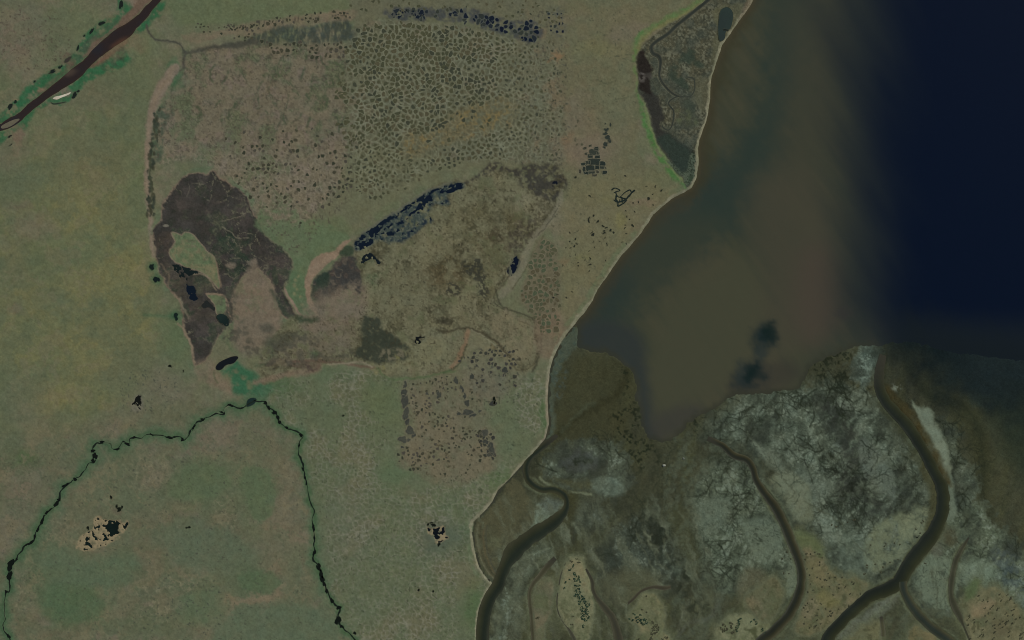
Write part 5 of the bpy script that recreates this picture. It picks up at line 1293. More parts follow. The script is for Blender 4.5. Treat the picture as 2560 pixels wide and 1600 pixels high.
# sheltered runnels
for pts, w in (([(2020, 1560), (2080, 1560), (2130, 1548)], 4), ([(2180, 1545), (2210, 1522), (2240, 1490)], 3), ([(2130, 1345), (2150, 1370), (2190, 1410), (2208, 1440)], 3), ([(2340, 1450), (2345, 1480), (2342, 1520)], 2.5), ([(2110, 1310), (2060, 1280), (2012, 1252)], 3.5),
               ([(1400, 1415), (1460, 1385), (1520, 1345)], 8), ([(2330, 1430), (2334, 1460)], 4), ([(2400, 1470), (2406, 1510), (2420, 1560)], 4), ([(2260, 1570), (2262, 1620)], 8), ([(2300, 1480), (2320, 1520), (2380, 1530), (2410, 1545)], 6),
               ([(1960, 1200), (1985, 1228), (1975, 1245)], 3), ([(1860, 1120), (1840, 1180), (1830, 1230)], 2.5)):
    F.L(pts, w, '#47473a', 3, a=0.8, warp=1.2)
F.L([(p[0] + 14, p[1] - 8) for p in CH_C[3:12]], [30, 34, 36, 36, 34, 32, 28, 22, 14], '#3d3623', 7, a=0.9, warp=1)
F.L([(p[0] - 18, p[1] + 4) for p in CH_C[4:11]], 20, '#3b3b2c', 7, a=0.8, warp=1)
F.L([(p[0] + 16, p[1] - 8) for p in CH_C[3:12]], 20, '#43361f', 12, a=0.5, warp=1.5, tex=smoothstep(-.6, .5, n16))
F.L([(p[0] - 20, p[1]) for p in CH_C[9:16]], [26, 30, 30, 28, 24, 20, 14], '#423e2c', 6, a=0.85, warp=1)
F.L([(p[0] + 12, p[1] + 10) for p in CH_A[9:15]], 34, '#3d3927', 12, a=0.85, warp=1)
F.L([(p[0] - 8, p[1] + 10) for p in CH_C[21:25]], 26, '#4a4735', 8, a=0.7, warp=1)
F.blob(2375, 1345, 18, 20, '#4b4434', .85, warp=2)
F.blob(2340, 1375, 14, 20, '#565147', .7, warp=2)
F.blob(2420, 1285, 12, 12, '#44463a', .8, warp=2)

# old channel scars and low levees between the western channels
for pts, w, c in (([(1300, 1610), (1308, 1560), (1325, 1510), (1350, 1470), (1385, 1440)], 7, '#5d5b4a'), ([(1240, 1600), (1255, 1540), (1285, 1480), (1330, 1425), (1380, 1385)], 10, '#585a4c'), ([(1270, 1600), (1282, 1530), (1310, 1470), (1350, 1420)], 5, '#39372a'),
                  ([(1385, 1590), (1372, 1540), (1376, 1490), (1392, 1440)], 8, '#59574a'), ([(1372, 1600), (1362, 1550), (1366, 1490)], 5, '#4a4434'), ([(1500, 1600), (1478, 1560), (1480, 1530)], 9, '#54523f'), ([(1520, 1600), (1540, 1570), (1550, 1530), (1530, 1480)], 14, '#4d4a3c'),
                  ([(1690, 1600), (1720, 1560), (1780, 1540), (1800, 1500)], 10, '#55534a'), ([(1760, 1600), (1800, 1560), (1830, 1530)], 8, '#4a473a'), ([(1795, 1600), (1790, 1560), (1786, 1530)], 6, '#37352a'), ([(1690, 1580), (1710, 1530), (1722, 1500)], 10, '#5b594c'),
                  ([(1215, 1590), (1222, 1520), (1250, 1450), (1300, 1400), (1370, 1370)], 5, '#6a6a5a'), ([(2000, 1590), (2030, 1585), (2080, 1570), (2130, 1545)], 4, '#4d4130'), ([(2110, 1600), (2160, 1560), (2220, 1510), (2250, 1470)], 6, '#6a6a59'),
                  ([(2225, 1600), (2240, 1560), (2300, 1545), (2340, 1580)], 8, '#4a4434'), ([(2060, 1560), (2010, 1590)], 4, '#6b6856')):
    F.L(pts, w, c, 4, a=0.75, warp=1.4, tex=0.75 + 0.4 * n16)
ws = smoothstep(1180, 1330, V) * smoothstep(1830, 1700, U)
strk = fbm(U + 2 * G.wu + 0.6 * warpx, V + 2 * G.wv, 26, 661, 4, sx=0.5, sy=2.4, rot=-0.35)
F.mix(HUGE, ws * smoothstep(-0.1, 0.6, strk) * 0.6, '#5a594a')
F.mix(HUGE, ws * smoothstep(0.35, 0.9, strk) * 0.5, '#69695b')
F.mix(HUGE, ws * smoothstep(0.2, 0.8, -strk) * 0.45, '#34332a')
s = G.sl(1660, 960, 2600, 1640)
F.mix(s, smoothstep(-0.2, 0.8, nfl[s]) * smoothstep(1000, 1120, V[s]) * smoothstep(2440, 2300, U[s]) * 0.4, '#585b4f')
# sand islands
D_BAR = {}
for nm, poly, c1, c2 in (('S1', S1, '#726c56', '#7d7059'), ('S2', S2, '#69644e', '#766a53'), ('S3', S3, '#716d57', '#79725c'), ('S4', S4, '#645c47', '#706450'), ('S5', S5, '#635c48', '#706650'), ('S6', S6, '#5d5845', '#6d614e'), ('S7', S7, '#605a49', '#6c604f'),
                         ('S8', S8, '#645a44', '#6e6049'), ('S9', S9, '#605b47', '#66604a')):
    F.P(poly, '#56543f', 14, grow=14, a=0.7, warp=2, tex=0.7 + 0.4 * n16)
    F.P(poly, '#5e5c4b', 4, grow=6, a=0.8, warp=1.4)
    F.P(poly, c1, 5, warp=1.6)
    F.P(poly, '#5c5a48', 5, warp=1.6, tex=smoothstep(0.1, 0.6, strk - 0.2 * n40) * 0.7)
    F.P(poly, c2, 4, warp=.8, grow=-3, tex=smoothstep(-0.2, 0.6, n40 + .4 * n16) * 0.9)
    F.P(poly, '#555640', 6, warp=.8, grow=-2, tex=smoothstep(0.1, 0.7, -n40 + .5 * n11) * 0.55)
    F.P(poly, '#4c4836', 3, warp=.8, grow=-2, tex=smoothstep(0.25, 0.65, n11 + .4 * n3) * (0.75 if nm in ('S4', 'S5', 'S6', 'S9', 'S8') else 0.4))
    s2, dd = G.sd(poly, 14, 0.8)
    dfull = np.full(U.shape, 50.0, np.float32)
    dfull[s2] = dd
    D_BAR[nm] = dfull
F.P(T(1920, 1200, [(250, 480), (420, 520), (520, 640), (500, 740), (400, 640), (300, 640)]), '#565a40', 10, a=.8)
F.P(T(1920, 1200, [(480, 1080), (560, 1060), (680, 1150), (600, 1200), (480, 1180)]), '#6f653f', 10, a=.4)
F.P(T(1920, 1200, [(1860, 1010), (1960, 940), (2010, 980), (1960, 1080), (1880, 1130)]), '#525a40', 8, a=.85)
F.P(T(1920, 1200, [(1940, 1200), (2100, 1130), (2150, 1170), (2050, 1270), (1930, 1290)]), '#7b6955', 10, a=.8)
F.P(T(1920, 1200, [(2100, 1350), (2250, 1320), (2280, 1440), (2200, 1500), (2100, 1480)]), '#5c5241', 12, a=.6)
F.P(T(1920, 1200, [(380, 760), (480, 740), (540, 900), (600, 1000), (480, 1010), (400, 930)]), '#73654c', 10, a=.5)
F.P([(1863, 1425), (1900, 1420), (1912, 1450), (1880, 1470), (1850, 1500), (1845, 1460)], '#5c5545', 12, a=.6)
F.P(T(1280, 1200, [(2180, 1410), (2240, 1405), (2300, 1378), (2312, 1400), (2300, 1450), (2345, 1490), (2300, 1500), (2250, 1440)]), '#4d4c38', 2, a=.95)
east = smoothstep(2150, 2290, U) * smoothstep(240, -20, -D_FLAT + 45 * n40 + 20 * n90)
F.mix(HUGE, east * 0.99, '#11191d')
F.mix(HUGE, smoothstep(2300, 2500, U) * smoothstep(1060, 900, V + 30 * n40) * 0.8, '#20272a')
F.C *= np.array([0.90, 1.0, 0.88], np.float32)
m = FM[..., None]
G.C = G.C * (1 - m) + F.C * m
G.H[:] = np.where(FM > 0.5, F.H, G.H)

fine_a = fbm(U, V, 3.6, 801, 2)
fine_b = fbm(U, V, 10, 802, 3)
G.C *= (1 + 0.12 * fine_a + 0.10 * fine_b)[..., None]
tint = fbm(U, V, 26, 803, 3)
G.C *= np.stack([1 + 0.035 * tint, 1 + 0 * tint, 1 - 0.03 * tint], -1)
G.C = np.clip(G.C, 0.002, 1)
# ---- heights: turf a metre or so above the flats, channels and ponds cut in
LANDM = smoothstep(3, -9, D_LAND)
G.H += 0.25 * n40 + 0.12 * n16
G.H += LANDM * 1.6 + (1 - LANDM) * (-0.15)
sea_low = (1 - smoothstep(2, -6, np.minimum(D_LAND, D_FLAT)))
G.H -= 1.5 * sea_low
for nm in D_BAR:
    G.H += 0.7 * smoothstep(4, -10, D_BAR[nm]) * FM
tmp[:] = 50
s2, dd = G.sd(LAKE_W, 40, 1)
G.H[s2] -= 0.9 * smoothstep(2, -4, dd)
s2, dd = G.sd(MARSH, 40, .6)
G.H[s2] -= 0.9 * smoothstep(2, -6, dd)


def carve(s, d, depth=0.8, soft=2.5):
    G.H[s] -= depth * smoothstep(soft, -soft, d)


for c, w in ((CH_A, CH_AW), (CH_B, CH_BW), (CH_C, CH_CW), (CH_D, CH_DW), (CH_E, CH_EW), (CH_F, CH_FW), (CH_H, CH_HW), (LC1, LC1W)):
    s2, dd = G.dl(c, w, 20, 0)
    carve(s2, dd - 1.5, 0.9, 1.5)
RIVER = RIV_N + RIV_S[::-1]
s2, dd = G.sd(RIVER, 20, 0, 0)
carve(s2, dd - 1.5, 1.9, 1.5)
WATER_SHEETS = []


def flood(outline, level_noise, wl, frac, soft=10.0, warp=1.0):
    """lower the ground in an area so that a level water sheet shows through it in ragged pieces"""
    s2, dd = G.sd(outline, 20, warp)
    core = smoothstep(soft, -soft, dd)
    base = wl + 0.8
    f = base - 1.6 * core * smoothstep(frac - 0.12, frac + 0.12, level_noise[s2] + 0.5 * core)
    G.H[s2] = G.H[s2] * (1 - core) + f * core
    return core


fl = 0.7 * n7 + 0.5 * n16
NW_EDGE = T(640, 400, [(935, 800), (1010, 715), (1090, 655), (1210, 575), (1330, 505), (1440, 435), (1570, 345), (1650, 305), (1770, 255), (1960, 235)])
NAVYN = np.full(U.shape, -1.0, np.float32)
s2, dd = G.dl(NW_EDGE, 8, 70, 1.4)
ends = smoothstep(1010, 900, U[s2]) + smoothstep(1030, 1130, U[s2])
fr = fbm(U[s2], V[s2], 5.5, 822, 2)
fr2 = fbm(U[s2] + 1.6 * G.wu[s2], V[s2] + 1.6 * G.wv[s2], 13, 825, 4, sx=1.4, sy=0.6, rot=-0.55)
NAVYN[s2] = np.clip(1.0 - dd / (22 + 12 * ends), -0.6, 1) * (0.22 + 0.4 * ends) - 0.3 + 1.55 * fr2 + 0.35 * fr
s = G.sl(850, 440, 1180, 640)
WL = 0.55
flood(NAVY, NAVYN, WL, 0.55, 5)
CLUST_A = T(0, 1200, [(930, 420), (1000, 385), (1080, 395), (1150, 440), (1165, 500), (1120, 550), (1060, 550), (1000, 570), (930, 530), (890, 500)])
CLUST_A_SAND = T(0, 1200, [(890, 360), (960, 350), (1000, 380), (1100, 380), (1150, 420), (1200, 385), (1215, 420), (1170, 500), (1100, 560), (1000, 610), (900, 650), (800, 665), (730, 640), (760, 560), (830, 480), (890, 440)])
G.P(CLUST_A_SAND, '#83755a', 3, warp=1.2, tex=smoothstep(-1.0, -0.2, n7 + .3 * n16))
G.P(T(0, 1200, [(1060, 280), (1120, 250), (1160, 300), (1130, 330), (1080, 310)]), '#5c5545', 6, a=.7)
CLUST_B_SAND = T(640, 1200, [(1620, 450), (1700, 460), (1770, 430), (1790, 500), (1830, 540), (1790, 570), (1730, 600), (1700, 590), (1690, 540), (1640, 500)])
G.P(CLUST_B_SAND, '#82755a', 3, warp=1, tex=smoothstep(-1.0, -0.1, n7 + .3 * n16))
CLUST_C = T(0, 800, [(1290, 715), (1340, 720), (1360, 780), (1350, 840), (1300, 870), (1250, 850), (1230, 810), (1270, 770)])
G.P(CLUST_C, '#696455', 4, warp=1, a=.8)
fr = fbm(U, V, 6.0, 823, 2)
flood(CLUST_A_SAND, 0.8 * fl + 0.8 * fr - 0.32 + 1.0 * smoothstep(28, 8, np.hypot(U - 280, (V - 1322) * 1.1)), WL, 0.55, 2, 1.2)
flood(CLUST_B_SAND, 0.7 * fl + 0.8 * fr - 0.12 + 0.9 * smoothstep(15, 5, np.hypot(U - 1090, V - 1337)) + 0.4 * smoothstep(10, 3, np.hypot(U - 1107, V - 1325)), WL, 0.55, 2)
flood(CLUST_C, 0.7 * fl + 0.9 * fr + 0.05 + 0.5 * smoothstep(16, 4, np.hypot(U - 346, V - 1002)), WL, 0.55, 3)
CLUST_D = [(1275, 655), (1290, 640), (1297, 650), (1290, 675), (1280, 690), (1268, 680)]
flood(CLUST_D, 0.8 * fl + 0.25, WL, 0.55, 3)
CLUST_E = T(1280, 400, [(370, 230), (400, 190), (440, 200), (450, 250), (420, 285), (380, 260)])
flood(CLUST_E, 1.0 * fl - 0.05, WL, 0.55, 3)
CLUST_F = T(640, 400, [(1000, 930), (1040, 880), (1100, 870), (1120, 900), (1180, 970), (1150, 985), (1090, 930), (1040, 970), (995, 980)])
flood(CLUST_F, 0.9 * fl + 0.15, WL, 0.55, 2)
CLUST_G = T(640, 800, [(1495, 160), (1520, 130), (1560, 145), (1600, 150), (1590, 170), (1545, 175), (1560, 210), (1540, 230), (1500, 215)])
for b_, bias in ((BLACK_1, 0.42), (BLACK_2, 0.6)):
    flood(b_, 0.8 * fl + 0.6 * fr + bias, 0.1, 0.55, 4, 1.3)
flood(CLUST_G, 0.9 * fl + 0.25, WL, 0.55, 2)
G.P(NAVY, '#36413e', 5, warp=1, tex=smoothstep(-0.7, 0.2, n16 + 0.5 * n7 + 0.3) * 0.85)
G.P(NAVY, '#1c2630', 5, warp=1, tex=smoothstep(0.1, 0.5, n7 + 0.4 * n16 + 0.2 * NAVYN) * 0.85)
G.P(NAVY, '#66675a', 5, warp=1, tex=smoothstep(0.35, 0.7, dots - 0.3 * n7) * 0.6)
G.L(T(640, 400, [(1000, 690), (1100, 625), (1250, 530), (1430, 420), (1560, 320), (1700, 260), (1850, 205)]), 4, '#5f5f50', 3, a=0.8)
G.P(CLUST_D, '#3a3f3a', 4, a=.6)

# ---- cut the sheet into its countries
SEA = (np.minimum(D_LAND, D_FLAT) > 22)
region = np.zeros(U.shape, np.int16)
region[(D_LAND > 0)] = 1
region[(np.abs(D_LAND + bw * 0.5) < bw * 0.55)] = 2


def reg(poly, k, warp=1.0, grow=0.0):
    s2, dd = G.sd(poly, 12, warp)
    r = region[s2]
    r[dd < grow] = k
    region[s2] = r


reg(MARSH, 3, .6)
reg(LAKE_W, 4, 1)
reg(LAKE_E, 5, 1.5)
reg(TONGUE_SAND, 6, .8)
reg(ISLE_A, 7, .6, 1)
reg(ISLE_B, 8, .6, 1)
reg(MOUND, 9, 1.5)
for k, nm in enumerate(('S1', 'S2', 'S3', 'S4', 'S5', 'S6', 'S7', 'S8', 'S9')):
    region[D_BAR[nm] < 2] = 20 + k
region[(np.abs(D_LAND + bw * 0.5) < bw * 0.55) & (region == 0)] = 2
s2, dd = G.sd(M5, 10, 1)
r = region[s2]
r[dd < 0] = 30
region[s2] = r
keep = ~(SEA[:-1, :-1] & SEA[1:, 1:] & SEA[1:, :-1] & SEA[:-1, 1:])
RC = region[:-1, :-1]
PIECES = [
    (0, 'tundra', M_TUNDRA, 'structure', None, None, None),
    (1, 'tidal_flat', M_MUD, 'structure', None, None, None),
    (2, 'beach', M_SAND, 'structure', None, None, None),
    (3, 'salt_marsh', M_MARSH, 'structure', None, None, None),
    (4, 'lake_bed', M_PEAT, None, 'large dark brown drained lake bed with pale cracks west of the green tongue', 'lake bed', None),
    (5, 'lake_bed', M_PEAT, None, 'small dark mottled lake bed between the pink sand spit and the olive marsh', 'lake bed', None),
    (6, 'sand_spit', M_SAND, None, 'curved pink sand spit along the east side of the green tongue', 'sand spit', None),
    (7, 'islet', M_TUNDRA, None, 'larger green and tan islet inside the dark brown lake bed', 'islet', None),
    (8, 'islet', M_TUNDRA, None, 'small plain green islet with a pinkish rim in the south of the dark lake bed', 'islet', None),
    (9, 'mound', M_TUNDRA, None, 'bare pinkish tan mound enclosed by the two dark lake beds', 'mound', None),
    (20, 'sandbar', M_SAND, None, 'long pale sandbar with a dark green stripe of shrubs along its middle', 'sandbar', 'sandbars and islands of the tidal flat'),
    (21, 'sandbar', M_SAND, None, 'tan rounded sandbar with a green shrub cluster at its head', 'sandbar', 'sandbars and islands of the tidal flat'),
    (22, 'sandbar', M_SAND, None, 'pale sandbar with a forked dark olive pool in its middle', 'sandbar', 'sandbars and islands of the tidal flat'),
    (23, 'sandbar', M_SAND, None, 'broad orange tan island between the two largest tidal channels', 'sandbar', 'sandbars and islands of the tidal flat'),
    (24, 'sandbar', M_SAND, None, 'tan island with slanting dark dashes in the far bottom right corner', 'sandbar', 'sandbars and islands of the tidal flat'),
    (25, 'sandbar', M_SAND, None, 'small round tan sandbar on the west bank inside the bend of the middle channel', 'sandbar', 'sandbars and islands of the tidal flat'),
    (26, 'sandbar', M_SAND, None, 'narrow brownish sandbar west of the long shrub striped sandbar', 'sandbar', 'sandbars and islands of the tidal flat'),
    (27, 'sandbar', M_SAND, None, 'brown domed sandbar at the bottom edge west of the forked channel', 'sandbar', 'sandbars and islands of the tidal flat'),
    (28, 'sandbar', M_SAND, None, 'dull olive sandbar at the bottom edge beside the wide channel mouth', 'sandbar', 'sandbars and islands of the tidal flat'),
    (30, 'sand_strip', M_SAND, None, 'brightest pale grey sand strip along the east bank of the widest channel', 'sandbar', 'sandbars and islands of the tidal flat'),
]
BYNAME = {}
for k, nm, mt_, kind, lab, cat, grp in PIECES:
    fm = keep & (RC == k)
    if fm.any():
        o = grid_piece(nm, G, fm, mt_)
        tag(o, lab, cat, grp, kind)
        BYNAME[k] = o


def ground_z(x, y):
    i = int(np.clip(np.searchsorted(G.us, x), 1, len(G.us) - 1))
    j = int(np.clip(np.searchsorted(G.vs, y), 1, len(G.vs) - 1))
    return float(G.H[j, i])


def zmax(outline):
    return max(ground_z(p[0], p[1]) for p in outline)

# ------------------------------------------------------------------ the sea: turbid shallows grading into deep water
S = Grid(axis(1250, 2600, 6.0), axis(-40, 1180, 6.0))
sU, sV = S.U, S.V
q200 = fbm(sU, sV, 260, 211, 3, sx=0.45, sy=1.9, rot=-0.55)
q60 = fbm(sU, sV, 70, 212, 3, sx=0.5, sy=2.0, rot=-0.5)
S.C[:] = lin('#3e3d31')
S.mix(HUGE, smoothstep(-0.3, 0.7, q200) * 0.7, '#484235')
S.mix(HUGE, smoothstep(0.0, 0.8, -q200 + 0.3 * q60) * 0.5, '#343730')
stk = fbm(sU, sV, 34, 213, 3, sx=0.42, sy=3.2, rot=-0.62)
S.mix(HUGE, smoothstep(0.0, 0.8, stk) * 0.35, '#4a4436')
S.mix(HUGE, smoothstep(0.0, 0.8, -stk) * 0.35, '#30352f')
S.L([(2000, -60), (1960, 160), (1930, 300), (1860, 420), (1780, 520), (1660, 620), (1560, 720), (1480, 800)], [150, 110, 90, 110, 140, 130, 110, 90], '#2b3430', 60, a=0.9, warp=6)
S.L([(1760, 440), (1640, 560), (1540, 700), (1460, 830)], [60, 70, 80, 70], '#2d3330', 50, a=0.6, warp=6)
S.L([(1860, 40), (1790, 200), (1770, 330), (1760, 430), (1720, 480)], 30, '#383527', 26, a=0.8, warp=4)
S.L([(1735, 490), (1640, 560), (1560, 660), (1500, 750), (1440, 840)], 16, '#3b352a', 22, a=0.7, warp=3)
S.P([(1960, 0), (2120, 0), (2090, 300), (2060, 420), (1990, 480), (1950, 400), (1960, 200)], '#3c3a31', 60, a=0.7)
S.P([(1880, 470), (2000, 420), (2080, 500), (2110, 640), (2090, 800), (1980, 880), (1900, 840), (1900, 680)], '#433e34', 60, a=0.8)
S.P([(2000, 640), (2070, 620), (2110, 720), (2090, 820), (2020, 860), (1985, 780)], '#483d36', 45, a=0.7)
S.P([(1680, 740), (1860, 640), (1900, 800), (1860, 940), (1760, 1000), (1660, 1060), (1620, 980), (1630, 860)], '#434134', 50, a=0.9)
S.P([(1560, 600), (1700, 540), (1800, 560), (1700, 680), (1600, 740)], '#3a3a2f', 50, a=0.5)
S.P([(1440, 820), (1520, 800), (1600, 840), (1620, 950), (1640, 1100), (1600, 1110), (1590, 960), (1540, 900), (1440, 870)], '#2f3232', 22, a=0.9)
S.P([(1640, 1040), (1720, 1010), (1760, 1030), (1660, 1100), (1630, 1090)], '#3a3734', 20, a=0.7)
S.P([(1840, 930), (1950, 900), (2000, 940), (1880, 1000), (1830, 990)], '#37332e', 24, a=0.7)
lag = 8 * q60 + 55 * q200
dt = np.clip((sU + lag - 1985) / 345.0, 0, 1)
vfade = smoothstep(1000, 740, sV)
S.mix(HUGE, smoothstep(0.0, 0.55, dt) * vfade * 0.9, '#262a2b')
S.mix(HUGE, smoothstep(0.22, 0.85, dt) * vfade * 0.95, '#101825')
S.mix(HUGE, smoothstep(0.5, 1.0, dt) * vfade, '#061023')
S.mix(HUGE, smoothstep(760, 900, sV + 12 * q60) * smoothstep(2140, 2300, sU) * 0.8, '#151c26')
# two cloud shadows painted dark into the sea colour
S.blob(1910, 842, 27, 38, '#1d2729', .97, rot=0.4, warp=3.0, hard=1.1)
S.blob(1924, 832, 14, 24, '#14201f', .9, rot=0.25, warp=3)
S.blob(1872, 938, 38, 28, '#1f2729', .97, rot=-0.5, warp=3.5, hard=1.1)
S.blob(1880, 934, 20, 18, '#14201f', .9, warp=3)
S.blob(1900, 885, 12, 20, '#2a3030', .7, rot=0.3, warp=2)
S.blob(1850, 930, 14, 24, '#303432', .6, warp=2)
S.blob(2108, 782, 20, 12, '#33302f', .7, warp=3)
S.H[:] = -0.55
_, sd_l = S.sd(LAND, 99999, 0.25, 0)
_, sd_f = S.sd(FLAT, 99999, 1.2, 0)
edge_d = np.minimum(sd_l, sd_f)
S.mix(HUGE, smoothstep(26, 0, sd_l) * smoothstep(900, 860, sV) * 0.55, '#3b3326')
S.mix(HUGE, smoothstep(7, 1, sd_l) * smoothstep(860, 820, sV) * 0.7, '#433b2c')
S.mix(HUGE, smoothstep(14, -4, sd_f + 6 * fbm(sU, sV, 14, 219, 2)) * smoothstep(2230, 2130, sU) * 0.8, '#33322a')
S.C *= np.array([0.97, 1.03, 0.93], np.float32)
S.mix(HUGE, smoothstep(2170, 2300, sU) * smoothstep(120, 0, sd_f + 14 * q60), '#141b1f')
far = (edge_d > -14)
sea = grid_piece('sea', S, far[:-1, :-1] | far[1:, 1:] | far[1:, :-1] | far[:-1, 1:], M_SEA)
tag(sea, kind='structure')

# ------------------------------------------------------------------ river, creeks, tidal channels
def river_mesh():
    a = smooth_pts(RIV_N, 4)
    b = smooth_pts(RIV_S, 4)

    def resample(p, n):
        p = np.array(p)
        d = np.concatenate([[0], np.cumsum(np.linalg.norm(np.diff(p, axis=0), axis=1))])
        t = np.linspace(0, d[-1], n)
        return np.stack([np.interp(t, d, p[:, 0]), np.interp(t, d, p[:, 1])], 1)
    n, k = 260, 11
    a, b = resample(a, n), resample(b, n)
    a += np.stack([fbm(a[:, 0], a[:, 1], 7, 401, 2), fbm(a[:, 0], a[:, 1], 7, 402, 2)], 1) * 1.0
    b += np.stack([fbm(b[:, 0], b[:, 1], 7, 403, 2), fbm(b[:, 0], b[:, 1], 7, 404, 2)], 1) * 1.0
    co, cc = [], []
    for j in range(k):
        t = j / (k - 1)
        p = a * (1 - t) + b * t
        co.append(np.stack([p[:, 0] - 1280, 800 - p[:, 1], np.full(n, 0.6)], 1))
        e = max(0.0, 1 - min(t, 1 - t) * 7)
        c = lin('#2c2422')[None] * (1 - e) + lin('#33281f')[None] * e
        c = np.repeat(c, n, 0)
        m = smoothstep(0.0, 0.8, fbm(p[:, 0], p[:, 1], 40, 411, 2))[:, None]
        c = c * (1 - 0.6 * m) + lin('#25262a') * 0.6 * m
        bx = smoothstep(1.0, 0.3, np.hypot((p[:, 0] - 178) / 30, (p[:, 1] - 183) / 16))[:, None] * smoothstep(0.75, 0.1, np.float32(t))
        c = c * (1 - bx) + lin('#453a31') * bx
        bx = smoothstep(1.0, 0.3, np.hypot((p[:, 0] - 295) / 40, (p[:, 1] - 105) / 26))[:, None] * smoothstep(0.55, 1.0, np.float32(t))
        c = c * (1 - bx) + lin('#4a3428') * bx
        cc.append(c)
    quads = np.array([(j * n + i, (j + 1) * n + i, (j + 1) * n + i + 1, j * n + i + 1) for j in range(k - 1) for i in range(n - 1)])
    return mesh_np('river', np.concatenate(co), quads=quads, cols=np.concatenate(cc), mat=M_WATER)


river = tag(river_mesh(), kind='structure')
o = poly_sheet('islet', ISLET, 0.95, '#5d5848', M_SAND, depth=0.6, rough=0.5, col2='#675b4b')
tag(o, 'slim grey brown islet in the brown river at the left edge', 'islet')
o = poly_sheet('sandbar', T(0, 0, [(500, 932), (520, 915), (565, 905), (610, 892), (645, 880), (668, 874), (660, 888), (620, 908), (575, 925), (545, 940), (520, 938)]), 2.1, '#a89a86', M_SAND, depth=1.0, rough=0.4, col2='#bfb4a0')
tag(o, 'small bright white sandbar on the green south bank of the brown river', 'sandbar')

CUT = ['#403d2d', '#35331f', '#2b2b1c', '#2a2a1e', '#33311f', '#454230']
C_A = ['#34362a', '#252a20', '#22271e', '#2a2d1f', '#343424', '#3b3a2a']
for nm_pts, w, cols, zz, sd_, fd in ((CH_A, CH_AW, C_A, -0.32, 1, 60), (CH_B, CH_BW, ['#4a4836', '#3a3725', '#2c2c1e', '#25271f', '#2b2c21', '#45453a'], -0.32, 2, 40),
                                     (CH_C, CH_CW, ['#373826', '#2c2e1d', '#272a1d', '#22261d', '#20241d', '#2e3027'], -0.32, 3, 120),
                                     (CH_D, CH_DW, ['#46442f', '#37382a', '#2a3029', '#2b3026', '#3d3e30'], -0.30, 4, 0),
                                     (CH_E, CH_EW, ['#4a4839', '#3d3c2c', '#383829', '#3d3c2e', '#4d4b3c'], -0.30, 5, 20),
                                     (CH_F, CH_FW, ['#4f4c3b', '#42402e', '#3e3b2b', '#454231', '#545040'], -0.30, 6, 40),
                                     (CH_G, CH_GW, ['#4a483a', '#3a392c', '#4a483a'], -0.02, 7, 20),
                                     (CH_H, CH_HW, ['#4a4738', '#3b392b', '#36342a', '#3d3b2c', '#4b4839'], -0.28, 8, 30),
                                     (CH_I, CH_IW, ['#4e4b3c', '#403c2d', '#3b372b', '#4a4738'], -0.02, 9, 20),
                                     (CH_J, CH_JW, ['#514f40', '#45432f', '#42402e', '#524f3e'], -0.02, 10, 20)):
    tag(ribbon('tidal_channel', nm_pts, w, zz, cols, seed=sd_, jag=0.14, jscale=14, fade=fd, fade_col='#36342a'), kind='structure')
tag(ribbon('marsh_channel', LC1, LC1W, 0.75, ['#45443a', '#34362d', '#2d302a', '#33352c', '#434338'], seed=11), kind='structure')
tag(ribbon('marsh_channel', LC2, 3.6, 0.95, ['#3b3c32', '#2f322b', '#3b3c32'], seed=12), kind='structure')
tag(ribbon('marsh_channel', LC3, 3.2, 0.95, ['#3f4035', '#33362e', '#3f4035'], seed=13), kind='structure')


def creek(pts, pools, w, seed):
    c = tag(ribbon('creek', pts, w, 2.0, ['#222a20', '#151b14', '#222a20'], seed=seed, jag=0.9, jscale=9, wander=2.2), kind='structure')
    for i, (x, y, rx, ry, rot) in enumerate(pools):
        ol = blob_outline(x, y, rx * 1.12, ry * 1.12, rot, 12, 0.34)
        co, tri, cc = slab(ccw(ol), 2.15, '#11150f', 0.8)
        mesh_np('pool', co, tris=np.array(tri), cols=cc, mat=M_WATER, parent=c, smooth=False)
    return c


WR = random.Random(12)
creek(CRK1, POOLS1, [WR.choice((1.4, 1.8, 2.4, 3.0, 4.2)) for _ in CRK1], 21)
creek(CRK2, POOLS2, [WR.choice((1.6, 2.4, 3.0, 4.4)) for _ in CRK2], 22)

# ------------------------------------------------------------------ named ponds
def pond(outline, label, col, z=None, group=None, rough=1.0, col2=None, cat='pond', name='pond', rim=None, seed=0, smooth=3, mat=None):
    z = (zmax(outline) + 0.12) if z is None else z
    cx = sum(p[0] for p in outline) / len(outline)
    cy = sum(p[1] for p in outline) / len(outline)
    o = bpy.data.objects.new(name, None)
    COL.objects.link(o)
    o.location = wpt(cx, cy, z)
    tag(o, label, cat, group)
    w = poly_sheet('water', outline, z, col, mat, depth=1.4, rough=rough, seed=seed, col2=col2, smooth=smooth)
    under(o, w)
    if rim is None:
        j = int(np.clip(np.searchsorted(G.us, outline[0][0]), 1, len(G.us) - 1))
        i = int(np.clip(np.searchsorted(G.vs, outline[0][1]), 1, len(G.vs) - 1))
        rim = (0.9, G.C[i, j] * 0.5 + lin(col) * 0.5)
    under(o, ring(None, outline, z + 0.06, rim[0], rim[1], smooth, rough, seed, name='bank'))
    return o


def under(root, child):
    child.parent = root
    child.matrix_parent_inverse = root.matrix_basis.inverted()


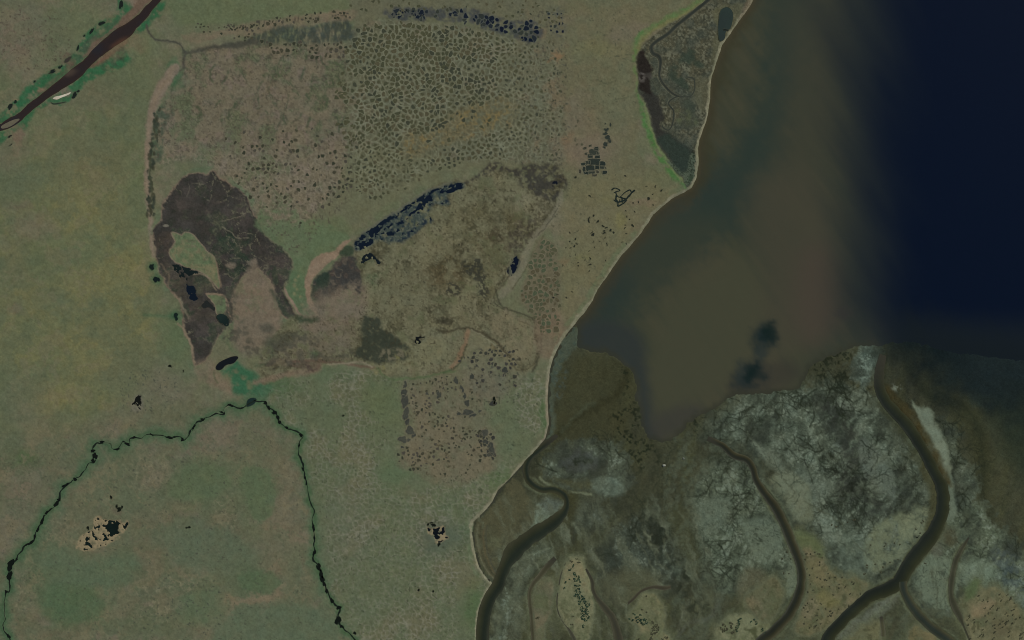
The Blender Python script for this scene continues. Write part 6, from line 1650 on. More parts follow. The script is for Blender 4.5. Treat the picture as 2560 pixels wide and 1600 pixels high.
def ring(parent, outline, z, width, col, smooth=3, rough=1.0, seed=0, name='rim', mat=None):
    """a narrow raised bank round an outline, as a part of its pond"""
    pts = ccw(smooth_pts(outline, smooth, True) if smooth else list(outline))
    p = np.array(pts)
    d = np.roll(p, -1, 0) - np.roll(p, 1, 0)
    d /= np.maximum(np.linalg.norm(d, axis=1), 1e-6)[:, None]
    nrm = np.stack([d[:, 1], -d[:, 0]], 1)
    wv = width * (1 + 0.45 * fbm(p[:, 0], p[:, 1], 8, 620 + seed, 2))
    m = len(p)
    rows = []
    for off, dz in ((-0.3, -0.3), (0.25, 0.12), (0.8, 0.08), (1.0, -1.2)):
        qv = p + nrm * (wv * off)[:, None]
        rows.append(np.stack([qv[:, 0] - 1280, 800 - qv[:, 1], np.full(m, z + dz)], 1))
    co = np.concatenate(rows)
    quads = []
    for j in range(3):
        for i in range(m):
            k = (i + 1) % m
            quads.append((j * m + i, (j + 1) * m + i, (j + 1) * m + k, j * m + k))
    return mesh_np(name, co, quads=np.array(quads), cols=np.tile(lin(col) if isinstance(col, str) else col, (len(co), 1)), mat=mat or M_SAND, parent=parent)


# flooded ground: level water sheets showing through the ragged hollows
def sheet(outline, label, col, grow=1.0, col2=None, wl=None):
    cx = sum(p[0] for p in outline) / len(outline)
    cy = sum(p[1] for p in outline) / len(outline)
    q = [(cx + (p[0] - cx) * grow, cy + (p[1] - cy) * grow) for p in outline]
    o = poly_sheet('pond', q, WL if wl is None else wl, col, depth=0.3, smooth=2, rough=0, col2=col2)
    tag(o, label, 'pond')


sheet(BLACK_1, 'ragged black pond along the south edge of the larger islet in the dark lake bed', '#121816', grow=1.2, col2='#1a2321', wl=0.1)
sheet(BLACK_2, 'blunt navy black pond just south of the ragged pond in the dark lake bed', '#0e1622', grow=1.15, col2='#141c22', wl=0.1)
pond(BLACK_3, 'thin curved dark pond on the west side of the small green islet', '#242623', rough=1.5)
pond(BLACK_4, 'dark blue green pond at the south tip of the small green islet', '#18221f', rough=1.8, col2='#22302a')
pond(T(0, 800, [(2040, 450), (2060, 412), (2110, 380), (2190, 348), (2238, 343), (2250, 362), (2205, 410), (2140, 425), (2095, 466), (2055, 472)]), 'smooth elongated black pond above the bright green meadow', '#15181a', rough=0.5)
pond(T(0, 800, [(2330, 808), (2345, 752), (2392, 735), (2425, 748), (2402, 792), (2345, 818)]), 'small dark blue green pond where the two creeks begin', '#1c2a27', rough=0.8)
pond(blob_outline(380, 668, 7, 6.5), 'northern of two small round pools with green halos west of the lake bed', '#161f1a', rough=1.5)
pond(blob_outline(391, 699, 7, 7), 'southern of two small round pools with green halos west of the lake bed', '#131c1a', rough=1.5)
pond(blob_outline(440, 791, 5.5, 9), 'small dark pool with green fringe on the lower west shore of the lake bed', '#15211c', rough=1.5)
pond(NE_POND, 'long dark green pond behind the barrier beach in the north of the marsh', '#2e3a33', z=1.9, rough=0.8, col2='#2b332f')
pond(T(1280, 0, [(1995, 280), (2005, 275), (2040, 282), (2042, 290), (2005, 290)]), 'tiny black slit on the long green pond behind the beach', '#1a211f', z=2.2, rough=.3, name='slit', cat='pond')
# river-bank pools
for i, (x, y, rx, ry, rot, lab) in enumerate([
        (303, 12, 4.5, 11, 0.05, 'upright dark pool on the north river bank at the top edge'), (254, 59, 9, 4, -.5, 'dark oblong pool on the north river bank beside the mottled sedge'),
        (229, 78, 3.5, 9, .55, 'slanting dark pool between the oblong and the small round pools on the north bank'), (211, 89, 3, 3, 0, 'smallest round dark pool on the north river bank'), (195, 121, 2.5, 7, .25, 'narrow upright dark pool on the north river bank beside a green mottled patch'),
        (151, 167, 6, 3, -.5, 'small dark pool just right of the pointed pool on the north bank'), (131, 179, 10, 4, -.5, 'pointed dark pool on the north river bank near the mid river shoal'),
        (87, 204, 3.5, 2.5, 0, 'faint dark pool on the green north river bank'), (26, 266, 5, 8, .5, 'dark pool at the lower left end of the green north bank'), (39, 255, 3.5, 4, .5, 'small dark pool touching the lower left pool of the north bank'),
        (186, 238, 5, 10, .6, 'dark oval pool right of the bright white sandbar'), (196, 228, 4, 2.5, -.6, 'tiny pool at the upper end of the oval pool near the white sandbar'), (25, 341, 5, 2, -.5, 'small dark pool south of the river in the lower left green bank'),
        (27, 362, 5, 1.4, -.6, 'thin dark streak of water at the left edge south of the river bank'), (170, 149, 12, 4, -.65, 'brown muddy pool on the north river bank beside the river bend')]):
    pond(blob_outline(x, y, rx, ry, rot, 10, .2), lab, '#38332d' if 'brown' in lab else '#1b211c', rough=1.2, seed=i, group='pools along the river banks')
pond(T(0, 0, [(485, 968), (510, 978), (560, 972), (620, 962), (625, 966), (560, 982), (510, 988), (485, 976)]), 'thin dark crescent of water below the bright white sandbar', '#2a3329', rough=.5, group='pools along the river banks')


sheet(NAVY, 'long ragged navy pond along the northwest edge of the olive marsh', '#0d1521', col2='#141d26')
sheet(CLUST_A_SAND, 'black water showing in ragged pieces through the pale sandy patch in the lower left', '#0f1410', col2='#13201c')
sheet(CLUST_B_SAND, 'ragged black pond with pale sand specks in the lower middle meadow', '#0e1315')
sheet(CLUST_C, 'small black pond cluster with pale specks north of the western creek', '#141510')
sheet(CLUST_D, 'small navy pond beside the pale outlet strip of the marsh', '#0d1420')
sheet(CLUST_E, 'navy specks of water in the dark northeast corner of the olive marsh', '#12161f')
sheet(CLUST_F, 'group of small dark pieces of water just south of the long navy pond', '#141b1e')
sheet(CLUST_G, 'hook shaped black pond in the tan ground right of the dark triangular bog', '#111312')
for i, (x, y, rx, ry, lab) in enumerate([(298, 1273, 6, 5, 'upper black pool just north of the sandy patch with black water'), (278, 1243, 2.6, 4.5, 'tiny black pool at the tip of the trail north of the sandy patch'), (292, 1266, 3, 4, None), (305, 1268, 2.5, 4, None), (472, 1318, 5, 2.6, 'tiny lone black pool in the lower left green plain'),
                                         (467, 1319, 2.5, 2, None), (220, 1320, 4, 4, 'small black pool left of the sandy patch with black water'), (426, 915, 4, 3, 'small dark pool in the meadow west of the brown lake bed'), (459, 927, 2, 3, 'tiny dark pool closest to the lower west shore of the brown lake bed'),
                                         (1084, 1313, 5, 4, 'black pool at the upper left of the ragged pond in the lower middle meadow'), (1078, 1307, 5, 1.5, None), (1070, 1311, 2.5, 3, None), (1097, 1361, 3.2, 4.5, 'black pool at the foot of the ragged pond in the lower middle meadow'),
                                         (1236, 1001, 4, 8, 'slim black pond on the tan ground right of the broken pond arc'), (1233, 1008, 7, 7, 'grey brown shallow pool holding the slim black pond'), (1148, 612, 1.6, 2.2, 'lone black dot in the olive marsh'),
                                         (1047, 1475, 2.5, 3.5, 'tiny dark pool in the netted meadow near the bottom'), (1083, 1478, 2.2, 2.4, 'tiny dark green pool right of the other one in the netted meadow'), (858, 1039, 3, 2.4, 'tiny dark pool in the meadow right of the middle creek')]):
    pond(blob_outline(x, y, rx, ry, 0, 9, .3), lab or 'small black pool beside a larger ragged black pond', '#34342f' if lab and 'grey brown' in lab else '#14170f', rough=1.0, seed=i, group=None if lab else 'tiny black pools by ragged ponds',
         z=None if not (lab and 'slim black' in lab) else zmax([(1233, 1008)]) + 0.6)

# ------------------------------------------------------------------ polygon ponds of the patterned ground
PROTO = []


def inpoly(x, y, poly):
    c = False
    j = len(poly) - 1
    for i in range(len(poly)):
        xi, yi = poly[i]
        xj, yj = poly[j]
        if (yi > y) != (yj > y) and x < (xj - xi) * (y - yi) / (yj - yi) + xi:
            c = not c
        j = i
    return c


def cell(ix, iy, sp, seed, jit=0.85, R=2):
    def pt(a, b):
        return ((a + 0.5 + jit * (hash2(a, b, seed) - 0.5)) * sp, (b + 0.5 + jit * (hash2(a, b, seed + 1) - 0.5)) * sp)
    cx, cy = pt(ix, iy)
    poly = [(cx - 2 * sp, cy - 2 * sp), (cx + 2 * sp, cy - 2 * sp), (cx + 2 * sp, cy + 2 * sp), (cx - 2 * sp, cy + 2 * sp)]
    for a in range(ix - R, ix + R + 1):
        for b in range(iy - R, iy + R + 1):
            if a == ix and b == iy:
                continue
            px, py = pt(a, b)
            mx, my = (cx + px) / 2, (cy + py) / 2
            nx, ny = px - cx, py - cy
            out = []
            for i in range(len(poly)):
                p, q = poly[i], poly[(i + 1) % len(poly)]
                dp = (p[0] - mx) * nx + (p[1] - my) * ny
                dq = (q[0] - mx) * nx + (q[1] - my) * ny
                if dp <= 0:
                    out.append(p)
                if (dp < 0 < dq) or (dq < 0 < dp):
                    t = dp / (dp - dq)
                    out.append((p[0] + (q[0] - p[0]) * t, p[1] + (q[1] - p[1]) * t))
            poly = out
            if len(poly) < 3:
                return (cx, cy), None
    return (cx, cy), poly


def wob(x, y):                      # the same bend the ground's own net has
    X, Y = np.array([x], np.float32), np.array([y], np.float32)
    bu, bv = bend(X, Y)
    return float((4.0 * fbm(X, Y, 22, 501, 3) + 1.6 * fbm(X, Y, 6, 503, 2) + 2 * bu)[0]), float((4.0 * fbm(X, Y, 22, 502, 3) + 1.6 * fbm(X, Y, 6, 504, 2) + 2 * bv)[0])


def chaikin(poly):
    out = []
    n = len(poly)
    for i in range(n):
        p, q = poly[i], poly[(i + 1) % n]
        out.append((p[0] * .75 + q[0] * .25, p[1] * .75 + q[1] * .25))
        out.append((p[0] * .25 + q[0] * .75, p[1] * .25 + q[1] * .75))
    return out


CAND = []


def cells(region_poly, sp, seed, prob, shrink, kind, k=0.5, jit=0.85):
    xs = [p[0] for p in region_poly]
    ys = [p[1] for p in region_poly]
    for ix in range(int(min(xs) // sp) - 1, int(max(xs) // sp) + 2):
        for iy in range(int(min(ys) // sp) - 1, int(max(ys) // sp) + 2):
            c, poly = cell(ix, iy, sp, seed, jit)
            if poly is None:
                continue
            wx, wy = wob(*c)
            wx, wy = wob(c[0] - k * wx, c[1] - k * wy)
            x, y = c[0] - k * wx, c[1] - k * wy
            if not inpoly(x, y, region_poly):
                continue
            pr = prob(x, y) if callable(prob) else prob
            r = hash2(ix, iy, seed + 5)
            if r > pr:
                continue
            sh = shrink(x, y) if callable(shrink) else shrink
            sh *= 0.66 + 0.55 * hash2(ix, iy, seed + 6)
            mx = sum(p[0] for p in poly) / len(poly)
            my = sum(p[1] for p in poly) / len(poly)
            q = [(mx + (p[0] - mx) * sh - k * wx, my + (p[1] - my) * sh - k * wy) for p in poly]
            q = chaikin(q)
            rr = random.Random(ix * 7919 + iy * 104729 + seed)
            q = [(p[0] + rr.uniform(-.5, .5), p[1] + rr.uniform(-.5, .5)) for p in q]
            CAND.append((abs(area(q)), ccw(q), kind, rr.random()))


def n1(x, y, sc, seed):
    return float(fbm(np.array([x], np.float32), np.array([y], np.float32), sc, seed, 2)[0])


def ochre(x, y):
    return inpoly(x, y, [(1000, 375), (1010, 345), (1080, 330), (1150, 285), (1200, 255), (1290, 240), (1300, 300), (1240, 330), (1180, 345), (1120, 370), (1080, 395), (1010, 395)])


OF_IN = [(872, 80), (905, 62), (1000, 60), (1120, 64), (1230, 85), (1300, 112), (1345, 130), (1345, 330), (1260, 400), (1200, 400), (1060, 440), (1000, 480), (930, 500), (880, 460), (872, 300)]
cells([(800, 150), (860, 110)] + OF_IN[:-2] + [(880, 470), (800, 470), (780, 330)], PSP, PSEED, lambda x, y: max(0, min(1, (x - 868 + 34 * n1(x, y, 40, 21)) / 34 + 0.35)) * (0.08 if ochre(x, y) else 0.95 if n1(x, y, 55, 22) > 0 else 0.92 - 0.9 * max(0, (x - 1300) / 60) - 0.6 * max(0, (y - 400) / 80)), lambda x, y: 0.74 + 0.1 * n1(x, y, 60, 24) - 0.24 * max(0, min(1, (x - 1200) / 80)) - 0.16 * max(0, min(1, (y - 330) / 60)), 'olive', jit=1.0)
cells([(1280, 60), (1412, 110), (1412, 400), (1340, 400), (1300, 350)], PSP, PSEED, lambda x, y: 0.0 if inpoly(x, y, OF_IN) else 0.4, 0.4, 'olive', jit=1.0)
cells([(870, 0), (1400, 0), (1400, 60), (1330, 100), (1230, 30), (870, 30)], PSP, 171, 0.3, 0.5, 'olive')
cells([(560, 330), (880, 300), (880, 470), (800, 560), (720, 560), (640, 520), (580, 450)], 12.5, 181, lambda x, y: max(0.12, 0.55 - 0.004 * min(abs(math.hypot((x - 650) * .8, y - 400)), abs(math.hypot(x - 850, y - 440))) + 0.25 * n1(x, y, 40, 5)), lambda x, y: 0.55, 'brown')
cells([(640, 100), (870, 110), (870, 150), (700, 140)], 12.5, 182, 0.7, 0.6, 'brown')
cells([(560, 60), (700, 40), (870, 28), (880, 45), (700, 62), (600, 80), (560, 80)], 9, 183, 0.55, 0.62, 'brown')
cells([(480, 60), (560, 62), (640, 66), (640, 110), (560, 90), (490, 78)], 9, 184, 0.45, 0.6, 'brown')
NAVY_CHAIN = T(640, 0, [(1230, 90), (1350, 78), (1500, 92), (1700, 95), (1880, 88), (2050, 120), (2240, 150), (2330, 215), (2419, 215)]) + T(1280, 0, [(60, 180), (200, 195), (280, 240), (290, 330), (220, 400), (130, 390), (0, 350)]) + T(640, 0, [(2400, 330), (2300, 300), (2200, 262), (2080, 235), (1900, 195), (1700, 192), (1600, 182), (1400, 195), (1300, 172)])
cells(NAVY_CHAIN, 12.5, 191, lambda x, y: 0.72 + 0.6 * n1(x, y, 30, 23), 0.8, 'navy', jit=1.0)
cells([(1360, 30), (1405, 30), (1410, 100), (1380, 90)], 10, 192, 0.4, 0.5, 'navy')
cells(T(640, 0, [(1240, 90), (1600, 95), (1600, 180), (1300, 170)]), 6, 193, 0.35, 0.7, 'navy')
cells(nc, PSP, 195, 0.93, 0.74, 'green')
TAN = [(1020, 960), (1085, 945), (1130, 940), (1160, 1010), (1170, 1060), (1225, 1090), (1235, 1165), (1180, 1190), (1080, 1190), (1030, 1160), (1010, 1130), (1040, 1070), (1022, 1010)]
cells(TAN, 10.5, 201, lambda x, y: max(0.08, 0.24 + 0.5 * n1(x, y, 30, 9) + 0.22 * (abs(x - 1095) < 26)), 0.55, 'brown', jit=0.98)
cells([(1170, 880), (1285, 870), (1300, 960), (1260, 990), (1190, 960), (1150, 900)], 11, 202, lambda x, y: max(0.05, 0.3 + 0.4 * n1(x, y, 26, 10)), 0.65, 'grey')
cells([(1195, 1085), (1220, 1070), (1236, 1100), (1240, 1150), (1200, 1140)], 10, 203, 0.75, 0.7, 'grey')
cells([(1000, 1120), (1040, 1110), (1060, 1170), (1010, 1180), (985, 1130)], 10, 204, 0.4, 0.6, 'brown')
cells([(1010, 950), (1180, 940), (1200, 1170), (1010, 1170)], 9, 205, 0.1, 0.5, 'brown')
KINDC = {'olive': ['#4a4935', '#484734', '#4f4b38', '#434432', '#3c3e31'], 'brown': ['#434032', '#3b3b2e', '#48443a', '#35372b'], 'navy': ['#121824', '#171d26', '#24292c', '#2e322e', '#191f27', '#34372f'], 'green': ['#4e4d39', '#4b4e3a', '#514b38', '#494f3b'], 'grey': ['#3c3b35', '#37382f', '#34342f']}
KLAB = {'olive': ('small dark olive pond in the pale rimmed polygon field', 'dark ponds of the polygon field', '#72725d'), 'brown': ('small brown pond sunk in pinkish tan patterned ground', 'brown ponds of the tan ground', '#756a58'),
        'navy': ('navy pond in the curved chain along the top of the polygon field', 'navy ponds of the northern chain', '#53564f'), 'green': ('dull green pond cell with a pale rim in the netted corner by the marsh outlet', 'green cells of the netted corner', '#69624e'),
        'grey': ('grey brown pond on the tan ground around the broken pond arc', 'grey ponds by the broken arc', '#67624f')}
CAND.sort(key=lambda c: -c[0])
count = {}
stuff = {}
for ar, q, kind, rv in CAND:
    cols = KINDC[kind]
    dark = n1(q[0][0], q[0][1], 70, 333)
    ci = int(min(len(cols) - 1, max(0, rv * len(cols) + (dark * 1.5 if kind == 'olive' else 0))))
    z = ground_z(q[0][0], q[0][1])
    z = max([z] + [ground_z(p[0], p[1]) for p in q[::3]]) + 0.05
    lim = {'olive': 120, 'brown': 80, 'navy': 60, 'green': 40, 'grey': 40}[kind]
    if count.get(kind, 0) < lim:
        count[kind] = count.get(kind, 0) + 1
        co, tri, cc = slab(q, z, cols[ci], 0.9)
        o = bpy.data.objects.new('polygon_pond', None)
        COL.objects.link(o)
        o.location = (co[0][0], co[0][1], z)
        mx, my = co[0][0] + 1280, 800 - co[0][1]
        lab, grp = KLAB[kind][:2]
        if kind == 'olive':
            qn = ('upper' if my < 250 else 'lower') + ' ' + ('left' if mx < 1100 else 'right')
            lab = 'dark olive pond in the %s quarter of the pale rimmed polygon field' % qn
        elif kind == 'brown':
            if my > 850:
                lab, grp = 'small brown pond on the tan ground between the two broken grey arcs', 'brown ponds between the grey arcs'
            elif my < 160:
                lab, grp = 'small brown pond in the comb like row beside the dark northern band', 'brown ponds by the northern band'
            else:
                lab, grp = 'brown pond in the pinkish tan field %s the dark lake bed' % ('right of the top of' if my > 400 else 'above and right of'), 'brown ponds of the tan field'
        elif kind == 'navy':
            lab = 'navy pond in the %s half of the curved chain above the polygon field' % ('left' if mx < 1180 else 'right')
        tag(o, lab, 'pond', grp)
        w = mesh_np('water', co, tris=np.array(tri), cols=cc, mat=M_MARSH if kind != 'navy' else M_WATER, smooth=False)
        under(o, w)
        under(o, ring(None, q, z, 0.9 if kind != 'green' else 1.8, KLAB[kind][2] if kind in ('olive', 'navy', 'green') else lin('#655e4d') * 0.9, 0, 0))
    else:
        st = stuff.setdefault(kind, [[], [], [], 0])
        co, tri, cc = slab(q, z, cols[ci], 0.9)
        st[0].append(np.array(co))
        st[1].append(np.array(tri) + st[3])
        st[2].append(cc)
        st[3] += len(co)
for kind, st in stuff.items():
    o = mesh_np({'olive': 'polygon_hollows', 'brown': 'tan_ground_hollows', 'navy': 'chain_hollows', 'green': 'netted_hollows', 'grey': 'grey_hollows'}[kind], np.concatenate(st[0]), tris=np.concatenate(st[1]), cols=np.concatenate(st[2]), mat=M_MARSH if kind != 'navy' else M_WATER, smooth=False)
    tag(o, kind='stuff')

# the broken arcs of grey ponds on the tan ground
for i, (x, y, rx, ry, lab) in enumerate([(1013, 961, 5, 8, 'top pond of the left grey arc on the tan ground'), (1010, 983, 8, 10, 'second pond from the top of the left grey arc'), (1012, 1003, 10, 15, 'largest pond of the left grey arc with a smooth outline'), (1015, 1035, 8, 15, 'long pond in the middle of the left grey arc'),
                                         (1018, 1053, 5, 9, 'narrow pond below the long one of the left grey arc'), (1025, 1076, 11, 10, 'net broken pond in the lower left grey arc'), (1034, 1086, 6, 6, 'round pond at the right of the lower left grey arc'), (1006, 1098, 13, 7, 'slanting pond at the lower left end of the left grey arc'),
                                         (1021, 1100, 5, 4, 'small pond right of the slanting one at the foot of the left arc'), (1006, 1118, 4.5, 3, 'small detached pond under the foot of the left grey arc'),
                                         (1141, 950, 6, 11, 'upper pond of the right grey arc below the marsh ditch'), (1155, 972, 4, 9, 'slender second pond of the right grey arc'), (1162, 990, 4.5, 9, 'slender third pond of the right grey arc'), (1168, 1008, 6, 10, 'fourth pond of the right grey arc'),
                                         (1170, 1030, 13, 8, 'wide pond at the bend of the right grey arc'), (1182, 1038, 8, 5, 'pond at the right tip of the bend of the right grey arc'), (1147, 1034, 5, 4, 'small pond left of the bend of the right grey arc'),
                                         (1211, 1081, 8, 9, 'upper pond of the lower right grey group'), (1214, 1104, 7, 6, 'middle pond of the lower right grey group'), (1229, 1122, 9, 15, 'largest pond of the lower right grey group'), (1225, 1136, 8, 5, 'pond at the foot of the lower right grey group'), (1200, 1028, 4, 3.5, 'small lone pond between the right arc and the slim black pond'),
                                         (1097, 987, 7, 8, 'dark pond in the top middle of the tan ground'), (1067, 983, 3, 3, 'tiny dark pond left of the dark pond in the tan ground'), (1262, 925, 8, 8, 'grey pond right of the marsh ditch on the upper tan ground'), (1180, 942, 6, 6, 'grey pond above the right arc at the marsh edge')]):
    o = pond(blob_outline(x, y, rx, ry, 0.15 if x < 1100 else -0.2, 11, .22), lab, ['#383a34', '#363832', '#3a3b35'][i % 3], rough=2.2, seed=i, group='grey ponds in broken arcs', rim=(1.1, '#625d4c'), mat=M_MARSH, col2='#46463c')

# ponds of the square patterned group on the coastal plain
SQ = [(775, 15, 100, 60), (855, 35, 50, 36), (720, 25, 40, 35), (740, 80, 82, 50), (803, 72, 40, 38), (852, 72, 45, 24), (679, 90, 26, 58), (700, 122, 40, 24), (752, 117, 56, 28), (672, 38, 40, 25), (875, 118, 38, 34), (641, 108, 22, 36), (883, 74, 14, 18), (806, 114, 30, 24),
      (775, -72, 84, 56), (740, -34, 44, 36), (806, -30, 44, 34), (690, -110, 26, 22), (740, -135, 26, 20), (795, -105, 34, 30), (815, -60, 24, 30), (780, 145, 40, 18), (700, -60, 22, 22)]
SQL = ['largest squarish pond at the centre top of the brick like group', 'squarish pond right of the largest one in the brick like group', 'squarish pond left of the largest one in the brick like group', 'wide squarish pond in the left middle of the brick like group', 'squarish pond in the exact middle of the brick like group',
       'flat squarish pond at the right middle of the brick like group', 'tall narrow pond on the left edge of the brick like group', 'flat pond at the lower left of the brick like group', 'wide flat pond at the lower middle of the brick like group', 'small pond at the upper left corner of the brick like group', 'faint brown pond at the lower right of the brick like group',
       'narrow faint pond farthest left in the brick like group', 'tiny pond at the right tip of the brick like group', 'small pond at the lower right middle of the brick like group', 'large squarish pond in the upper block above the brick like group', 'squarish pond linking the upper block to the brick like group on its left', 'squarish pond linking the upper block to the brick like group on its right',
       'small faint pond left of the upper block', 'small pond at the top left of the upper block', 'topmost pond of the upper block above the brick like group', 'slim pond on the right side of the upper block', 'faint flat pond lying below the brick like group', 'small faint pond between the upper block and its left neighbour']
for i, (x, y, w, h) in enumerate(SQ):
    cx, cy = 1280 + x / Z, 400 + y / Z
    w, h = w / Z, h / Z
    ol = [(cx - w / 2, cy - h / 2), (cx, cy - h / 2 - .4), (cx + w / 2, cy - h / 2), (cx + w / 2 + .4, cy), (cx + w / 2, cy + h / 2), (cx, cy + h / 2 + .4), (cx - w / 2, cy + h / 2), (cx - w / 2 - .4, cy)]
    ol = [(p[0] + random.uniform(-.9, .9), p[1] + random.uniform(-.9, .9)) for p in ol]
    o = pond(ol, SQL[i], ['#2b312b', '#262d28', '#33372f'][i % 3] if w * h > 60 else '#3b3a30', rough=1.8, seed=i, group='squarish ponds on the coastal plain', rim=(1.0, '#696552'), smooth=2, mat=M_MARSH)
for i, (x, y, w, h) in enumerate([(890, 1225, 46, 40), (882, 1262, 40, 30), (905, 1300, 56, 44), (922, 1332, 38, 28), (886, 1362, 48, 40), (872, 1392, 28, 18), (930, 1180, 12, 40), (880, 1168, 18, 10), (490, 1176, 34, 26), (622, 1145, 14, 30), (605, 1190, 16, 16), (600, 1320, 10, 40), (660, 1365, 24, 16), (615, 1365, 16, 14)]):
    pond(blob_outline(1280 + x / Z, 0 + y / Z, w / Z / 2, h / Z / 2, .1, 9, .3), 'dark ragged pond in the short vertical chain above the squarish ponds' if i < 8 else 'faint dark pond on the coastal plain left of the vertical pond chain', '#2e342d' if i < 8 else '#4b4a39', rough=1.3, seed=i,
         group='vertical chain of ponds on the coastal plain' if i < 8 else 'faint ponds left of the vertical chain')

# dark troughs of the triangular group
root = bpy.data.objects.new('trough_pond', None)
COL.objects.link(root)
root.location = wpt(1555, 490, 1.5)
tag(root, 'triangular net of dark water filled troughs on the coastal plain', 'pond')
for i, (pts, w) in enumerate([([(940, 285), (965, 268), (990, 270), (1020, 288), (985, 300), (962, 312)], 3), ([(990, 330), (982, 372), (1000, 400), (1000, 440)], 4.2), ([(1000, 400), (1060, 382), (1100, 345), (1130, 312), (1160, 284)], 4.6), ([(1020, 350), (1050, 362), (1082, 372)], 4),
                              ([(1060, 312), (1112, 285), (1130, 312)], 3), ([(1000, 440), (1050, 412), (1085, 380)], 3.4), ([(980, 300), (990, 335), (1020, 350), (1060, 312)], 2.4), ([(960, 375), (990, 400)], 2.4), ([(1040, 362), (1042, 405)], 3.2), ([(1020, 372), (1015, 400)], 3)]):
    p = T(1280, 400, pts)
    t = ribbon('trough', p, w, max(ground_z(*a) for a in p) + 0.15, ['#272f28', '#171e1b', '#272f28'], seed=50 + i, jag=0.4, jscale=5)
    t.parent = root
    t.matrix_parent_inverse = root.matrix_basis.inverted()

# tiny dark ponds strewn over the coastal plain
TINY = [(735, 340, 10), (725, 570, 20), (770, 525, 9), (810, 580, 17), (735, 545, 10), (860, 625, 12), (890, 640, 15), (930, 665, 14), (960, 685, 10), (870, 690, 18), (755, 685, 10), (765, 705, 18), (545, 685, 10), (600, 745, 9), (545, 770, 8), (610, 790, 12), (590, 815, 10), (555, 830, 8), (510, 830, 7), (770, 775, 9),
        (895, 790, 8), (900, 805, 7), (730, 860, 10), (600, 895, 8), (740, 930, 8), (735, 990, 13), (625, 970, 7), (625, 1000, 8), (730, 1050, 9), (480, 995, 7), (1065, 645, 10), (1070, 615, 6), (1140, 620, 14), (1110, 560, 7), (1085, 535, 7), (1160, 490, 7), (1075, 480, 6), (1080, 695, 7), (1080, 790, 7), (1040, 775, 6),
        (1355, 250, 10), (1290, 365, 16), (1330, 325, 7), (1410, 290, 13), (1195, 395, 10), (1270, 250, 8), (1070, 150, 9), (570, 1245, 7), (515, 1300, 9), (390, 1300, 13), (430, 1270, 8), (600, 165, 10), (1145, 405, 7), (1335, 425, 8), (880, 735, 9), (830, 770, 6), (870, 670, 10), (885, 950, 6), (690, 945, 6), (780, 825, 6)]
for i, (x, y, r) in enumerate(TINY):
    a = random.uniform(0, 3.1)
    rx = r / Z * random.uniform(.9, 1.25)
    pond(blob_outline(1280 + x / Z, 400 + y / Z, rx, rx * random.uniform(.35, .6), a, 9, .35), 'tiny black pond strewn over the olive coastal plain', '#23261e', rough=0.9, seed=i, group='tiny ponds of the coastal plain', smooth=2)

# ------------------------------------------------------------------ shrubs and stones on the sandbars and flats
def shrub_mesh(rx, ry, seed, cover=0.8):
    """a patch of low willow: many small leafy tufts with gaps between them"""
    rr = random.Random(seed)
    co, tri = [], []
    n = int(min(60, 5 + rx * ry * 0.5 * cover))
    cols = []
    pal = [lin('#27382a'), lin('#22332a'), lin('#2f4130'), lin('#3a4635'), lin('#1e2c22')]
    for k in range(n):
        a, r = rr.uniform(0, 6.283), math.sqrt(rr.random())
        x, y = rx * r * math.cos(a), ry * r * math.sin(a)
        s = rr.uniform(0.9, 2.1)
        h = rr.uniform(0.5, 1.6)
        b = len(co)
        m = 6
        co.append((x + rr.uniform(-.3, .3) * s, y + rr.uniform(-.3, .3) * s, h))
        for i in range(m):
            q = 2 * math.pi * i / m + rr.uniform(-.3, .3)
            d = s * rr.uniform(.6, 1.25)
            co.append((x + d * math.cos(q), y + d * math.sin(q), rr.uniform(0.05, 0.5) * h))
        for i in range(m):
            tri.append((b, b + 1 + i, b + 1 + (i + 1) % m))
        c = rr.choice(pal)
        cols += [c] * (m + 1)
    return co, tri, cols


SHR = [0]


def shrub(x, y, rx, ry, rot, label, group, dull=False):
    SHR[0] += 1
    co, tri, cols = shrub_mesh(rx, ry, 1000 + SHR[0])
    cols = np.array(cols)
    if dull:
        cols = cols * 0.25 + lin('#474332') * 0.75
    o = mesh_np('shrub_patch', co, tris=np.array(tri), cols=cols, mat=M_SHRUB, smooth=False)
    o.location = wpt(x, y, ground_z(x, y))
    o.rotation_euler = (0, 0, -rot)
    tag(o, label, 'shrub', group)


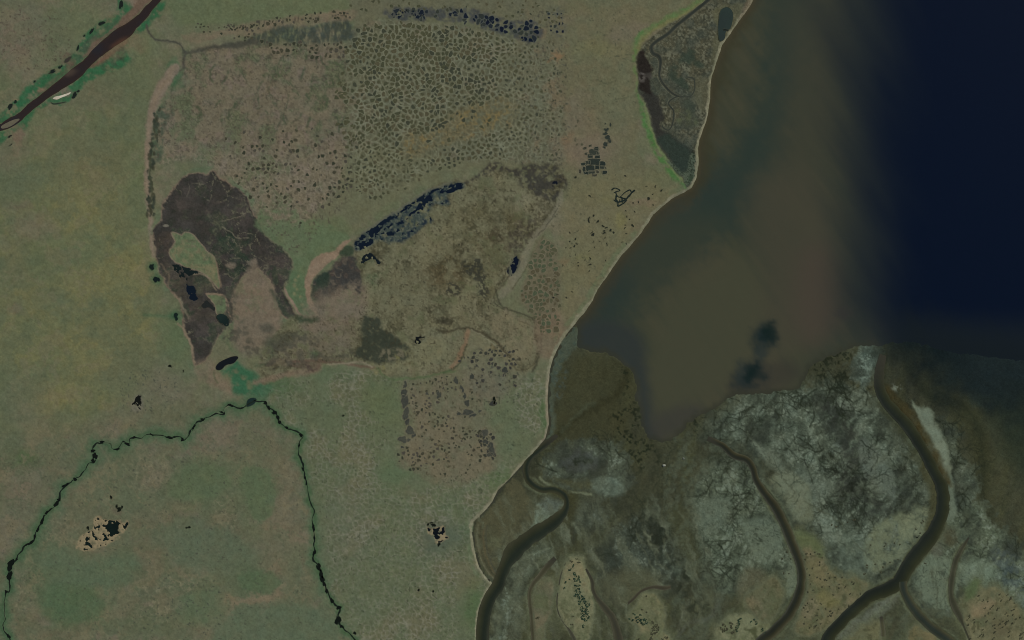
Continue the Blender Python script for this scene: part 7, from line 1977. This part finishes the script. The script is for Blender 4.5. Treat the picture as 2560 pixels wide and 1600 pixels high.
g1, l1 = 'shrubs along the long sandbar', 'dark green low shrub patch on the long pale sandbar'
for x, y, rx, ry, rot in [(1425, 1424, 5, 3, -.7), (1433, 1415, 2, 4, 0), (1435, 1432, 3, 3, 0), (1438, 1438, 5, 3, .3), (1445, 1441, 4, 3, 0), (1436, 1447, 4, 3, .4), (1447, 1447, 4, 3, .5), (1440, 1453, 5, 2, .1), (1424, 1449, 2, 2, 0), (1414, 1456, 2, 3, .4), (1450, 1455, 3, 3, 0), (1447, 1464, 6, 2, -.2),
                          (1438, 1464, 3, 2, 0), (1446, 1472, 5, 2.5, .2), (1411, 1470, 2, 2.5, 0), (1440, 1477, 4, 3, .5), (1442, 1486, 5, 5, .4), (1450, 1482, 3, 4, 0), (1447, 1494, 6, 4, .6), (1437, 1490, 3, 3, 0), (1455, 1490, 3, 4, .4), (1459, 1498, 5, 8, -.35), (1464, 1508, 4, 7, -.35), (1450, 1504, 4, 4, 0),
                          (1468, 1516, 3.5, 4, 0), (1455, 1522, 5, 7, .1), (1459, 1534, 7, 9, .1), (1466, 1528, 5, 8, 0), (1458, 1545, 6, 6, .2), (1470, 1540, 4, 7, 0), (1463, 1550, 5, 3, .3), (1448, 1510, 3, 2, 0), (1432, 1541, 3.5, 1.2, 0), (1430, 1561, 4, 1.4, .5), (1472, 1510, 3, 3, 0), (1429, 1404, 5, 1.8, .3),
                          (1447, 1406, 5, 1.6, .2), (1442, 1397, 4, 1.4, .1), (1458, 1565, 2, 5, .2)]:
    shrub(x, y, rx, ry, rot, l1, g1, dull=(y < 1410 or ry < 1.5))
g2, l2 = 'shrubs on the rounded sandbar', 'dark green low shrub patch on the tan rounded sandbar'
for x, y, rx, ry, rot in [(1585, 1536, 4, 2, .3), (1594, 1545, 7, 5, .2), (1602, 1553, 8, 7, 0), (1612, 1548, 5, 4, .5), (1608, 1560, 6, 3, 0), (1592, 1555, 4, 4, 0), (1616, 1557, 4, 4, 0), (1582, 1550, 2.5, 3, 0), (1600, 1538, 4, 2, 0), (1573, 1547, 2, 1.5, 0)]:
    shrub(x, y, rx, ry, rot, l2, g2)
for x, y, rx, ry, rot in [(1632, 1556, 4, 5, 0), (1640, 1565, 6, 5, 0), (1634, 1572, 5, 6, 0), (1630, 1585, 4, 8, 0), (1640, 1580, 5, 5, 0), (1628, 1598, 4, 6, 0), (1645, 1572, 3, 6, 0), (1665, 1594, 5, 4, 0), (1597, 1599, 5, 3, 0), (1655, 1600, 4, 4, 0), (1616, 1530, 4, 1.4, .4), (1607, 1524, 4, 1.3, .2), (1616, 1490, 1.5, 1.5, 0)]:
    shrub(x, y, rx, ry, rot, 'dull dark scrub patch on the lower half of the tan rounded sandbar', 'scrub on the rounded sandbar', dull=True)
g3, l3 = 'shrubs on the pool sandbar', 'dark green shrub patch on the sandbar with the forked pool'
for x, y, rx, ry, rot in [(1848, 1551, 4, 4, .3), (1845, 1560, 5, 5, 0), (1842, 1568, 4, 6, .2), (1852, 1546, 3, 2, 0), (1840, 1576, 5, 3, .3), (1890, 1556, 3, 5, 0), (1905, 1574, 3, 4, .3), (1911, 1582, 2.5, 3, 0), (1878, 1555, 3, 1.5, -.6), (1885, 1550, 3, 1.3, -.4)]:
    shrub(x, y, rx, ry, rot, l3, g3)
for k in range(22):
    a, r = random.uniform(0, 6.28), math.sqrt(random.random())
    shrub(1822 + 20 * r * math.cos(a), 1570 + 14 * r * math.sin(a), random.uniform(1.5, 3.5), random.uniform(1.2, 2.5), random.uniform(0, 3), 'dull scrub tuft on the left side of the sandbar with the forked pool', 'scrub on the pool sandbar', dull=True)
rr = random.Random(5)
for k in range(60):
    x, y = rr.uniform(2420, 2556), rr.uniform(1485, 1598)
    if not inpoly(x, y, S5) or rr.random() < 0.25 * (x < 2440):
        continue
    shrub(x, y, rr.uniform(2.5, 6.5), rr.uniform(.5, 1.2), -0.75 + rr.uniform(-.3, .3), 'slanting dark scrub streak on the bottom right tan island', 'scrub streaks on the bottom right island', dull=True)
for k in range(75):
    x, y = rr.uniform(2005, 2165), rr.uniform(1372, 1575)
    if not inpoly(x, y, S4):
        continue
    shrub(x, y, rr.uniform(1.2, 3), rr.uniform(.8, 1.5), rr.uniform(0, 3), 'small dark scrub tuft on the broad orange tan island', 'scrub tufts on the orange tan island', dull=True)
shrub(2077, 1536, 9, 2, -.75, 'long dark scrub streak near the south shore of the orange tan island', None, dull=True)
shrub(2038, 1566, 8, 2.4, -.6, 'dark scrub streak at the southwest tip of the orange tan island', None, dull=True)
shrub(1344, 1544, 4.5, 4, -.4, 'single dark scrub clump on the narrow brownish sandbar', None, dull=True)
for k in range(70):
    x, y = rr.uniform(1930, 2330), rr.uniform(1290, 1480)
    if not (inpoly(x, y, M3) and (x > 2160 or y < 1330)) and not inpoly(x, y, [(2295, 1400), (2380, 1360), (2390, 1480), (2330, 1530), (2295, 1480)]) and not inpoly(x, y, [(1930, 1370), (1985, 1370), (1990, 1450), (1965, 1480)]):
        continue
    shrub(x, y, rr.uniform(1.2, 3.4), rr.uniform(.8, 1.5), rr.uniform(0, 3), 'small dark weed clump on the pale mud of the tidal flat', 'weed clumps on the pale mud', dull=True)

import bmesh


def stone(x, y, sx, sy, sz, label, col, rot=0.0, cat='boulder'):
    bm = bmesh.new()
    bmesh.ops.create_icosphere(bm, subdivisions=3, radius=1.0)
    rr = random.Random(int(x * 7 + y))
    for v in bm.verts:
        k = 1 + 0.16 * math.sin(3.1 * v.co.x + 1) * math.cos(2.7 * v.co.y) + rr.uniform(-.05, .05)
        c = v.co * k
        m = max(abs(c.x), abs(c.y), abs(c.z))
        c = c * (0.6 + 0.4 / max(m, .3))          # squarish, like a broken block
        v.co = (c.x * sx, c.y * sy, max(c.z, -0.3) * sz)
    me = bpy.data.meshes.new('boulder')
    bm.to_mesh(me)
    bm.free()
    mt_ = material('stone_face', grain=0.12, bump=0.3, mid=1.5, flat=col)
    me.materials.append(mt_)
    o = bpy.data.objects.new('boulder', me)
    COL.objects.link(o)
    o.location = wpt(x, y, ground_z(x, y) + 0.2)
    o.rotation_euler = (0, 0, rot)
    tag(o, label, cat)


stone(1660, 1163.5, 4.2, 2.8, 3.2, 'pale squarish block stranded on the dark tidal flat', '#8f8e80', 0.1)
stone(1709, 1146, 2.4, 3.0, 1.6, 'small grey block on the dark flat right of the pale squarish block', '#62645a', 0.4)
stone(2293, 1343.5, 2.0, 1.6, 1.4, 'lower of two black boulders beside the widest tidal channel', '#1c1d18', 0.3)
stone(2297.5, 1339.5, 1.5, 1.3, 1.2, 'upper smaller of two black boulders beside the widest tidal channel', '#1c1d18', 0.6)
stone(2373, 1264.5, 1.4, 1.2, 1.0, 'single black boulder on the bright sand strip by the channel', '#1c1d18', 0.6)
print('polygons', {k: (count.get(k), len(stuff.get(k, [[]])[0])) for k in KINDC}, 'shrubs', SHR[0])
